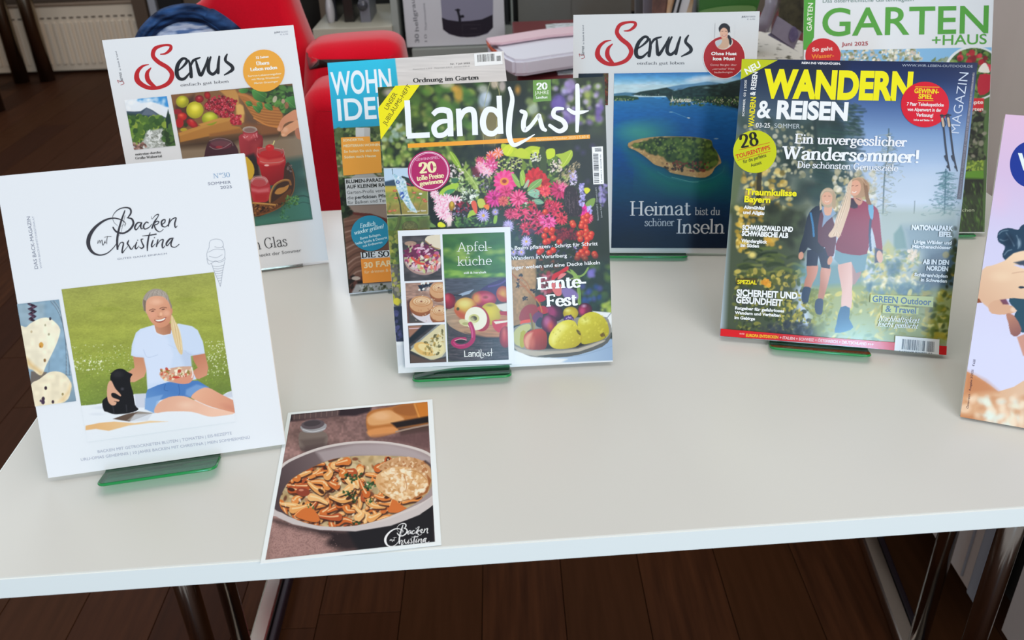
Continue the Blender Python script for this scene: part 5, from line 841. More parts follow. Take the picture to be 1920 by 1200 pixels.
# lower part in the second frame
P.z(440, 250, 6.667)
P.poly([(640, 330), (860, 300), (1000, 1080), (240, 1180), (240, 900)], '2c4c44', soft=14); P.poly([(560, 1000), (700, 800), (930, 760), (990, 1080), (240, 1180), (240, 1060)], '3c7060', soft=14); P.ell(880, 500, 60, 40, '4c7468', al=.6, soft=14); P.ell(860, 740, 60, 40, '4a7a6c', al=.6, soft=14); P.line([(780, 790), (860, 780), (930, 800)], 14, '1c3430', .7); P.line([(760, 900), (850, 860), (940, 880)], 12, '24443c', .6)
P.poly([(640, 380), (700, 400), (750, 520), (740, 700), (640, 840), (450, 980), (250, 1040), (240, 850), (500, 700)], '3c2418', smooth=3); P.poly([(240, 870), (430, 880), (560, 800), (700, 690), (700, 760), (600, 900), (430, 990), (250, 1030)], '5c3418', smooth=2); P.scatter(70, 240, 880, 640, 1020, ['8c5428', '2c1810', 'a06c38', '241410'], 8, 18, .5, .8, inside=[(240, 890), (440, 890), (560, 810), (640, 850), (430, 980), (250, 1030)]); P.line([(250, 1035), (430, 990), (600, 900), (720, 760), (748, 600), (720, 450)], 12, '7a4a24', .9); P.scatter(20, 640, 390, 710, 500, ['6c5c58', '2c2020'], 8, 16, .8)
P.poly([(500, 750), (540, 690), (620, 670), (680, 640), (650, 710), (570, 760)], 'b07a3c', smooth=3)
P.poly([(130, 300), (180, 320), (240, 400), (250, 520), (190, 580), (120, 500)], 'c8a02c', smooth=2); P.poly([(170, 460), (250, 470), (230, 560), (190, 590)], 'c06c14', .9, 4); P.line([(150, 300), (190, 320), (200, 350)], 7, 'b8a890', .8)
P.poly([(150, 280), (240, 250), (290, 330), (330, 620), (260, 640)], '241a1c', soft=6); P.poly([(130, 300), (180, 320), (235, 400), (245, 500), (190, 580), (120, 500)], 'c8a02c', smooth=2)
P.poly([(280, 200), (300, 170), (420, 190), (600, 200), (620, 260), (640, 360), (620, 440), (610, 560), (560, 620), (440, 650), (350, 560), (310, 420), (280, 360)], 'b4141c', smooth=3, c2='7c0c18', gd=((400, 300), (560, 640))); P.ell(450, 230, 165, 50, '8c7468', al=.55); P.ell(450, 250, 130, 42, 'b41c20'); P.poly([(300, 290), (420, 330), (600, 300), (630, 350), (560, 390), (420, 410), (310, 370)], 'c85048', .8, 4)
for q in ([(290, 190), (280, 260), (300, 300)], [(600, 190), (620, 240), (610, 290)], [(300, 200), (380, 180), (520, 186), (600, 210)], [(320, 350), (400, 370), (560, 360), (620, 330)]): P.line(q, 7, 'c4a8a0', .7)
P.ell(400, 400, 30, 12, 'f0d0c8', al=.8); P.ell(440, 180, 54, 42, 'c01c20'); P.ell(430, 165, 16, 8, 'e87870', al=.7, soft=2); P.line([(480, 140), (490, 115), (496, 96)], 12, 'e0d490'); P.line([(480, 138), (455, 135)], 5, 'c8b870')
P.poly([(200, 640), (230, 560), (300, 540), (400, 560), (430, 620), (450, 700), (420, 840), (330, 860), (230, 850)], 'a82c34', smooth=2, c2='b43038', gd=((300, 560), (300, 840))); P.ell(310, 600, 108, 62, 'b48c88', al=.55); P.ell(305, 620, 85, 45, 'b04448'); P.poly([(205, 680), (300, 700), (430, 680), (430, 730), (300, 745), (210, 720)], 'd07478', .7, 4); P.poly([(240, 760), (420, 750), (400, 850), (250, 850)], 'a41c20', .8, 6)
for r_ in ((108, 66), (92, 50)): P.line([(310-r_[0], 600), (300-r_[0]*.5, 600-r_[1]*.9), (320, 600-r_[1]), (310+r_[0]*.7, 600-r_[1]*.7), (310+r_[0], 610)], 6, 'e0c4c0', .7)
P.line([(440, 860), (450, 760), (500, 650), (600, 590), (680, 590), (700, 640)], 26, '8c5c2c'); P.line([(436, 850), (446, 760), (496, 645), (600, 582), (675, 584)], 10, 'b88850', .9); P.line([(230, 870), (350, 880), (510, 895)], 22, 'a87438'); P.line([(235, 864), (350, 874), (505, 888)], 7, 'd0a060', .9)
P.scatter(110, 640, 780, 800, 890, ['4c7c3c', '6c9c50', '2c5428'], 6, 15, .5, .9); P.line([(600, 930), (590, 1000), (610, 1070)], 7, '3c6c40'); P.scatter(36, 560, 960, 680, 1080, ['3c7048', '588c5c', '285838'], 8, 16, .4, .9); P.scatter(40, 590, 860, 700, 940, ['3c6838', '1c3c24'], 6, 14, .5, .8); P.build('photo')
S1.z(180, 260, 4.174); S1.text('Sommer im Glas', 1010-180, 884+40, 1500, 838, 82, '202024', 'headline', 'serif', wt=.6)
S1.text('So schmeckt der Sommer', 1140, 942, 1608, 884, 26, '3c3c40', 'subline')
S1.z(180, 30, 4.174); bd = S1.disc('badge', 1314, 428, 163, 165, 'e6a032')
S1.text('32 Seiten', 1252, 336, 1352, 326, 18, 'fdf4e4', 'badge_text', bold=.03, parent=bd); S1.text('Übers', 1256, 386, 1358, 378, 26, 'fdf4e4', 'badge_text', 'serif', wt=1.5, parent=bd); S1.text('Leben reden', 1210, 432, 1420, 415, 26, 'fdf4e4', 'badge_text', 'serif', wt=1.5, parent=bd)
S1.text('Servus-Lebensratgeber', 1190, 478, 1452, 457, 15, 'fce8c8', 'badge_text', bold=.01, parent=bd); S1.text('mit Monja Wiesbauer,', 1220, 504, 1440, 486, 15, 'fce8c8', 'badge_text', bold=.01, parent=bd); S1.text('Martin Grassinger', 1240, 534, 1426, 518, 15, 'fce8c8', 'badge_text', bold=.01, parent=bd)
easel(S1, .02, .075, .004, M_clear, 'clear acrylic easel under the jam jar magazine', up=.15)
# ================================================================== flower bouquet magazine (front middle)
L = magazine('country life magazine with a bright flower bouquet cover and a booklet fixed to it', (-0.00798, 0.72836, 0.02879, 0.3454, 0.21152, 0.2732, 0.00392), .0065, 'e2e6ea', 'dfe3e4', edge='c9cdd0', mat=GLOSS)
L.z(); P = Print(L, [(707.5, 162.5), (1132.5, 144.6), (1150, 678.6), (747.5, 698.5)], .00052, 11)
P.fill('1f2a1c'); P.z(700, 130, 4.137)
P.scatter(150, 20, 60, 1790, 620, ['2c3a1c', '1c2418', '3a4a20', '28341c', '16201a', '34402c'], 30, 90, .8, .8, 14)
P.scatter(150, 30, 90, 800, 760, ['5c7a2c', '4a6428', '708c38', '3c5424', '88a044', '8c9448'], 14, 40, .8, .75, 6); P.scatter(90, 40, 420, 640, 760, ['94b04c', 'a8b860', '7c9840', 'bcc47c', '5c7c34'], 10, 26, 1, .75, 4); P.scatter(40, 40, 420, 300, 560, ['a0b8a8', 'c4ccb0', '8ca494'], 8, 18, 1, .7, 4)
P.scatter(34, 380, 90, 820, 520, ['46702c', '5c8c34', '3c6428'], 20, 54, .6, .7, 8, ang=35); P.scatter(60, 1180, 90, 1780, 420, ['6c8c3c', '8ca84c', '4c6430', 'a4b468'], 10, 30, 1, .7, 6)
P.scatter(30, 1380, 110, 1780, 420, ['7058a8', '5c488c', '8c74b8', '9c88c4'], 14, 36, .9, .7, 6); P.scatter(16, 1400, 100, 1770, 300, ['b8a8d8', 'c4b4e0'], 10, 22, 1, .7, 5)
for x, y, rx, ry, c in ((660, 190, 34, 60, 'c89834'), (630, 150, 26, 26, 'd4a440'), (1120, 160, 22, 34, 'c08c34'), (570, 110, 50, 34, 'b8b498'), (130, 180, 50, 30, 'b4a89c'), (860, 240, 46, 70, 'a8b8c8'), (880, 210, 34, 40, 'c0ccd8'), (850, 150, 40, 30, 'b0b4a8'), (1240, 310, 40, 50, 'a8b4a0'), (1210, 250, 30, 30, '7c8c50'), (560, 290, 60, 40, '507c30'), (330, 240, 40, 50, '4c6c2c'), (520, 380, 60, 40, '3c5c28'), (1440, 260, 60, 70, '6450a0'), (1480, 170, 24, 28, 'b4a8e0'), (1530, 120, 40, 50, '9884b8'), (1660, 200, 26, 30, 'a8b458'), (1740, 350, 20, 40, '6c50a0'), (1280, 380, 50, 40, '7c8434')): P.ell(x, y, rx, ry, c, al=.85, soft=7)
P.poly([(820, 300), (960, 300), (1000, 500), (930, 640), (850, 560)], 'b09860', .6, 10); P.line([(940, 90), (980, 200), (960, 400), (940, 620)], 5, 'b8b070', .8); P.line([(910, 80), (850, 350), (860, 640)], 5, 'a0a878', .8); P.ell(940, 110, 30, 40, 'd4c0ac', al=.8, soft=5); P.ell(1000, 130, 26, 44, 'c8b8b4', al=.8, soft=5)
P.poly([(590, 590), (1040, 590), (900, 700), (780, 700), (640, 700)], '161e18', .85, 10); P.poly([(1500, 520), (1790, 520), (1800, 1200), (1720, 1400), (1600, 900)], '1c2420', .85, 20); P.scatter(20, 1560, 560, 1800, 1100, ['3c3460', '2c2c40', '4c4470'], 14, 30, 1, .7, 8)
P.poly([(430, 950), (520, 960), (560, 1200), (430, 1200)], '14180f', .9, 5); P.poly([(25, 1150), (110, 1150), (170, 2380), (80, 2380)], '222a20', .7, 10)
# ---- bouquet
P.z(790, 270, 5.333)
P.poly([(60, 480), (290, 230), (500, 150), (900, 30), (1500, 60), (1560, 300), (1700, 600), (1760, 1160), (900, 1200), (880, 830), (100, 830)], '28301c', .9, 20)
P.poly([(80, 500), (160, 640), (230, 830), (80, 830)], '12140f', .9, 4)
P.scatter(260, 280, 120, 1600, 700, ['6c8c34', '4c6c28', '8ca840', '344c20', 'a0b858', '2c3c1c'], 12, 34, .5, .9, 2, inside=[(280, 300), (500, 150), (900, 60), (1480, 60), (1500, 400), (1300, 600), (500, 600), (300, 500)])
for q, c in (([(800, 0), (900, 20), (1000, 60), (1100, 20), (1230, 50), (1200, 130), (1050, 150), (950, 130), (830, 110)], 'b8cc20'), ([(810, 60), (880, 0), (920, 60), (860, 120)], 'd0dc24'), ([(920, 90), (1000, 40), (1080, 100), (1000, 140)], 'c0d028'), ([(1250, 60), (1330, 50), (1330, 130), (1260, 150)], 'c4d824'), ([(1340, 110), (1420, 90), (1500, 60), (1510, 130), (1440, 220), (1380, 240), (1400, 160)], 'a8c030'), ([(1100, 70), (1180, 60), (1180, 110)], 'd4e040'), ([(1280, 160), (1360, 120), (1340, 190), (1270, 220)], '5c7c24'), ([(980, 160), (1040, 180), (1040, 260), (990, 250)], '6c8424'), ([(1180, 60), (1240, 50), (1250, 300), (1200, 320)], '3c4c20')): P.poly(q, c, smooth=4)
P.line([(1400, 240), (1460, 150), (1505, 70)], 5, 'dce870', .8); P.line([(860, 100), (900, 30)], 5, 'e8f060', .7)
P.poly([(285, 75), (330, 100), (380, 180), (395, 240), (340, 210), (295, 140)], '8cb034', smooth=4); P.line([(290, 80), (340, 160), (390, 235)], 6, 'd0e070', .8)
P.scatter(60, 760, 150, 1000, 250, ['c8cc80', 'a8b058', 'dce0a0', '889840'], 8, 18, .8); P.scatter(44, 770, 150, 1000, 250, ['201c24', '2c2430'], 6, 12, 1); P.scatter(30, 1090, 90, 1200, 170, ['dcdcd0', 'c4c8a8'], 8, 14); P.scatter(18, 1090, 90, 1200, 170, ['282430'], 5, 9)
for x, y, r, c in ((700, 120, 60, 'f06840'), (770, 90, 56, 'f47c48'), (690, 150, 50, 'e85c4c'), (590, 170, 50, 'e06478'), (650, 240, 84, 'f07cb4'), (700, 210, 70, 'e85ca0'), (590, 240, 60, 'f4a8cc'), (660, 280, 56, 'f8c8dc')): P.flower(x, y, r, c, c, 13, c2='f8b0b8' if c[0] == 'f' else 'c83c70', rc=.2, w=.14)
P.scatter(60, 540, 180, 760, 320, ['fce0ec', 'f4a0c8', 'e04c90'], 5, 14, .4, .8)
P.poly([(500, 230), (560, 240), (600, 330), (520, 330)], '6c1c30', .9, 5); P.scatter(60, 520, 300, 700, 480, ['6c5c78', '4c4460', '8c7c98', '342c3c', 'c0b8d0'], 5, 14, .6, .8); P.scatter(40, 640, 320, 720, 480, ['4c5c34', '382c30', 'a8a880'], 6, 16, .5, .8)
P.scatter(120, 290, 330, 560, 480, ['b4cc8c', '90ac60', 'd8e4b4', '5c7c40', '2c3c20', 'a8c47c'], 8, 24, .5, .85); P.poly([(180, 510), (210, 450), (300, 400), (370, 390), (360, 440), (290, 500)], 'a4c83c', smooth=3); P.poly([(225, 500), (260, 460), (340, 450), (290, 500)], '4c9060', smooth=3); P.poly([(300, 350), (340, 340), (380, 350), (350, 390), (310, 385)], '3c6c4c', smooth=3)
P.poly([(400, 250), (480, 280), (560, 400), (590, 490), (540, 470), (440, 340)], '9cb850', .8, 3); P.line([(430, 250), (520, 370), (580, 480)], 7, 'c8d890', .8)
P.scatter(60, 400, 450, 570, 600, ['e4ece0', 'c4d4c0', '9cb098', 'f4f8f0'], 8, 22, .45, .9); P.scatter(30, 400, 460, 560, 590, ['2c3c34', '3c4c30'], 5, 10)
P.scatter(30, 290, 200, 420, 350, ['e8d8d8', 'd8c4cc', 'f0e8e4'], 8, 18, .5, .8)
# left pink mums
for x, y, r in ((230, 600, 84), (180, 560, 60), (260, 560, 70), (220, 690, 76), (170, 640, 50), (130, 500, 50), (270, 740, 56), (340, 580, 70)): P.flower(x, y, r, 'f0b4cc', 'c87090', 15, c2='f8dce4', rc=.12, w=.13)
P.scatter(70, 130, 500, 310, 780, ['fce8ec', 'e890b4', 'f4c8d8'], 5, 15, .35, .85, inside=[(90, 470), (200, 520), (350, 540), (320, 780), (240, 790), (160, 650)]); P.ell(305, 620, 30, 48, 'b8901c', c2='7c5c10'); P.ell(305, 600, 16, 24, 'd8b438', al=.9)
P.poly([(250, 740), (310, 720), (300, 820), (260, 830)], 'f0dcd8', .9, 3)
P.scatter(40, 340, 580, 480, 680, ['8c1c34', '6c1428', 'a82c40', '3c1c24'], 10, 24, .6, .9); P.scatter(60, 310, 640, 500, 760, ['2c2430', '4c3c54', '8c80a4', '1c1820'], 6, 16, .6, .9); P.scatter(70, 320, 730, 700, 830, ['2c4c28', '4c7838', '1c2c1c', '6c9840'], 12, 26, .5, .9); P.poly([(165, 790), (200, 780), (240, 810), (235, 830), (170, 830)], 'dce020', smooth=2); P.poly([(80, 780), (120, 800), (150, 830), (80, 830)], '6c8c4c', smooth=2)
P.poly([(460, 740), (480, 680), (520, 660), (550, 700), (500, 720)], 'a4c43c', smooth=3); P.poly([(720, 790), (730, 720), (760, 720), (750, 790)], '8cb838', smooth=3)
for q, c in (([(500, 580), (540, 570), (560, 640), (550, 700), (510, 640)], 'e05c44'), ([(560, 560), (620, 550), (640, 620), (580, 640)], 'c0c850'), ([(620, 620), (680, 600), (670, 660)], 'f07c34'), ([(630, 530), (680, 520), (680, 600), (640, 590)], '9c1c28')): P.poly(q, c, smooth=3)
# big zinnias
P.ell(840, 370, 100, 96, 'd41c60'); P.flower(835, 370, 118, 'e83484', 'd02468', 16, c2='f0589c', w=.2); P.flower(835, 375, 66, 'f04c90', 'c8285c', 12, w=.2); P.ell(830, 375, 44, 38, 'd86c2c', c2='f0a040'); P.ell(830, 372, 22, 18, '9c2c2c')
P.ell(1150, 370, 115, 90, 'a8141c'); P.flower(1140, 350, 118, 'd8242c', 'b4181c', 14, c2='c01820', w=.22); P.flower(1200, 400, 96, 'b01820', '8c1014', 12, c2='cc2c2c', w=.2); P.ell(1185, 420, 24, 26, 'c85c2c'); P.ell(1185, 415, 12, 14, 'e8a040'); P.flower(1240, 470, 60, 'e83c50', 'c0283c', 12, c2='f05858')
for q, c in (([(900, 300), (940, 310), (980, 380), (990, 440), (940, 400)], '8cb454'), ([(990, 280), (1020, 260), (1040, 330), (1030, 400), (1000, 420), (985, 350)], '9cc044'), ([(1060, 470), (1090, 400), (1150, 360), (1205, 350), (1190, 410), (1130, 450)], '7ca858'), ([(1060, 490), (1120, 450), (1180, 470), (1170, 540), (1110, 530)], '8cbca0'), ([(1110, 560), (1180, 550), (1225, 590), (1170, 605), (1120, 590)], '74a88c'), ([(1030, 590), (1070, 580), (1080, 620), (1050, 645)], 'b8dcc4'), ([(1020, 440), (1060, 360), (1080, 370), (1060, 430)], 'a8b098')): P.poly(q, c, smooth=4); P.line([q[0], q[len(q)//2]], 4, 'd8e8a8', .7)
for x, y, r, c, c2, cc in ((730, 540, 92, 'e0389c', 'c02078', '8c1450'), (850, 480, 60, 'e04484', 'c82c64', 'a02048'), (820, 570, 56, 'c84458', 'e0705c', 'b03c3c'), (970, 545, 92, 'd83070', 'f06c9c', 'b82058'), (1380, 460, 100, 'd02c6c', 'b01c50', '8c1440'), (1420, 430, 50, 'e84c8c', 'f078a8', 'b02860'), (1100, 620, 56, 'b81c34', 'd83c4c', '8c1428'), (890, 700, 62, 'b82050', 'd84878', '8c1438'), (1000, 690, 84, 'd02c5c', 'e8507c', '9c1c3c'), (1150, 740, 92, 'b01c48', 'd84070', '981838'), (1270, 770, 92, 'e0388c', 'f06cb0', 'b02468'), (1340, 650, 84, 'c81c40', 'e03c5c', '8c1430'), (1400, 740, 70, 'c01c3c', 'e04858', '8c1428'), (1050, 850, 76, 'd83050', 'b82040', '6c2c2c'), (1170, 850, 62, 'a81c40', 'c83c5c', '7c1430'), (1620, 660, 76, 'e81c9c', 'd0148c', 'a81070'), (1280, 610, 60, 'd82c50', 'b81c3c', '8c1430'), (1420, 900, 70, '6c1c24', '8c2c34', '4c1018'), (1300, 660, 44, 'b41840', 'cc3058', '8c1030'), (1660, 740, 60, 'e8306c', 'f05c7c', 'c02050')): P.flower(x, y, r, c, cc, 17, c2=c2, rc=.22, w=.13)
P.scatter(200, 680, 430, 1480, 900, ['f06c9c', 'e8405c', 'c81c4c', 'f89cbc', '8c1430'], 3, 10, .4, .75, inside=[(690, 480), (1000, 460), (1480, 420), (1500, 800), (1300, 900), (1000, 900), (860, 740), (690, 600)]); P.scatter(70, 900, 600, 1480, 900, ['1c1c18', '2c341c', '14180f'], 6, 18, .7, .85); P.scatter(30, 990, 600, 1080, 650, ['3c5c28'], 6, 10)
for x, y, r in ((620, 715, 68), (1050, 975, 56), (870, 810, 56), (1000, 1080, 44), (920, 1080, 40), (740, 680, 36), (1520, 330, 44)): P.flower(x, y, r, 'c8b8e8', 'd8b040', 17, c2='a898d8', rc=.22, w=.1)
P.poly([(1440, 440), (1530, 430), (1590, 560), (1600, 700), (1480, 720), (1430, 600)], '28181c', smooth=3, soft=2); P.scatter(80, 1430, 430, 1610, 720, ['4c3438', '1c1014', '6c5058', '3c242c'], 3, 12, .3, .85); 
for i in range(16): a = 1440+P.rng.rand()*130; P.line([(a, 440+P.rng.rand()*200), (a+60*P.rng.rand()-30, 520+P.rng.rand()*200)], 2.5, 'a08c90', .5)
P.scatter(120, 1300, 180, 1600, 420, ['c8b088', 'b09870', 'dcc8a4', '9c8860'], 5, 18, .4, .7, 1, ang=-45, inside=[(1380, 300), (1580, 150), (1610, 190), (1540, 280), (1460, 420), (1340, 400)]); P.scatter(40, 1290, 150, 1400, 280, ['f0e8d8', 'd8d0a8', 'e0c8c8'], 6, 18, .6, .9); P.scatter(8, 1300, 170, 1390, 250, ['2c2824'], 5, 8); P.scatter(40, 1480, 270, 1550, 420, ['c8b8e0', 'a898c8', 'e0d8f0'], 6, 14, .7, .85)
P.scatter(70, 1580, 390, 1630, 620, ['a8a0e0', '8c84c8', 'c4bcf0'], 6, 16, .7, .9); P.poly([(1625, 450), (1660, 435), (1690, 460), (1650, 500)], 'd8d820', smooth=3); P.poly([(1640, 600), (1690, 550), (1740, 545), (1720, 620), (1670, 640)], '7c9c40', smooth=3); P.scatter(30, 1660, 620, 1700, 720, ['a8a4e8', 'c8c4f8'], 6, 14, .7, .9); P.scatter(50, 1780, 400, 1860, 620, ['8c80c0', '6c60a0', 'a89cd8'], 8, 18, .8, .8, 3)
P.scatter(110, 900, 860, 1700, 1180, ['2c3428', '1c2420', '443048', '2c2c3c', '3c4c2c'], 10, 26, .7, .85, 2); P.scatter(70, 900, 1000, 1560, 1200, ['a898cc', '8c7cb8', 'd0c4e8', '5c4c84'], 6, 16, .6, .85); P.scatter(80, 1350, 850, 1560, 960, ['6c1c2c', '8c2434', '4c1420'], 8, 20, .7, .9)
P.flower(1050, 975, 56, 'd4c8f0', 'd8b040', 17, c2='b0a0dc', rc=.22, w=.1); P.flower(870, 830, 56, 'c8c0e8', 'a898c8', 15, c2='b0a4d8', rc=.15, w=.1)
BER = [(1250, 860), (1300, 890), (1230, 920), (1270, 970), (1320, 940), (1240, 980), (1510, 790), (1520, 810), (1620, 740), (1650, 770), (1610, 790), (1640, 830), (1600, 820), (1650, 870), (1640, 910), (1700, 900), (1690, 930), (1600, 890), (1580, 900), (1660, 950), (1380, 980), (1640, 1040), (1600, 1080), (1570, 1110), (1660, 1090), (1620, 1120), (1560, 1140), (1640, 1150), (1730, 1100), (1740, 1120), (1240, 680), (1200, 1060), (1320, 1060), (1180, 1080), (1590, 950), (1650, 1000), (1280, 1090), (1660, 720), (1310, 860)]
for x, y in BER: P.ell(x, y, 30, 31, 'f0502c', c2='b42018', g0=(-.2, -.3)); P.ell(x-8, y-9, 8, 7, 'fc9c78', al=.7)
for q in ([(1500, 760), (1560, 840), (1600, 950)], [(1350, 830), (1500, 790)], [(1560, 950), (1640, 900), (1690, 860)], [(1470, 1100), (1560, 1140)]): P.line(q, 4, '8c8c3c', .7)
# ---- lower right: fruit bowl
P.z(930, 470, 5.217)
P.poly([(100, 100), (1120, 60), (1150, 620), (1150, 700), (100, 700)], '30352c', .9, 24); P.poly([(830, 130), (1120, 60), (1140, 600), (860, 560)], '24342c', .9, 16); P.scatter(50, 840, 150, 1130, 590, ['34503c', '28443c', '44603c', '5c7c34', '20302c'], 18, 44, .8, .7, 7); P.scatter(14, 1040, 500, 1130, 600, ['8ca83c', 'a8b850'], 14, 26, .9, .8, 5); P.scatter(16, 840, 180, 1020, 520, ['28488c', '3c60a4', '4c50a0'], 14, 30, .9, .7, 6); P.scatter(14, 900, 180, 960, 260, ['7c70c0'], 10, 24, .9, .6, 6)
P.poly([(140, 90), (395, 80), (400, 300), (380, 420), (400, 560), (240, 720), (160, 740)], 'b08c60', smooth=0, soft=2, c2='9c7848', gd=((200, 100), (240, 700))); P.noise(20, .1, poly=[(140, 90), (395, 80), (390, 560), (160, 740)]); P.poly([(300, 470), (390, 420), (410, 600), (260, 700)], '7c5c34', .6, 8)
for q in ([(150, 215), (240, 300), (330, 400), (440, 520)], [(230, 250), (300, 310), (340, 400)], [(160, 230), (260, 340), (380, 470)], [(460, 100), (470, 250), (490, 380)], [(200, 290), (240, 270)], [(200, 355), (300, 345)]): P.line(q, 7, 'a85c20', .9)
P.scatter(16, 225, 225, 255, 250, ['2c2020'], 5, 8); P.scatter(20, 200, 280, 225, 370, ['2c2020'], 5, 8); P.scatter(16, 255, 450, 305, 490, ['2c2020'], 5, 9); P.scatter(12, 340, 380, 380, 410, ['2c2020'], 6, 10)
P.poly([(390, 60), (560, 60), (640, 160), (520, 430), (400, 420), (395, 200)], '3c3424', .85, 8); P.scatter(40, 400, 60, 620, 230, ['5c5c2c', '34402c', '8c4c34', '282820'], 10, 26, .6, .85, 2); P.scatter(50, 420, 230, 560, 420, ['8c2430', 'b03440', '6c2c34', 'c88090'], 12, 30, .6, .8, 3); P.poly([(545, 290), (560, 230), (620, 200), (700, 150), (705, 190), (650, 220), (600, 260)], 'c8242c', smooth=3); P.poly([(650, 220), (690, 225), (640, 270), (600, 280), (620, 240)], 'f08888', smooth=2, al=.9); P.poly([(540, 330), (590, 300), (640, 340), (640, 430), (590, 440), (550, 380)], 'e87878', smooth=3, al=.9); P.poly([(720, 180), (790, 230), (820, 330), (830, 500), (800, 520), (790, 330)], '88a850', smooth=2); P.line([(700, 200), (800, 250), (860, 230), (900, 170)], 18, '8cac54', .9); P.line([(810, 260), (815, 400), (825, 520)], 18, '6c9440', .9); P.line([(690, 290), (760, 270), (820, 280)], 12, 'a8c070', .8); P.poly([(640, 380), (720, 360), (800, 420), (790, 480), (680, 470)], '8c78b8', smooth=3, al=.9, soft=3); P.poly([(380, 460), (440, 430), (490, 470), (450, 500), (400, 495)], 'b4182c', smooth=3); P.poly([(230, 680), (245, 590), (310, 530), (400, 540), (400, 640), (320, 690)], '943030', smooth=3); P.poly([(240, 690), (330, 670), (400, 680), (320, 720), (250, 730)], 'd84c34', smooth=3); P.poly([(400, 560), (470, 540), (520, 590), (460, 620)], 'b02c34', smooth=3)
P.line([(390, 470), (430, 530), (450, 600)], 10, 'b87c30'); P.poly([(940, 590), (1120, 605), (1140, 620), (1130, 800), (1060, 700), (990, 640)], 'e0e4e4', soft=2)
P.poly([(160, 1120), (1150, 1080), (1160, 860), (1060, 860), (400, 1040), (180, 1000)], 'b8cce0', soft=3, c2='90a8c4', gd=((400, 1100), (1100, 900))); P.poly([(150, 960), (420, 1040), (700, 1060), (600, 1120), (150, 1130)], 'e4e8e8', soft=4); P.line([(600, 1045), (850, 1020), (1150, 930)], 5, '8094ac', .7); P.line([(1060, 830), (1150, 870)], 6, '3c4c5c', .7)
P.poly([(160, 780), (230, 730), (340, 700), (1000, 640), (1110, 700), (1125, 800), (1080, 900), (900, 990), (700, 1035), (500, 1045), (340, 1035), (220, 980), (165, 930)], '8a877e', smooth=3); P.poly([(400, 1035), (560, 1000), (850, 960), (1060, 880), (1122, 800), (1118, 860), (1040, 940), (800, 1020), (600, 1045)], '5c5c58', smooth=2); P.poly([(180, 930), (260, 965), (500, 985), (800, 960), (1040, 880), (1050, 895), (820, 985), (560, 1010), (380, 1030), (220, 990)], 'b4ac9c', smooth=2)
P.line([(1080, 670), (1100, 640), (1125, 610)], 8, '8c949c'); P.poly([(300, 780), (1040, 700), (1060, 860), (800, 950), (400, 965)], '2c241c', soft=4)
P.poly([(175, 800), (230, 740), (320, 715), (340, 760), (280, 820), (270, 940), (220, 930), (180, 900)], 'b8b878', smooth=3); P.poly([(240, 800), (290, 790), (275, 940), (235, 930)], 'a8a428', smooth=2); P.line([(335, 620), (350, 700), (360, 770)], 18, '7c6c34'); P.line([(370, 640), (375, 770)], 10, '9c8c44')
P.poly([(270, 860), (290, 810), (360, 775), (440, 765), (490, 800), (500, 900), (470, 965), (320, 965), (280, 930)], 'b4402c', smooth=3, c2='7c2c24', gd=((380, 800), (500, 950))); P.poly([(275, 870), (310, 815), (360, 800), (330, 880), (320, 960), (285, 935)], 'dca080', .9, 5, smooth=2); P.ell(350, 900, 30, 60, 'd88060', al=.5, soft=6)
P.poly([(355, 650), (400, 600), (460, 620), (440, 680), (380, 710)], '6c3860', smooth=3); P.poly([(390, 700), (430, 650), (460, 680), (450, 750), (400, 740)], '34384c', smooth=3)
P.ell(585, 610, 74, 82, '5c2444', a=-20, c2='2c1420'); P.ell(540, 590, 40, 60, 'a8386c', a=-30, al=.8, soft=6); P.ell(520, 715, 78, 86, '8c2c4c', c2='4c1838'); P.ell(500, 690, 34, 50, 'c070a0', al=.7, soft=7); P.ell(535, 740, 24, 40, 'd85c40', al=.7, soft=7); P.ell(870, 575, 70, 64, '7c1c40', c2='3c1024'); P.ell(840, 590, 28, 40, 'c84070', al=.8, soft=6); P.ell(860, 540, 20, 14, 'd8c0dc', al=.7, soft=4)
P.ell(730, 610, 74, 62, 'c8b830', c2='a89418'); P.ell(700, 585, 26, 16, 'e4dc80', al=.8, soft=4); P.ell(710, 665, 50, 34, '4c2c6c'); P.scatter(20, 670, 630, 760, 690, ['8c6ca8', '3c2450', 'b094c8'], 6, 14, .6)
P.poly([(800, 700), (830, 650), (900, 605), (980, 605), (1060, 660), (1100, 740), (1100, 820), (1040, 870), (940, 900), (840, 910), (810, 800)], 'c8c030', smooth=3, c2='a89c18', gd=((900, 650), (1080, 860))); P.ell(870, 680, 44, 34, 'e4e480', al=.8, soft=8); P.scatter(60, 840, 640, 1090, 880, ['a89c20', 'b8ac28', 'd8d048'], 5, 14, .8, .5, 2); P.ell(1040, 825, 22, 18, '6c5010', al=.9); P.line([(1030, 840), (1050, 800), (1070, 850)], 5, '4c3c10')
P.poly([(515, 870), (535, 800), (600, 720), (680, 680), (760, 685), (800, 740), (840, 820), (840, 880), (780, 940), (660, 960), (570, 955), (525, 920)], 'd8d03c', smooth=3, c2='b0a01c', gd=((620, 760), (800, 930))); P.poly([(530, 860), (570, 780), (640, 720), (660, 780), (600, 860), (560, 920)], 'ece890', .7, 10, smooth=2); P.ell(650, 740, 50, 30, 'e8e484', al=.7, soft=8); P.poly([(785, 770), (820, 790), (830, 830), (800, 810)], '5c4c14', smooth=2); P.scatter(50, 560, 720, 820, 930, ['b4a828', 'e8e060'], 4, 10, .8, .5, 2)
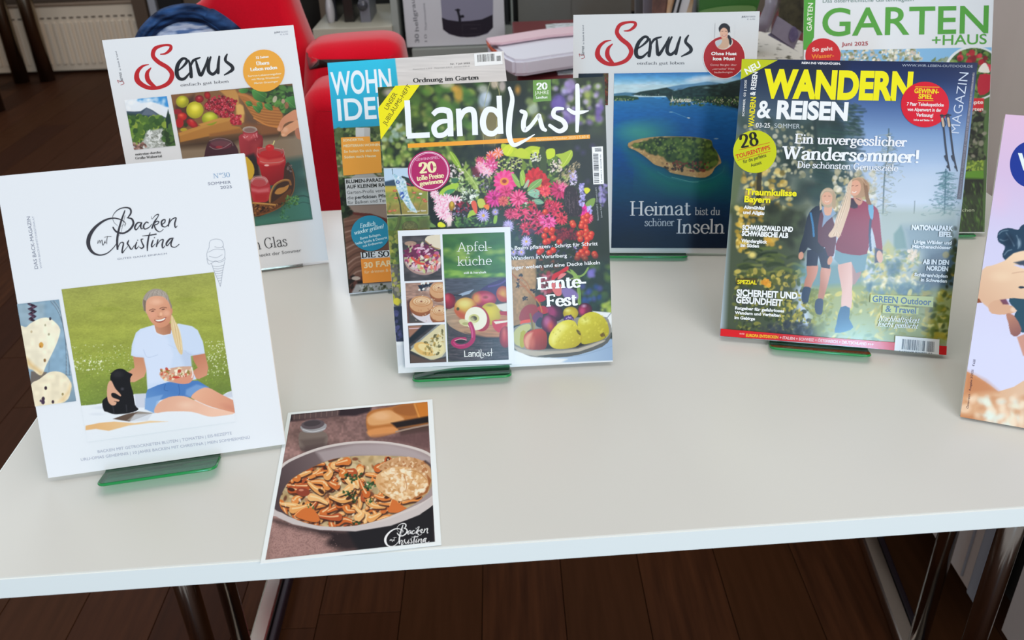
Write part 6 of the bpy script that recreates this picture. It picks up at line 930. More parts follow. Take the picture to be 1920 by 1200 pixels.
# dark left column and picture insets
P.z(700, 270, 7.06)
P.poly([(120, 310), (740, 305), (740, 1100), (330, 1150), (330, 1400), (300, 3100), (150, 3100)], '22281c', .9, 4)
P.poly([(135, 318), (715, 312), (728, 935), (175, 945)], 'e0e4e0'); P.poly([(142, 326), (708, 320), (720, 925), (180, 934)], 'a09a4c'); P.poly([(142, 326), (708, 320), (712, 520), (150, 530)], 'a8c4dc'); P.poly([(142, 326), (500, 322), (480, 440), (280, 480), (150, 515)], 'b8d0e4', soft=3); P.poly([(145, 500), (280, 470), (500, 480), (712, 520), (714, 560), (148, 560)], '34485c', soft=3); P.poly([(150, 560), (714, 555), (716, 640), (155, 650)], 'b8a440', soft=4); P.poly([(155, 640), (716, 620), (718, 760), (165, 770)], '7c8c3c', .8, 6); P.poly([(170, 800), (720, 780), (720, 925), (180, 934)], '8c7c3c', .8, 6); P.scatter(60, 150, 600, 715, 920, ['6c7c34', 'a89c4c', '8c8c40', 'b49450', '5c6c2c'], 12, 36, .4, .7, 2)
P.poly([(370, 430), (440, 440), (520, 480), (560, 560), (430, 540)], '2c3838', smooth=3); P.line([(400, 530), (440, 520), (490, 545)], 14, 'a83c50'); P.line([(250, 330), (260, 400)], 8, '2c3c34'); P.line([(310, 650), (350, 780), (370, 925)], 16, '2c3420'); P.line([(560, 650), (530, 800), (530, 900)], 6, '5c6c34', .8); P.line([(640, 740), (600, 860), (590, 900)], 6, '5c6c34', .8)
P.poly([(260, 390), (330, 430), (420, 470), (450, 600), (480, 720), (560, 860), (580, 910), (490, 880), (400, 760), (330, 640), (280, 480)], 'c4d8e4', smooth=2); P.scatter(90, 260, 400, 580, 900, ['8cb4cc', 'e8f0f4', '6c9cb8', 'a4ccd4', '9cc0b0'], 8, 18, .7, .8, inside=[(270, 400), (420, 470), (480, 720), (570, 900), (490, 880), (330, 640)]); P.ell(325, 505, 24, 24, '3c589c'); P.ell(325, 503, 10, 10, 'e0e8f0'); P.scatter(16, 350, 640, 420, 730, ['3c58a8', '5c78b8'], 10, 18, .5)
for x, y in ((285, 620), (300, 715), (540, 645), (600, 710), (670, 735), (690, 760), (220, 890), (280, 880)): P.ell(x, y, 28, 14, 'b45c3c'); P.ell(x, y-4, 14, 5, 'e0947c', al=.8)
P.ell(625, 660, 22, 12, 'e8e4d8')
P.poly([(170, 975), (738, 945), (790, 3100), (260, 3100)], 'e0e4e0'); P.poly([(182, 985), (728, 955), (745, 1500), (400, 2000), (290, 2050), (270, 2040)], '6c8c34'); P.scatter(120, 190, 980, 740, 1200, ['8cac40', '4c6c28', '6c8c38', 'a4bc50', '3c5420'], 20, 50, .7, .85, 3, inside=[(185, 990), (726, 960), (735, 1200), (190, 1230)]); P.poly([(600, 1000), (726, 980), (735, 1300), (600, 1200)], '6c5c30', .8, 8); P.line([(350, 970), (330, 1080), (270, 1200), (190, 1400)], 50, '4c4c20'); P.line([(340, 970), (320, 1080), (262, 1190)], 16, '7c7c3c', .7)
P.ell(485, 1100, 110, 84, 'a08850', c2='5c4428'); P.scatter(110, 385, 1020, 590, 1180, ['d8c084', '6c5430', 'b89c60', '3c2c18'], 4, 12, .35, .9, inside=[(385, 1100), (420, 1040), (485, 1020), (560, 1040), (592, 1110), (560, 1180), (400, 1180)])
P.z(700, 400, 3.637)
P.poly([(96, 20), (380, 12), (384, 100), (170, 120), (180, 350), (115, 348)], '44582c', .6, 4); P.scatter(60, 104, 110, 175, 345, ['6c7c30', '34401c', '8c8c3c', '54641c', 'a0a040'], 8, 22, .8, .9, 1.5); P.poly([(115, 348), (180, 346), (190, 640), (140, 634)], '5c5a50', soft=1); P.scatter(50, 122, 360, 190, 630, ['8c9038', 'a8a430', '4c4c34', '8c8478', 'b4b448'], 7, 18, .8, .85, 1.5); P.ell(160, 600, 22, 24, 'c8bc2c'); P.poly([(136, 636), (210, 632), (220, 880), (158, 876)], '24263c', soft=1); P.scatter(20, 145, 650, 200, 860, ['3c3c64', '14182c', '4c4c7c'], 8, 18, .9, .8)
P.poly([(158, 876), (225, 872), (250, 1050), (950, 1030), (1700, 1000), (1700, 1100), (160, 1120)], 'dde2e4', soft=1.5); P.poly([(158, 900), (215, 895), (225, 1030), (172, 1040)], 'c8ced4', .7, 5)
P.build('cover_photo')
# ---- lettering
L.z(700, 130, 4.137)
rb = L.poly('corner_ribbon', [(170, 128), (362, 118), (58, 545), (38, 300)], 'f2e60a'); L.text('UNSER', 112, 318, 188, 192, 38, '5c4c14', 'ribbon_text', parent=rb); L.text('JUBILÄUMS-HEFT', 98, 437, 292, 132, 36, '5c4c14', 'ribbon_text', parent=rb)
L.poly('orange_bar', [(266, 577), (1680, 506), (1680, 538), (268, 610)], 'f7a327')
LL = [[(262, 240, 44), (277, 520, 44)], [(262, 518, 42), (438, 508, 42)], [(462, 352, 38), (500, 320, 42), (560, 318, 46), (592, 350, 46), (600, 520, 44)], [(590, 400, 30), (520, 408, 40), (472, 450, 44), (490, 508, 40), (550, 505, 40), (592, 460, 34)], [(660, 305, 40), (672, 518, 44)], [(668, 400, 30), (700, 330, 42), (755, 312, 44), (782, 350, 44), (790, 510, 44)], [(975, 205, 40), (988, 500, 42)], [(980, 370, 34), (940, 318, 42), (880, 320, 46), (850, 400, 48), (870, 480, 46), (930, 498, 42), (982, 450, 34)]]
LS = [[(1055, 145, 24), (1078, 230, 34), (1058, 360, 44), (1052, 500, 44), (1085, 585, 34), (1160, 560, 24), (1250, 505, 8)], [(1148, 325, 30), (1180, 345, 34), (1165, 410, 38), (1172, 470, 38), (1220, 440, 30), (1280, 360, 30), (1290, 375, 32), (1310, 450, 36), (1335, 472, 26)], [(1470, 305, 22), (1410, 310, 32), (1400, 360, 36), (1470, 400, 38), (1490, 450, 38), (1440, 480, 34), (1368, 435, 26)], [(1582, 125, 32), (1585, 300, 36), (1580, 480, 26)], [(1512, 310, 26), (1560, 338, 32), (1620, 332, 26), (1668, 322, 8)]]
tl = L.strokes('title_lettering', LL, 'f2f5f8', per=9, cap=False); L.strokes('title_script', LS, 'f2f5f8', per=7)
L.text('September/Oktober 2025 | 5,60 €', 1262, 552, 1672, 531, 20, 'fbd79a', 'date_line', bold=.01)
tb = L.poly('anniversary_tag', [(1238, 86), (1376, 78), (1380, 245), (1240, 253)], '6d9a45'); L.text('20', 1266, 158, 1352, 154, 50, 'f4f6ee', 'tag_text', 'serif', wt=1.5, parent=tb); L.text('JAHRE', 1252, 196, 1362, 192, 30, 'e4ecd8', 'tag_text', parent=tb); L.text('Landlust', 1262, 228, 1352, 224, 20, 'f4f6ee', 'tag_text', bold=.02, parent=tb)
bd = L.disc('badge', 432, 789, 164, 158, 'b01860'); L.strokes('badge_ring', [[(432+150*math.cos(t), 789+146*math.sin(t), 7) for t in np.linspace(0, 6.283, 40)], [(434+142*math.cos(t), 792+140*math.sin(t), 2.5) for t in np.linspace(0, 6.283, 40)]], 'f4c4dc', bd, per=1)
L.text('GEWINNSPIEL:', 330, 712, 514, 692, 22, 'f0b8d4', 'badge_text', parent=bd); L.text('20', 358, 808, 494, 794, 80, 'fbe7b4', 'badge_text', 'serif', wt=1.5, parent=bd); L.text('tolle Preise', 340, 864, 550, 838, 36, 'fbe7b4', 'badge_text', 'serif', wt=1.5, parent=bd); L.text('gewinnen', 360, 904, 542, 880, 34, 'fbe7b4', 'badge_text', 'serif', wt=1.5, parent=bd)
bc = L.poly('barcode_label', [(1694, 602), (1780, 598), (1788, 890), (1706, 892)], 'f2f4f6'); L.bars('barcode', (1712, 880), (1704, 650), (1752, 878), 5, '23262c', bc); L.bars('barcode_extra', (1720, 640), (1716, 612), (1770, 636), 6, '23262c', bc)
L.text('4 398512 405608 05', 1776, 880, 1766, 660, 10, '3c4048', 'barcode_digits', parent=bc)
L.text('Deutschland 5,60 € · Österreich 6,20 €', 1748, 1170, 1732, 915, 13, 'aeb4b8', 'price_line'); L.text('Schweiz 9,50 sfr · BeNeLux 6,60 €', 1776, 1150, 1758, 915, 13, 'aeb4b8', 'price_line')
L.z(700, 270, 7.06); L.text('Windlichter filzen', 450, 905, 700, 890, 24, 'e8e8dc', 'caption', bold=.01)
L.z(700, 400, 3.637); wt = 'eef0f2'
L.text('n Baum pflanzen · Schritt für Schritt', 932, 250, 1530, 217, 26, wt, 'cover_line', bold=.012); L.text('Wandern in Vorarlberg', 944, 318, 1320, 298, 26, wt, 'cover_line', bold=.012); L.text('inger weben und eine Decke häkeln', 944, 382, 1545, 346, 26, wt, 'cover_line', bold=.012)
L.text('Ernte-', 1118, 520, 1452, 498, 82, 'f4f5f7', 'headline', 'serif', wt=1.35); L.text('Fest', 1180, 636, 1396, 622, 80, 'f4f5f7', 'headline', 'serif', wt=1.35)
easel(L, -.090, .004, .018, M_green, 'green acrylic easel under the flower bouquet magazine in the middle', up=.15)

# ================================================================== the apple booklet on its front
A = sub_sheet(L, .0052, [(743.8, 433.3), (956.5, 425), (965.5, 682), (761.5, 689)], 'eef0f6', GLOSS, 'small white apple recipe booklet fixed to the front of the flower bouquet magazine', 'booklet', .003)
inkbox('front_cover', A, -A.w/2, A.w/2, 0, A.h, 0, .0003, 'edeff6'); inkbox('page_block', A, -A.w/2+.0004, A.w/2-.0004, .0004, A.h-.0004, .0003, .0032, 'dfe2e8'); inkbox('back_cover', A, -A.w/2, A.w/2, 0, A.h, .0032, .0035, 'edeff6')
A.z(745, 425, 4.445)
P = Print(A, [(373, 62), (893, 48), (928, 1110), (425, 1126)], .00042, 21); P.z(745, 425, 4.445)
P.fill('3c6c2c'); P.grad([(0, '38682c'), (.6, '3c702c'), (1, '5c8c38')], (600, 50), (620, 430)); P.scatter(50, 380, 60, 900, 430, ['2c5824', '4c8034', '245020'], 20, 70, .35, .6, 8, ang=0); P.scatter(30, 390, 160, 900, 280, ['8cac44', 'a4bc50'], 12, 44, .5, .6, 7, ang=0); P.scatter(40, 390, 370, 900, 430, ['7ca83c', '94bc48', '5c8c30'], 10, 40, .4, .8, 4, ang=0)
P.poly([(390, 430), (905, 420), (910, 560), (400, 580)], '4c4c58', soft=4); P.noise(40, .15, sy=8, poly=[(390, 430), (905, 420), (910, 560), (400, 580)]); P.poly([(400, 560), (915, 520), (940, 1130), (420, 1130)], '4a4044', soft=6); P.noise(70, .3, sy=7, poly=[(410, 900), (935, 900), (935, 1130), (420, 1130)], seed=3); P.noise(16, .15, sy=5, poly=[(410, 850), (935, 850), (935, 1130), (420, 1130)], seed=4)
P.poly([(690, 530), (760, 480), (860, 440), (905, 430), (910, 520), (850, 560), (840, 620), (800, 560), (740, 530)], '40285c', smooth=3); P.line([(760, 500), (850, 480), (900, 450)], 14, '60448c', .8)
P.poly([(470, 580), (560, 545), (640, 522), (600, 560), (530, 580)], '9cacc4', smooth=0); P.line([(400, 570), (470, 572), (530, 575)], 14, '2c2c38')
P.poly([(405, 700), (480, 670), (700, 690), (915, 720), (925, 900), (860, 925), (700, 920), (560, 890), (470, 850), (415, 800)], 'a89078', smooth=2, c2='b87c50', gd=((450, 700), (800, 920))); P.noise(60, .12, sy=10, poly=[(405, 700), (915, 720), (900, 925), (560, 890), (415, 800)], seed=5)
P.poly([(560, 880), (740, 920), (860, 920), (920, 900), (925, 930), (700, 945)], '2c2024', .8, 4)
P.ell(430, 620, 56, 66, 'a81c34', c2='6c1024'); P.ell(415, 590, 20, 30, 'd84c60', al=.7, soft=5); P.ell(880, 560, 56, 66, 'd8a044', c2='a83c2c'); P.poly([(830, 560), (915, 600), (915, 632), (860, 620)], 'b83020', .8, 4)
P.ell(725, 600, 102, 66, 'c83850', c2='8c1838', a=5); P.ell(660, 600, 36, 44, 'e0b04c', al=.8, soft=8); P.ell(740, 590, 50, 24, 'e0788c', al=.7, soft=7); P.ell(735, 588, 20, 12, '8c3030', al=.9, soft=3)
P.ell(570, 680, 96, 90, 'dcc04c', c2='c06c30', g0=(-.1, -.3)); P.ell(560, 640, 60, 32, 'e8dc88', al=.8, soft=8); P.poly([(480, 700), (520, 760), (580, 775), (560, 720), (500, 690)], 'c04c34', .8, 8); P.ell(505, 685, 12, 14, '4c4c1c')
P.ell(775, 725, 88, 92, 'dcc82c', c2='b8a01c', g0=(0, -.2)); P.ell(770, 655, 26, 10, '8c8420', al=.8, soft=3); P.poly([(820, 650), (915, 635), (915, 720), (850, 690)], 'dcd8d0', soft=2); P.poly([(850, 705), (915, 705), (915, 740), (860, 735)], 'b01c30')
P.ell(680, 765, 84, 112, 'a8182c', a=-25); P.ell(655, 765, 92, 98, 'f0ecd8', a=-20); P.ell(640, 765, 44, 36, 'c8c470', al=.9); P.ell(636, 765, 28, 22, '4c3c14'); P.ell(640, 762, 10, 8, '1c1408'); P.ell(620, 790, 30, 40, 'e0e0b0', al=.7, soft=5); P.ell(560, 800, 48, 26, 'd8d49c', al=.9, a=20); P.ell(570, 808, 28, 12, 'a8a464', al=.8)
P.line([(608, 810), (630, 870), (630, 940), (590, 985), (530, 1000), (480, 985), (465, 960), (500, 940), (560, 938)], 36, 'b01c5c', smooth=6); P.line([(600, 805), (622, 860), (625, 920)], 12, 'd85c94', .8); P.line([(470, 965), (500, 990), (560, 985)], 8, 'd8548c', .7); P.ell(527, 955, 46, 18, '2c1c20'); P.line([(480, 950), (527, 936), (575, 945)], 6, 'e8c0b8')
P.poly([(792, 785), (850, 775), (918, 785), (920, 800), (880, 870), (840, 880), (800, 840)], 'c8283c', smooth=2); P.poly([(800, 790), (918, 780), (918, 795), (820, 812)], 'ece4d4'); P.ell(900, 920, 50, 90, 'b82c34', c2='7c1420'); P.ell(890, 880, 16, 50, 'e07464', al=.7, soft=6); P.build('apple_photo')
P = Print(A, [(36, 80), (357, 66), (372, 442), (62, 455)], .00042, 22); P.z(745, 425, 4.445); P.fill('4c4446'); P.noise(50, .3, sy=16, seed=2); P.poly([(230, 110), (250, 80), (300, 70), (362, 70), (365, 185), (320, 180), (260, 140)], 'e4d8c0', smooth=2); P.line([(235, 120), (300, 170), (350, 186)], 8, 'b08c58')
P.ell(212, 280, 156, 122, 'b08c84', a=8); P.ell(212, 270, 152, 112, 'c8b8b0', a=8); P.ell(200, 240, 140, 96, '6c2448', a=5); P.scatter(120, 60, 130, 350, 370, ['7c1c4c', '9c2c64', 'c85c90', 'e8c8d8', '5c1438', 'b8c490'], 8, 24, .5, .9, inside=[(60, 200), (110, 140), (250, 140), (340, 220), (350, 330), (260, 385), (130, 360), (60, 290)]); P.scatter(60, 80, 230, 350, 380, ['e87c6c', 'f0d0b8', 'd85c3c', 'f4ece0', 'c8d08c', 'e0a8b0'], 8, 24, .5, .9, inside=[(80, 270), (350, 230), (350, 340), (250, 385), (120, 350)]); P.line([(120, 260), (170, 300), (220, 310)], 18, 'd8483c'); P.ell(110, 140, 50, 20, 'c49c84', al=.8); P.build('salad_photo')
P = Print(A, [(65, 470), (380, 460), (394, 797), (86, 803)], .00042, 23); P.z(745, 425, 4.445); P.fill('a88474'); P.noise(30, .15, sy=10, seed=3); P.poly([(170, 490), (300, 465), (240, 520), (200, 540)], '1c2030', smooth=0); P.scatter(18, 180, 470, 280, 530, ['e8ece8', '1c2434'], 5, 12); P.poly([(80, 620), (120, 600), (120, 800), (86, 803)], '5c3830', soft=4); P.poly([(100, 720), (160, 760), (240, 800), (100, 803)], '4c4440', soft=3); P.ell(270, 730, 150, 76, 'dcd4dc', a=12); P.ell(250, 520, 30, 20, 'd0b8ac', al=.6)
for x, y, rx, ry in ((345, 530, 76, 78), (200, 645, 98, 82), (350, 720, 78, 78)):
    P.ell(x, y+20, rx, ry, 'b8703c', c2='8c4c24'); P.ell(x, y, rx, ry*.85, 'd4a070'); 
    for k in (.85, .6, .38, .18): P.ell(x+5*k, y-ry*.25, rx*k, ry*k*.62, 'c88c58'); P.ell(x+5*k, y-ry*.28, rx*k*.86, ry*k*.5, 'e8c8a0'); 
    P.ell(x, y-ry*.28, rx*.1, ry*.07, '8c4c30')
P.scatter(50, 100, 480, 390, 790, ['f4e4cc', 'a86038'], 3, 8, .4, .7); P.build('pastry_photo')
P = Print(A, [(87, 822), (395, 816), (410, 1128), (108, 1138)], .00042, 24); P.z(745, 425, 4.445); P.fill('3c3434'); P.noise(40, .3, sy=12, seed=4); P.poly([(90, 825), (210, 822), (180, 880), (100, 940)], 'a07058', soft=2); P.line([(100, 850), (200, 845)], 8, 'e0c0c8'); P.poly([(210, 822), (300, 820), (100, 980), (98, 930)], '141418', soft=3); P.poly([(110, 1000), (330, 820), (398, 816), (408, 1080), (280, 1115), (120, 1040)], '8c9090', smooth=0, soft=2); P.poly([(130, 1010), (340, 830), (398, 822), (405, 1040), (330, 1100), (270, 1105), (130, 1040)], 'dccfa4', smooth=2)
P.ell(230, 1020, 96, 52, 'e4b868', a=20); P.ell(230, 1010, 60, 30, 'f0d898', a=20); P.ell(340, 1010, 50, 60, 'ecdca4', a=-20); P.scatter(70, 200, 850, 395, 1080, ['8c7c3c', 'c09c4c', 'f0e4b8', '5c5428'], 6, 18, .5, .85, inside=[(240, 950), (380, 860), (395, 920), (340, 1070), (220, 1060)]); P.poly([(108, 1060), (270, 1115), (410, 1095), (410, 1138), (108, 1140)], '5c4438', soft=4); P.build('casserole_photo')
A.text('Apfel-', 496, 208, 786, 198, 76, 'f2f4f2', 'headline', 'serif', wt=.5); A.text('küche', 500, 325, 788, 316, 76, 'f2f4f2', 'headline', 'serif', wt=.5); A.text('süß & herzhaft', 554, 393, 742, 387, 18, 'eef2ee', 'subtitle', bold=.02)
A.z(745+(560-262*.170)/4.445, 425+(1035-240*.170)/4.445, 4.445/.170); A.strokes('title_lettering', LL+LS, 'f4f2f0', per=5)
# ================================================================== hiking magazine (right of the middle)
H = magazine('glossy hiking magazine with a yellow title and two women walking through a forest', (0.31747, 0.7457, -0.23396, 0.42025, 0.21555, 0.27848, 0.00413), .005, 'dde2e8', 'd9dee6', edge='cfd2d2', mat=GLOSS2)
H.z(); P = Print(H, [(1391, 110), (1833, 118), (1773, 665), (1350, 630)], .00052, 31)
P.z(1340, 90, 3.692); P.fill('2c3c50')
P.grad([(0, '14244c'), (.12, '1c3260'), (.3, '46649a'), (.5, '7c9cc8'), (.7, 'a8c0e0'), (1, 'b8c8dc')], (1200, 80), (1150, 1100))
P.grad([(0, '1c2438'), (.2, '2c3c50'), (.4, '4c6068'), (1, '5c6448')], (300, 80), (200, 1145), [(180, 75), (900, 80), (900, 400), (800, 800), (840, 1145), (60, 1145)], .85, 30)
P.scatter(110, 150, 470, 1000, 1140, ['2c3c3c', '384c48', '243430', '4c5c58'], 24, 70, .8, .6, 12); P.scatter(60, 680, 560, 900, 1100, ['2c4448', '38504c'], 20, 60, .5, .6, 9, ang=15)
for y in range(380, 760, 26): P.line([(790+P.rng.rand()*60, y), (900+P.rng.rand()*60, y+14), (1000+P.rng.rand()*50, y+4+P.rng.rand()*20)], 12, '2c4048', .6, 3)
for y in range(560, 980, 26): P.line([(700, y), (780+P.rng.rand()*60, y+20), (900+P.rng.rand()*80, y+30)], 14, '34504c', .55, 4)
P.scatter(80, 900, 380, 1020, 600, ['34504c', '4c6460', '2c4448'], 6, 24, .4, .7, 2, ang=10)
P.scatter(130, 200, 540, 700, 900, ['9c9c80', 'b4b094', 'c4c0a4', '7c8068', '8c9078', 'd0ccb4'], 6, 20, .8, .75, 2.5); P.scatter(100, 190, 840, 520, 1145, ['c4a454', 'dcc070', 'a88c3c', 'e8dc9c', '7c6c34'], 8, 26, .8, .75, 3); P.line([(310, 860), (305, 1000), (300, 1145)], 34, '2c2c24', .9, 3); P.line([(690, 500), (700, 640), (695, 800)], 26, '2c3c40', .7, 5)
P.scatter(170, 820, 840, 1120, 1145, ['c8c0a0', 'dcd8c8', 'a8a488', 'ece8d8', 'b4a878'], 6, 24, .8, .75, 2.5); P.poly([(150, 600), (215, 600), (200, 840), (130, 1145), (100, 1145), (130, 800)], '5c6c4c', .85, 6)
P.poly([(1080, 880), (1250, 860), (1700, 840), (1690, 1145), (1100, 1145)], 'c4d4e8', .55, 30)
P.line([(1205, 560), (1200, 700), (1175, 900), (1165, 1145)], 9, '4c6470', .85, 1.5)

for k in range(150):
    y = 585+P.rng.rand()*560; wd = 14+(y-585)*.10; x = 1206-(y-560)*.07+P.rng.randn()*wd; P.line([(x, y), (x+P.rng.randn()*16, y+6), (x+P.rng.randn()*26, y+16)], 5, ['5c7484', '7c8c80', '94a498', 'b0a890'][k % 4], .5, 1.5)
P.line([(1600, 840), (1595, 1000), (1590, 1145)], 9, '3c6478', .9, 1.5)
for k in range(170):
    y = 850+P.rng.rand()*300; wd = 12+(y-850)*.16; x = 1597+P.rng.randn()*wd; P.line([(x, y), (x+P.rng.randn()*14, y+5), (x+P.rng.randn()*26, y+12)], 6, ['3c6478', '4c7480', '6c98a4'][k % 3], .55, 1.5)
P.line([(1385, 1060), (1380, 1145)], 6, '5c7078', .8)
# lower half
P.z(1340, 390, 3.692)
P.poly([(100, 0), (640, 0), (640, 300), (560, 560), (560, 900), (60, 900)], '38442c', .9, 16); P.poly([(1130, 0), (1690, 0), (1680, 600), (1100, 600)], '8c9c88', .5, 20)
P.scatter(70, 160, 0, 620, 260, ['2c3428', '3c4838', '242c24', '4c5c40'], 20, 56, .6, .7, 8); P.scatter(44, 155, 0, 230, 300, ['c8a43c', 'dcbc54', 'a8882c', 'e8d07c'], 8, 24, .9, .85, 3); P.scatter(20, 220, 10, 330, 120, ['c8a040', 'b08c34'], 8, 20, 1, .7, 4); P.scatter(10, 320, 200, 460, 300, ['d0a038', 'e0b850'], 10, 24, 1, .8, 4)
for i in range(34):
    y = 290+P.rng.rand()*200; x = 140+P.rng.rand()*380; P.line([(x, y), (x+50, y-14), (x+110, y+10*P.rng.randn())], 12+P.rng.rand()*10, ['5c6c34', '1c2c1c', '7c8444', '2c3c24', '4c5c2c'][i % 5], .7, 3)
P.ell(260, 325, 26, 22, 'ecd87c', al=.9, soft=6); P.scatter(120, 140, 430, 620, 560, ['9c9444', '6c7434', 'b8a850', '3c4c24', 'ccb858', '545c2c'], 7, 24, .7, .8, 2); P.scatter(10, 330, 500, 380, 550, ['d89028', 'e8a838'], 8, 18, 1, .8)
P.scatter(320, 130, 560, 780, 900, ['4c5c30', '34442c', '2c3824', '6c7438', '8c8c40', '3c4440'], 8, 22, .7, .85, 1.5); P.scatter(160, 440, 600, 820, 860, ['b8ac48', 'a09838', 'd0c460', '7c8034'], 6, 17, .6, .85, 1.2); P.scatter(60, 380, 800, 760, 900, ['2c3440', '3c4450', '242c34'], 14, 30, .8, .7, 4)
P.poly([(560, 400), (700, 380), (900, 360), (1040, 380), (1040, 560), (700, 580), (600, 540)], '4c7c80', .7, 20); P.poly([(620, 560), (1040, 520), (1680, 560), (1610, 960), (700, 900)], '8c9844', .75, 14)
P.scatter(160, 1010, 300, 1420, 480, ['c4b868', '8c9c64', 'dccc84', '6c8c7c', 'e8e0b0', '5c8088'], 8, 26, .5, .8, 3); P.poly([(1180, 380), (1300, 370), (1280, 460), (1200, 470)], '3c6478', .7, 8); P.poly([(1480, 300), (1690, 240), (1680, 560), (1450, 560), (1400, 480)], '2c4860', .8, 20); P.poly([(1300, 130), (1640, 100), (1690, 300), (1450, 330), (1330, 280)], '5c7c98', .5, 20)
P.scatter(60, 1020, 480, 1440, 560, ['d8d0a0', 'b4b890', 'e8e4c8', '8ca088'], 8, 24, .5, .8, 3); P.scatter(60, 1050, 520, 1500, 590, ['4c7488', '3c6478', '5c8494'], 14, 34, .45, .7, 4)
P.scatter(200, 760, 580, 1600, 920, ['b0a844', '8c9438', 'd0c45c', '6c7c34', 'e0d884', '9c9c40'], 10, 30, .45, .8, 2); P.scatter(60, 1450, 580, 1640, 900, ['5c6c20', '3c4c1c', '7c8428', 'a89c30'], 14, 36, .5, .8, 3); P.scatter(30, 1600, 120, 1690, 560, ['28341c', '3c4820', 'a08c30', '1c2414'], 12, 26, .9, .8, 3)
P.poly([(1240, 180), (1290, 120), (1310, 170), (1330, 280), (1240, 290)], '5c8484', .7, 5); P.poly([(1150, 290), (1200, 220), (1250, 280), (1240, 340)], 'b4b468', .6, 6); P.scatter(30, 1340, 290, 1400, 370, ['e8d8c8', 'd0c0a0'], 6, 14, 1, .7)
# the two walkers
P.z(1480, 320, 3.75)
SK, SK2 = 'c8937c', 'b07864'
P.poly([(125, 665), (200, 665), (190, 740), (165, 790), (145, 830), (105, 820), (110, 770), (125, 730)], SK2, smooth=3, c2='c89080', gd=((110, 700), (190, 700))); P.poly([(225, 680), (290, 680), (280, 760), (255, 850), (235, 910), (200, 910), (215, 800)], SK2, smooth=3, c2='cc9888', gd=((220, 800), (280, 780)))
P.poly([(100, 820), (150, 825), (140, 880), (130, 925), (95, 925), (85, 890)], '2c405c', smooth=3); P.poly([(190, 905), (235, 905), (235, 970), (225, 1010), (190, 1005), (178, 960)], '2c405c', smooth=3)
P.poly([(125, 560), (290, 540), (285, 690), (225, 680), (205, 600), (195, 668), (120, 670)], '1c2840')
P.poly([(215, 245), (160, 270), (125, 330), (100, 450), (65, 570), (105, 578), (130, 540), (160, 560), (240, 570), (250, 300)], '1a2638', smooth=2); P.line([(150, 300), (165, 380), (172, 460)], 14, '3c8cc8', .8); P.poly([(215, 300), (290, 290), (330, 460), (320, 540), (310, 600), (270, 600), (250, 540), (200, 500)], '5c3444', smooth=2)
P.poly([(220, 250), (300, 260), (330, 300), (260, 360), (230, 400), (240, 320)], '88a4c4', .9); P.poly([(245, 250), (300, 250), (290, 310), (250, 310)], 'd4a48c', smooth=2); P.ell(82, 598, 18, 28, SK, a=10); P.ell(285, 632, 17, 32, SK, a=15)
P.ell(272, 190, 56, 70, 'b8a48c'); P.poly([(218, 190), (230, 270), (215, 280), (212, 230)], 'c8b498'); P.ell(266, 195, 38, 46, 'd8a890'); P.poly([(310, 150), (330, 220), (320, 270), (300, 250)], 'b09c80', smooth=2); P.line([(252, 214), (264, 220), (280, 213)], 3.5, 'f0e0d8', .9); P.line([(245, 180), (256, 178)], 4, '6c4838', .7); P.line([(276, 178), (288, 180)], 4, '6c4838', .7); P.line([(226, 170), (250, 138), (300, 140)], 8, 'd0c0a8', .7)
P.poly([(345, 640), (440, 640), (450, 760), (440, 830), (435, 965), (365, 965), (370, 850), (350, 740)], 'd0a69c', smooth=2, c2='dcb8b0', gd=((360, 700), (440, 720))); P.poly([(440, 640), (520, 650), (500, 740), (460, 800), (445, 800)], 'a88484', .9, 2); P.poly([(360, 960), (425, 965), (420, 1040), (450, 1100), (400, 1130), (320, 1140), (330, 1080)], '2c5c84', smooth=2); P.poly([(325, 555), (440, 575), (550, 575), (530, 700), (470, 720), (435, 640), (350, 660), (315, 620)], '6c94a4', smooth=0)
P.poly([(425, 190), (400, 270), (370, 380), (345, 470), (325, 555), (430, 590), (545, 585), (560, 480), (580, 400), (610, 540), (610, 600), (655, 590), (645, 450), (630, 300), (600, 250), (530, 215)], '78283e', smooth=2, c2='943a54', gd=((350, 500), (560, 250))); P.poly([(425, 200), (430, 260), (480, 260), (470, 210)], '2c2434', .9, 2, smooth=2)
P.poly([(555, 240), (590, 240), (590, 330), (575, 345), (560, 300)], '6ca8cc', smooth=2); P.line([(572, 345), (565, 450), (572, 560)], 16, '2c4c6c', .9); P.poly([(600, 540), (655, 560), (650, 640), (600, 650)], '34405c', .9, 3); P.ell(635, 605, 22, 44, 'd0a898', a=-8)
P.poly([(450, 170), (500, 180), (515, 220), (490, 245), (460, 215)], 'c89480', smooth=2); P.ell(490, 120, 74, 72, 'b09074'); P.poly([(520, 60), (550, 110), (560, 190), (580, 240), (545, 230), (530, 160)], '8c6c54', smooth=2); P.ell(463, 122, 40, 56, 'dca68e', a=10)
P.poly([(440, 60), (410, 100), (400, 180), (370, 250), (330, 330), (310, 400), (275, 450), (290, 470), (330, 462), (345, 475), (365, 440), (400, 340), (430, 240), (432, 150), (440, 90)], 'd4bca4', smooth=3)
for i in range(9): P.line([(425-i*3, 110+i*6), (400-i*5, 240), (350-i*3, 380), (300+i*8, 455)], 4, ['ecdcc8', 'a88c74', 'e0ccb4'][i % 3], .7)
P.line([(443, 149), (456, 155), (470, 147)], 5, 'f8ece6', .95); P.line([(440, 108), (452, 104)], 4, '5c3c30', .8); P.line([(468, 108), (482, 104)], 4, '5c3c30', .8); P.line([(445, 62), (500, 50), (540, 100)], 9, 'c8a88c', .7); P.line([(470, 195), (500, 210)], 4, '3c2c34')
P.z(1340, 90, 3.692); P.poly([(1680, 1145), (1690, 1045), (1830, 100), (1850, 1145)], 'b8ac9c', .0)
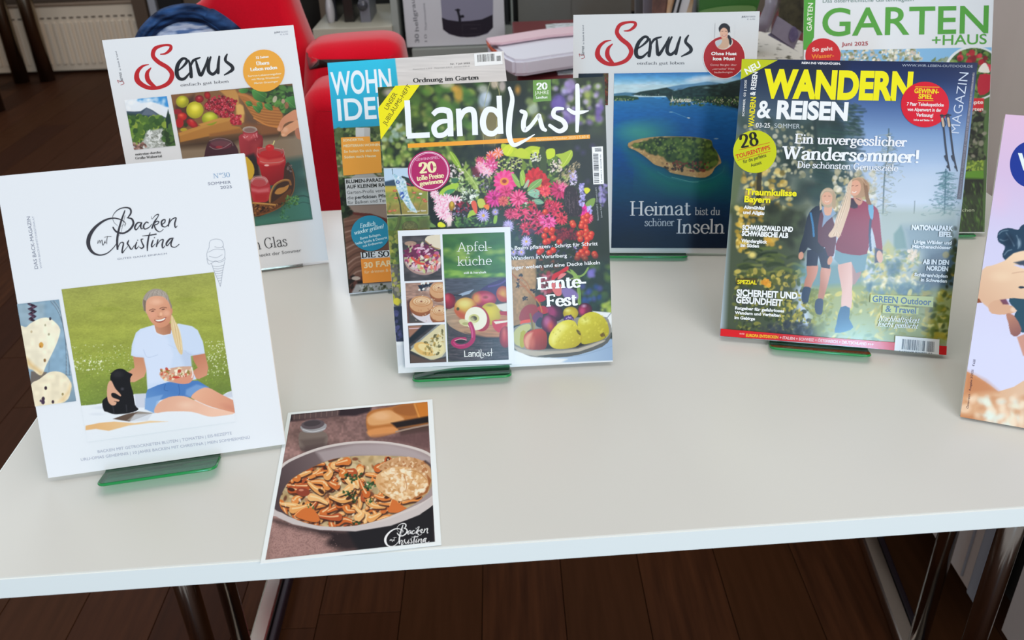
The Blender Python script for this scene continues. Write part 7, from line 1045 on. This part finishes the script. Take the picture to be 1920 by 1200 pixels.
P.build('cover_photo')
H.z(1340, 90, 3.692)
nb = H.poly('corner_flash', [(188, 76), (437, 84), (180, 218)], 'b9c21a'); H.text('NEU', 222, 184, 322, 128, 44, 'f2f4e8', 'flash_text', bold=.03, parent=nb)
H.text('REIN INS VERGNÜGEN.', 602, 110, 872, 116, 15, 'e8eaf0', 'tag_line', bold=.03); H.text('WWW.WIR-LEBEN-OUTDOOR.DE', 1296, 128, 1786, 136, 18, 'a8b4c8', 'web_line')
H.text('WANDERN', 330, 336, 1362, 356, 192, 'f2e512', 'headline', bold=.05); H.text('&', 290, 481, 388, 484, 124, 'eef0f4', 'headline', bold=.022); H.text('REISEN', 426, 485, 918, 498, 124, 'eef0f4', 'headline', bold=.045)
H.text('03-25', 284, 550, 382, 552, 34, 'e4e8ec', 'issue_text', bold=.01); H.text('SOMMER', 412, 554, 588, 558, 34, 'b8c4cc', 'issue_text')
H.text('MAGAZIN', 1690, 592, 1758, 172, 68, 'c8d4e8', 'side_title', bold=-.008); H.text('SOMMER  03 | 2025', 204, 474, 222, 222, 15, 'd8dce0', 'spine_text', bold=.02); H.text('WANDERN', 268, 548, 286, 340, 38, 'e8dc14', 'spine_text', bold=.03); H.text('& REISEN', 278, 330, 298, 166, 36, 'e8ecf0', 'spine_text', bold=.03)
H.poly('grey_side_strip', [(1786, 170), (1800, 170), (1706, 1048), (1676, 1046)], '6c6c7c'); H.text('Deutschland 6,90 € · Österreich 7,60 € · Schweiz 11,00 sfr · BeNeLux 8,00 € · Italien 9,30 €', 1698, 1030, 1796, 180, 12, '9c9cac', 'price_line')
s1 = H.disc('badge', 278, 718, 150, 148, 'c2ca14'); H.text('28', 182, 696, 308, 668, 90, '20221c', 'badge_text', 'serif', wt=1.2, parent=s1); H.text('TOURENTIPPS', 150, 768, 386, 700, 30, 'c82420', 'badge_text', bold=.02, parent=s1); H.strokes('badge_rule', [[(170, 706, 3), (380, 655, 3)], [(160, 778, 3), (385, 714, 3)]], 'c82420', s1, per=1); H.text('für die perfekte', 200, 800, 358, 752, 26, '30341c', 'badge_text', bold=.01, parent=s1); H.text('Auszeit', 252, 824, 326, 802, 24, '30341c', 'badge_text', bold=.01, parent=s1)
s2 = H.disc('badge', 1455, 392, 166, 158, 'd2152f'); H.strokes('badge_rule', [[(1388, 270, 4), (1553, 272, 4)], [(1408, 364, 4), (1512, 366, 4)]], 'e8c81c', s2, per=1); H.text('GEWINN-', 1380, 312, 1550, 318, 34, 'f0d81c', 'badge_text', bold=.03, parent=s2); H.text('SPIEL', 1408, 350, 1510, 354, 32, 'f0d81c', 'badge_text', bold=.03, parent=s2)
for t, a, b, c, d in (('7 Paar Teleskopstöcke', 1328, 398, 1584, 406), ('von Alpenwert in der', 1332, 436, 1568, 442), ('Verlosung!', 1392, 474, 1510, 478)): H.text(t, a, b, c, d, 24, 'f6e8ec', 'badge_text', bold=.025, parent=s2)
H.text('Infos auf Seite 14', 1376, 504, 1510, 508, 14, 'f6e8ec', 'badge_text', bold=.02, parent=s2)
H.strokes('trekking_pole', [[(1572, 470, 22), (1582, 540, 20)], [(1584, 545, 10), (1605, 740, 11), (1628, 850, 7)], [(1596, 750, 16), (1608, 780, 14)], [(1612, 820, 16), (1616, 826, 16)]], '3c4454'); H.strokes('trekking_pole', [[(1612, 465, 22), (1626, 540, 20)], [(1628, 545, 10), (1652, 740, 11), (1678, 852, 7)], [(1644, 750, 16), (1656, 780, 14)], [(1666, 822, 16), (1669, 828, 16)]], '3c4454'); H.strokes('pole_grip', [[(1574, 490, 16), (1582, 540, 16)], [(1614, 488, 16), (1622, 540, 16)]], 'c0ac98'); H.strokes('pole_strap', [[(1560, 466, 8), (1596, 470, 8)], [(1600, 464, 8), (1634, 466, 8)], [(1580, 480, 4), (1600, 520, 4), (1590, 545, 4)]], '2c3038')
H.text('Ein unvergesslicher', 552, 660, 1328, 684, 66, 'eaeef6', 'headline', 'serif', wt=1.1); H.text('Wandersommer!', 462, 768, 1408, 796, 88, 'eef2fa', 'headline', 'serif', wt=1.15); H.text('Die schönsten Genussziele', 570, 828, 1268, 854, 44, 'dfe6f0', 'headline', 'serif', wt=1.05)
H.text('Traumkulisse', 212, 1016, 566, 1026, 44, 'f0e420', 'cover_line', bold=.04); H.text('Bayern', 204, 1066, 384, 1072, 44, 'f0e420', 'cover_line', bold=.04)
H.z(1340, 390, 3.692)
for t, a, b, c, d, h, bo in (('Altmühltal', 200, 5, 344, 12, 24, .04), ('und Allgäu', 196, 40, 342, 48, 24, .04), ('SCHWARZWALD UND', 190, 150, 540, 164, 34, .052), ('SCHWÄBISCHE ALB', 186, 190, 508, 206, 34, .052), ('Wanderglück', 182, 236, 362, 246, 24, .04), ('im Süden', 178, 268, 306, 274, 24, .04), ('SICHERHEIT UND', 150, 606, 570, 628, 46, .04), ('GESUNDHEIT', 146, 654, 466, 678, 46, .04), ('Ratgeber für gefahrloses', 140, 700, 480, 722, 21, .04), ('Wandern und Verhalten', 138, 732, 454, 752, 21, .04), ('im Gebirge', 136, 766, 278, 776, 21, .04)): H.text(t, a, b, c, d, h, 'f0f2f4', 'cover_line', bold=bo)
for t, a, b, c, d, h, bo in (('NATIONALPARK', 1360, 150, 1646, 158, 34, .052), ('EIFEL', 1548, 196, 1640, 200, 34, .052), ('Urige Wälder und', 1376, 246, 1636, 252, 24, .04), ('Märchenschlösser', 1364, 276, 1632, 284, 22, .04), ('AB IN DEN', 1436, 386, 1618, 392, 32, .052), ('NORDEN', 1462, 430, 1612, 436, 32, .052), ('Schärenhüpfen', 1378, 470, 1608, 482, 23, .04), ('in Schweden', 1422, 506, 1604, 516, 23, .04)): H.text(t, a, b, c, d, h, 'dce8f6', 'cover_line', bold=bo)
sp = H.poly('yellow_tag', [(152, 488), (292, 486), (292, 534), (150, 530)], '4c4420'); H.text('SPEZIAL', 156, 524, 290, 528, 28, 'f0e020', 'tag_text', bold=.03, parent=sp)
g = H.poly('pale_tag', [(1076, 597), (1512, 612), (1508, 686), (1074, 652)], 'b4c47c'); H.poly('pale_tag', [(1160, 670), (1410, 690), (1406, 736), (1158, 724)], 'b4c47c')
H.text('GREEN Outdoor', 1088, 648, 1494, 672, 46, '2c5c84', 'cover_line', bold=.025); H.text('& Travel', 1178, 716, 1390, 730, 44, '2c5c84', 'cover_line', bold=.025)
H.text('Nachhaltigkeit', 1128, 778, 1410, 794, 36, 'e0ecf4', 'cover_line', 'serif', sh=.3); H.text('leicht gemacht', 1122, 816, 1400, 834, 36, 'e0ecf4', 'cover_line', 'serif', sh=.3)
rb = H.poly('red_band', [(42, 834), (700, 890), (1603, 955), (1600, 1016), (700, 935), (38, 884)], 'd4101c')
for t, a, b, c, d, col, bo in (('+++', 170, 878, 206, 880, 'e8b8b8', .02), ('EUROPA ENTDECKEN', 216, 888, 438, 902, 'f0c020', .035), ('+ ITALIEN + SCHWEIZ + ÖSTERREICH + DEUTSCHLAND +++', 448, 904, 1096, 952, 'f0c8cc', .025)): H.text(t, a, b, c, d, 20, col, 'band_text', bold=bo, parent=rb)
bc = H.poly('barcode_label', [(1248, 882), (1552, 908), (1548, 1012), (1240, 984)], 'e8ecf2'); H.bars('barcode', (1290, 976), (1450, 990), (1296, 904), 7, '3c4454', bc); H.bars('barcode_extra', (1462, 992), (1516, 996), (1466, 920), 8, '3c4454', bc); H.text('4 192078 806900 03', 1268, 992, 1500, 1010, 10, '3c4454', 'barcode_digits', parent=bc)
easel(H, -.058, .036, .018, M_green, 'green acrylic easel under the glossy hiking magazine', up=.15)

# ================================================================== home magazine behind the bouquet magazine
O = magazine('home magazine with a turquoise title block, mostly hidden behind the flower bouquet magazine', (-0.08284, 0.91172, 0.12168, 0.59332, 0.20942, 0.27408, 0.0039), .006, 'dcd8d2', 'd2cdc6', edge='c8c4be')
O.z(); P = Print(O, [(613.7, 118), (944.2, 95.7), (990, 518.2), (654.6, 550)], .0007, 41)
P.z(600, 80, 5.333); P.fill('cfc8c0'); P.noise(200, .04, sy=14); P.poly([(60, 180), (750, 150), (780, 430), (800, 850), (130, 860)], '2fb4cc', c2='2893ac', gd=((100, 180), (140, 860))); 
P.poly([(130, 860), (800, 820), (900, 1300), (150, 1300)], '4c5c34'); P.scatter(200, 130, 860, 700, 1250, ['6c7c44', '34402c', '8c9458', '54643c', '242c1c'], 8, 30, .9, .85, 2); P.poly([(355, 850), (500, 850), (510, 1300), (365, 1300)], 'c4beb4'); P.poly([(440, 850), (500, 850), (510, 1300), (450, 1300)], 'aca498', .7)
P.z(600, 290, 4.444)
P.poly([(140, 90), (600, 60), (700, 1200), (240, 1200)], '6c5c48'); P.scatter(140, 145, 60, 560, 230, ['6c7c48', '8c9460', '4c5c34', 'a8a078', '38482c'], 8, 26, .8, .85, 2); P.poly([(320, 80), (440, 70), (450, 160), (500, 200), (200, 220), (290, 170)], 'a8a094', soft=2)
P.scatter(90, 160, 200, 260, 520, ['1c2818', '2c3c20', '14180f', '3c4c2c'], 12, 30, .9, .9, 2); P.poly([(230, 420), (580, 400), (580, 540), (300, 500)], '8c7464', soft=3); P.poly([(200, 540), (300, 480), (560, 560), (600, 1100), (240, 1160)], '6c4838', soft=4)
for i in range(12): P.line([(200+i*4, 560+i*44), (300, 540+i*40), (380, 520+i*40)], 12, ['8c6450', '4c3024', 'a88470'][i % 3], .7, 2)
P.poly([(270, 480), (420, 490), (580, 540), (580, 570), (420, 520), (280, 500)], '5c2820', .9); P.scatter(50, 240, 1020, 360, 1160, ['3c2018', '1c1410', '5c3428'], 12, 30, .7, .9, 2); P.poly([(300, 1080), (620, 1060), (640, 1200), (240, 1200)], '9c948c', soft=3); P.scatter(60, 300, 1080, 620, 1160, ['4c4c34', '6c6c58', 'b8b4a8', '34341c'], 6, 18, .6, .9); P.ell(300, 1030, 36, 16, 'c0a894', al=.9); P.poly([(160, 500), (190, 520), (250, 1150), (240, 1160)], '2c2c20', soft=2); P.build('cover_photo')
O.z(600, 80, 5.333); O.text('WOHN', 120, 522, 722, 428+56, 236, 'dfe0dc', 'headline', bold=.02); O.text('IDEEN', 184, 778, 900, 735, 222, 'dfe0dc', 'headline', bold=.018)
O.text('Ordnung im Garten', 932, 400, 1588, 368, 42, '2c2c2c', 'cover_line', 'serif', wt=1.3); O.text('Nr. 7 Juli 2025', 1304, 222, 1500, 212, 16, '5c5854', 'issue_text', bold=.01); O.text('Deutschland 5,20 € · Österreich 5,90 € · Schweiz 9,00 sfr', 930, 272, 1500, 240, 12, '8c8882', 'price_line')
bc = O.poly('barcode_label', [(1540, 112), (1816, 92), (1826, 215), (1548, 236)], 'e8e6e0'); O.bars('barcode', (1576, 196), (1750, 184), (1572, 122), 9, '34322f', bc); O.bars('barcode_extra', (1766, 186), (1808, 182), (1764, 134), 10, '34322f', bc)
ob = O.poly('orange_tag', [(210, 950), (498, 938), (506, 1000), (212, 1010)], 'f39b3c'); O.poly('orange_tag', [(212, 1010), (600, 988), (620, 1300), (234, 1330)], 'f39b3c')
for i, (t, x1) in enumerate((('SONDERTEIL', 440), ('MEDITERRAN WOHNEN', 600), ('So holen Sie sich den', 590), ('Süden nach Hause', 560))): O.text(t, 232+i*4, 990+i*56, x1, 978+i*55, 26, 'fbd8a8', 'tag_text', bold=.02)
O.z(600, 290, 4.444); O.poly('grey_text_box', [(206, 202), (560, 184), (560, 410), (224, 424)], 'c4beb6')
for t, a, b, x1, y1, h, bo, c in (('BLUMEN-PARADIESE', 218, 240, 590, 220, 30, .03, '24241f'), ('AUF KLEINEM RAUM', 222, 284, 600, 264, 30, .03, '24241f'), ('Garten-Profis verraten', 226, 330, 600, 308, 28, .0, '4c4a44'), ('die', 230, 374, 282, 371, 28, .0, '4c4a44'), ('perfekten Pflanzen', 292, 370, 640, 350, 28, .02, '34332f'), ('für Balkon und Terrasse', 232, 414, 640, 388, 28, .0, '4c4a44')): O.text(t, a, b, x1, y1, h, c, 'cover_line', bold=bo)
tb = O.disc('badge', 420, 655, 160, 148, '27849b'); O.text('Endlich', 334, 612, 462, 590, 36, 'cfe4e8', 'badge_text', 'serif', sh=.25, parent=tb); O.text('wieder grillen!', 284, 670, 530, 612, 34, 'cfe4e8', 'badge_text', 'serif', sh=.25, parent=tb); O.text('Bunte Beilagen,', 338, 710, 508, 674, 22, 'cfe4e8', 'badge_text', bold=.01, parent=tb); O.text('heiße Spieße & Desserts', 300, 752, 560, 700, 22, 'cfe4e8', 'badge_text', bold=.01, parent=tb); O.text('mit Erdbeeren', 360, 772, 520, 738, 20, 'cfe4e8', 'badge_text', bold=.01, parent=tb)
O.poly('white_strip', [(338, 815), (660, 790), (664, 850), (346, 870)], 'd4d0ca'); O.text('DIE SOMMER', 348, 862, 800, 836, 46, '20201e', 'cover_line', 'serif', wt=1.3)
ob = O.poly('orange_tag', [(340, 872), (660, 850), (680, 1050), (358, 1072)], 'f08c34'); O.text('30 FARBEN', 368, 946, 740, 914, 48, 'f8c894', 'tag_text', bold=.03, parent=ob); O.text('für drinnen & draußen', 372, 992, 700, 964, 26, 'f8c894', 'tag_text', parent=ob)
easel(O, -.06, .03, .004, M_clear, 'clear acrylic easel behind the bouquet magazine, holding the turquoise home magazine', up=.15)

# ================================================================== garden magazine at the back right
G = magazine('garden magazine with a big green title standing behind the hiking magazine', (0.4809, 1.0023, -0.086, 0.4447, 0.2256, 0.296, 0.0048), .006, 'd6dbe4', 'd4dae4', edge='c4c4c0', alb=.78)
G.z(1480, 0, 4.286)
G.poly('green_spine_strip', [(118, -60), (212, -60), (198, 300), (150, 400), (112, 400)], '4b9a3c'); G.text('GARTEN', 178, 250, 190, 24, 42, 'dfe8dc', 'spine_text', bold=.01)
G.text('Das österreichische Gartenmagazin', 268, 22, 1000, 8, 32, '5c7c78', 'tag_line'); G.text('GARTEN', 262, 288, 1598, 264, 232, '4f9a3f', 'headline', bold=.012); G.text('+HAUS', 1145, 364, 1585, 352, 84, '4f9a3f', 'headline', bold=.01); G.text('Juni 2025', 420, 370, 632, 364, 32, '9c2430', 'issue_text', bold=.015)
G.z(); P = Print(G, [(1533, 95.5), (1860, 88), (1845, 434), (1519, 437)], .0008, 51); P.z(1480, 0, 4.286)
P.fill('4c6c3c'); P.poly([(150, 380), (1650, 370), (1650, 560), (150, 560)], '7cb0dc'); P.scatter(340, 380, 395, 1060, 560, ['d8d8cc', 'a8a898', '8c9474', 'f0ece4', '6c7450', 'c4b8b0'], 6, 18, .7, .9, 1.5, inside=[(380, 400), (1000, 385), (1110, 470), (1150, 560), (380, 560)]); P.scatter(30, 1150, 470, 1290, 500, ['8c9c8c', '6c8058'], 8, 18, .6, .8)
P.ell(1480, 590, 240, 220, 'd4dce4'); P.ell(1485, 590, 222, 204, '3c5c2c'); P.scatter(240, 1270, 400, 1640, 780, ['4c7434', '2c4c24', '6c8c44', '1c3418', '84985c'], 8, 26, .8, .9, 1.5, inside=[(1290, 500), (1380, 420), (1480, 394), (1600, 440), (1640, 620), (1590, 740), (1480, 780), (1330, 700)]); P.scatter(24, 1360, 420, 1620, 560, ['a81c2c', '7c1424', 'c83848'], 12, 26, 1, .9, 2); P.poly([(1530, 600), (1620, 600), (1640, 640), (1600, 740), (1530, 765), (1510, 700)], 'b01c34', smooth=2); P.poly([(1515, 575), (1545, 520), (1580, 508), (1610, 575), (1590, 585)], 'e0dcd8', smooth=2)
P.poly([(1440, 790), (1565, 790), (1560, 900), (1440, 910)], 'c8202c'); P.poly([(1400, 910), (1565, 900), (1550, 2000), (1300, 2000)], '2c3c24'); P.scatter(140, 1400, 900, 1565, 1300, ['1c2418', '34442c', '5c6c4c', '0f140c', '4c5c3c', '8c8c80'], 10, 28, .8, .9, 2); P.poly([(1350, 1310), (1565, 1290), (1560, 1360), (1350, 1360)], '7c9c34', soft=3); P.scatter(60, 1380, 1290, 1560, 1370, ['9cb844', '5c7c2c', '4c6c24'], 8, 22, .5, .9); P.poly([(1350, 1380), (1560, 1370), (1560, 1440), (1350, 1440)], '5c9424'); P.poly([(1350, 1430), (1560, 1440), (1555, 1560), (1350, 1560)], '141c10', .85, 6); P.scatter(160, 1330, 1480, 1556, 1860, ['3c6424', '2c4c1c', '5c8438', '1c2c14', '48742c'], 6, 26, .25, .85, 1.5, ang=75); P.build('cover_photo')
G.text('nen', 1468, 1705, 1560, 1696, 34, 'a8bc98', 'caption') if False else None
G.z(1340, 90, 3.692); G.text('Rezepte', 1700, 390, 1858, 386, 26, 'f0d8d8', 'tag_text', bold=.02); G.text('Garten', 1722, 438, 1858, 434, 26, 'f0d8d8', 'tag_text', bold=.02)
G.z(1340, 390, 3.692); G.text('Naschen', 1640, 28, 1796, 24, 24, 'b4c4a8', 'caption')
G.z(1480, 0, 4.286); gb_ = G.disc('badge', 270, 448, 142, 140, 'c01c26'); G.text('So geht', 184, 414, 348, 404, 32, 'f4dcdc', 'badge_text', bold=.02, parent=gb_); G.text('Wasser-', 178, 472, 358, 460, 34, 'ec8c2c', 'badge_text', bold=.02, parent=gb_)
easel(G, .0, .1, .006, M_green, 'green acrylic easel under the garden magazine at the back', up=.16)

# ================================================================== pink magazine cut by the right edge
K = magazine('pink magazine with hands holding flowers, cut off at the right edge of the table view', (0.4887, 0.5825, -0.3987, 0.6719, 0.21, 0.2777, 0.0038), .005, 'e0dcec', 'd9c2e4', edge='d8d0d8', mat=SATIN)
K.z(); P = Print(K, [(1884.5, 218.5), (2040, 221), (1990, 818), (1800.7, 778.5)], .0006, 61)
P.z(1800, 210, 4.1417); P.fill('d2b8e0'); P.grad([(0, 'd8b4dc'), (.25, 'd0b4e0'), (.55, 'ccc4ee'), (1, 'd2cef4')], (400, 40), (200, 1800)); P.ell(300, 680, 60, 80, 'dcb8e0', al=.5, soft=30)
P.poly([(290, 960), (310, 920), (380, 900), (450, 915), (480, 880), (560, 860), (700, 900), (800, 1300), (600, 1300), (480, 1180), (400, 1180), (340, 1140), (330, 1100), (350, 1045), (300, 1010)], '28405c', smooth=3); 
for q in ([(300, 950), (330, 925), (370, 920)], [(310, 990), (340, 1000), (370, 990)], [(360, 940), (400, 1000), (420, 1040)], [(440, 960), (460, 1020), (450, 1060)], [(345, 1110), (370, 1080), (400, 1070)]): P.line(q, 8, '8ca0bc', .6, 2)
P.ell(380, 1000, 40, 50, '1c2c44', al=.6, soft=8); P.ell(460, 1020, 14, 30, 'a0b0cc', al=.6, soft=4)
P.z(1790, 460, 3.4286)
P.poly([(175, 160), (240, 130), (320, 100), (380, 50), (480, 30), (620, 20), (620, 150), (470, 130), (400, 125), (385, 130), (480, 160), (620, 170), (620, 360), (440, 350), (330, 345), (250, 380), (215, 400), (160, 350), (145, 340)], 'd8ac98', smooth=2, soft=2, c2='ecc8b4', gd=((200, 350), (420, 80)))
P.poly([(215, 400), (240, 440), (320, 445), (390, 430), (390, 400), (340, 380), (280, 350), (230, 370)], 'd4a490', smooth=2); P.ell(385, 412, 26, 18, 'e8c4b8', al=.9, soft=3); P.poly([(290, 350), (330, 345), (350, 380), (310, 380)], '6c3c54', .9, 2); P.poly([(352, 340), (446, 345), (620, 360), (620, 540), (430, 560), (380, 460), (400, 420), (360, 380)], '2c4c64', smooth=2); P.poly([(380, 110), (620, 60), (620, 130), (420, 128)], '2c3c58', .9, 3); P.ell(430, 270, 20, 8, '283850'); P.line([(370, 180), (450, 170), (600, 180)], 5, 'b88878', .6, 2)
P.poly([(330, 440), (380, 450), (430, 540), (400, 585), (360, 570), (345, 500)], 'b47c70', smooth=2, c2='8c5c60', gd=((350, 460), (400, 580))); P.poly([(400, 590), (450, 570), (620, 700), (620, 760), (440, 710)], 'c89088', smooth=0, soft=2)
P.ell(300, 200, 60, 30, 'ecccb8', al=.5, soft=10); P.poly([(145, 340), (160, 345), (175, 370), (140, 370)], '8c4c34')
P.poly([(75, 810), (140, 840), (230, 900), (280, 940), (380, 910), (460, 860), (620, 800), (620, 1250), (20, 1180)], 'd49a78', soft=1.5, c2='dcb4a0', gd=((60, 900), (400, 1000))); P.poly([(75, 810), (200, 870), (280, 940), (160, 950), (60, 960)], 'b86c48', .6, 12); P.scatter(60, 50, 980, 600, 1170, ['f0d0c0', 'e8ece8', 'dce8f0', 'c88c6c', 'f4e0d4'], 12, 40, .6, .6, 6); P.poly([(30, 1080), (120, 1100), (200, 1110), (180, 1170), (30, 1160)], 'b8683c', .5, 10); P.build('cover_photo')
K.z(1800, 210, 4.1417); bd = K.disc('badge', 545, 408, 158, 180, '1d3596', n=60); K.text('W', 440, 445, 640, 452, 128, 'dfe6f4', 'badge_letter', bold=.04, parent=bd)
K.z(1790, 460, 3.4286); K.text('Österreich · Ausgabe 3/2025', 88, 1050, 122, 800, 14, '5c3c44', 'side_text', bold=.01); K.text('€ 6,50', 126, 778, 134, 735, 14, '5c5470', 'side_text', bold=.02)
easel(K, -.0, .08, .003, M_green, 'green acrylic easel behind the pink magazine at the right', up=.13)
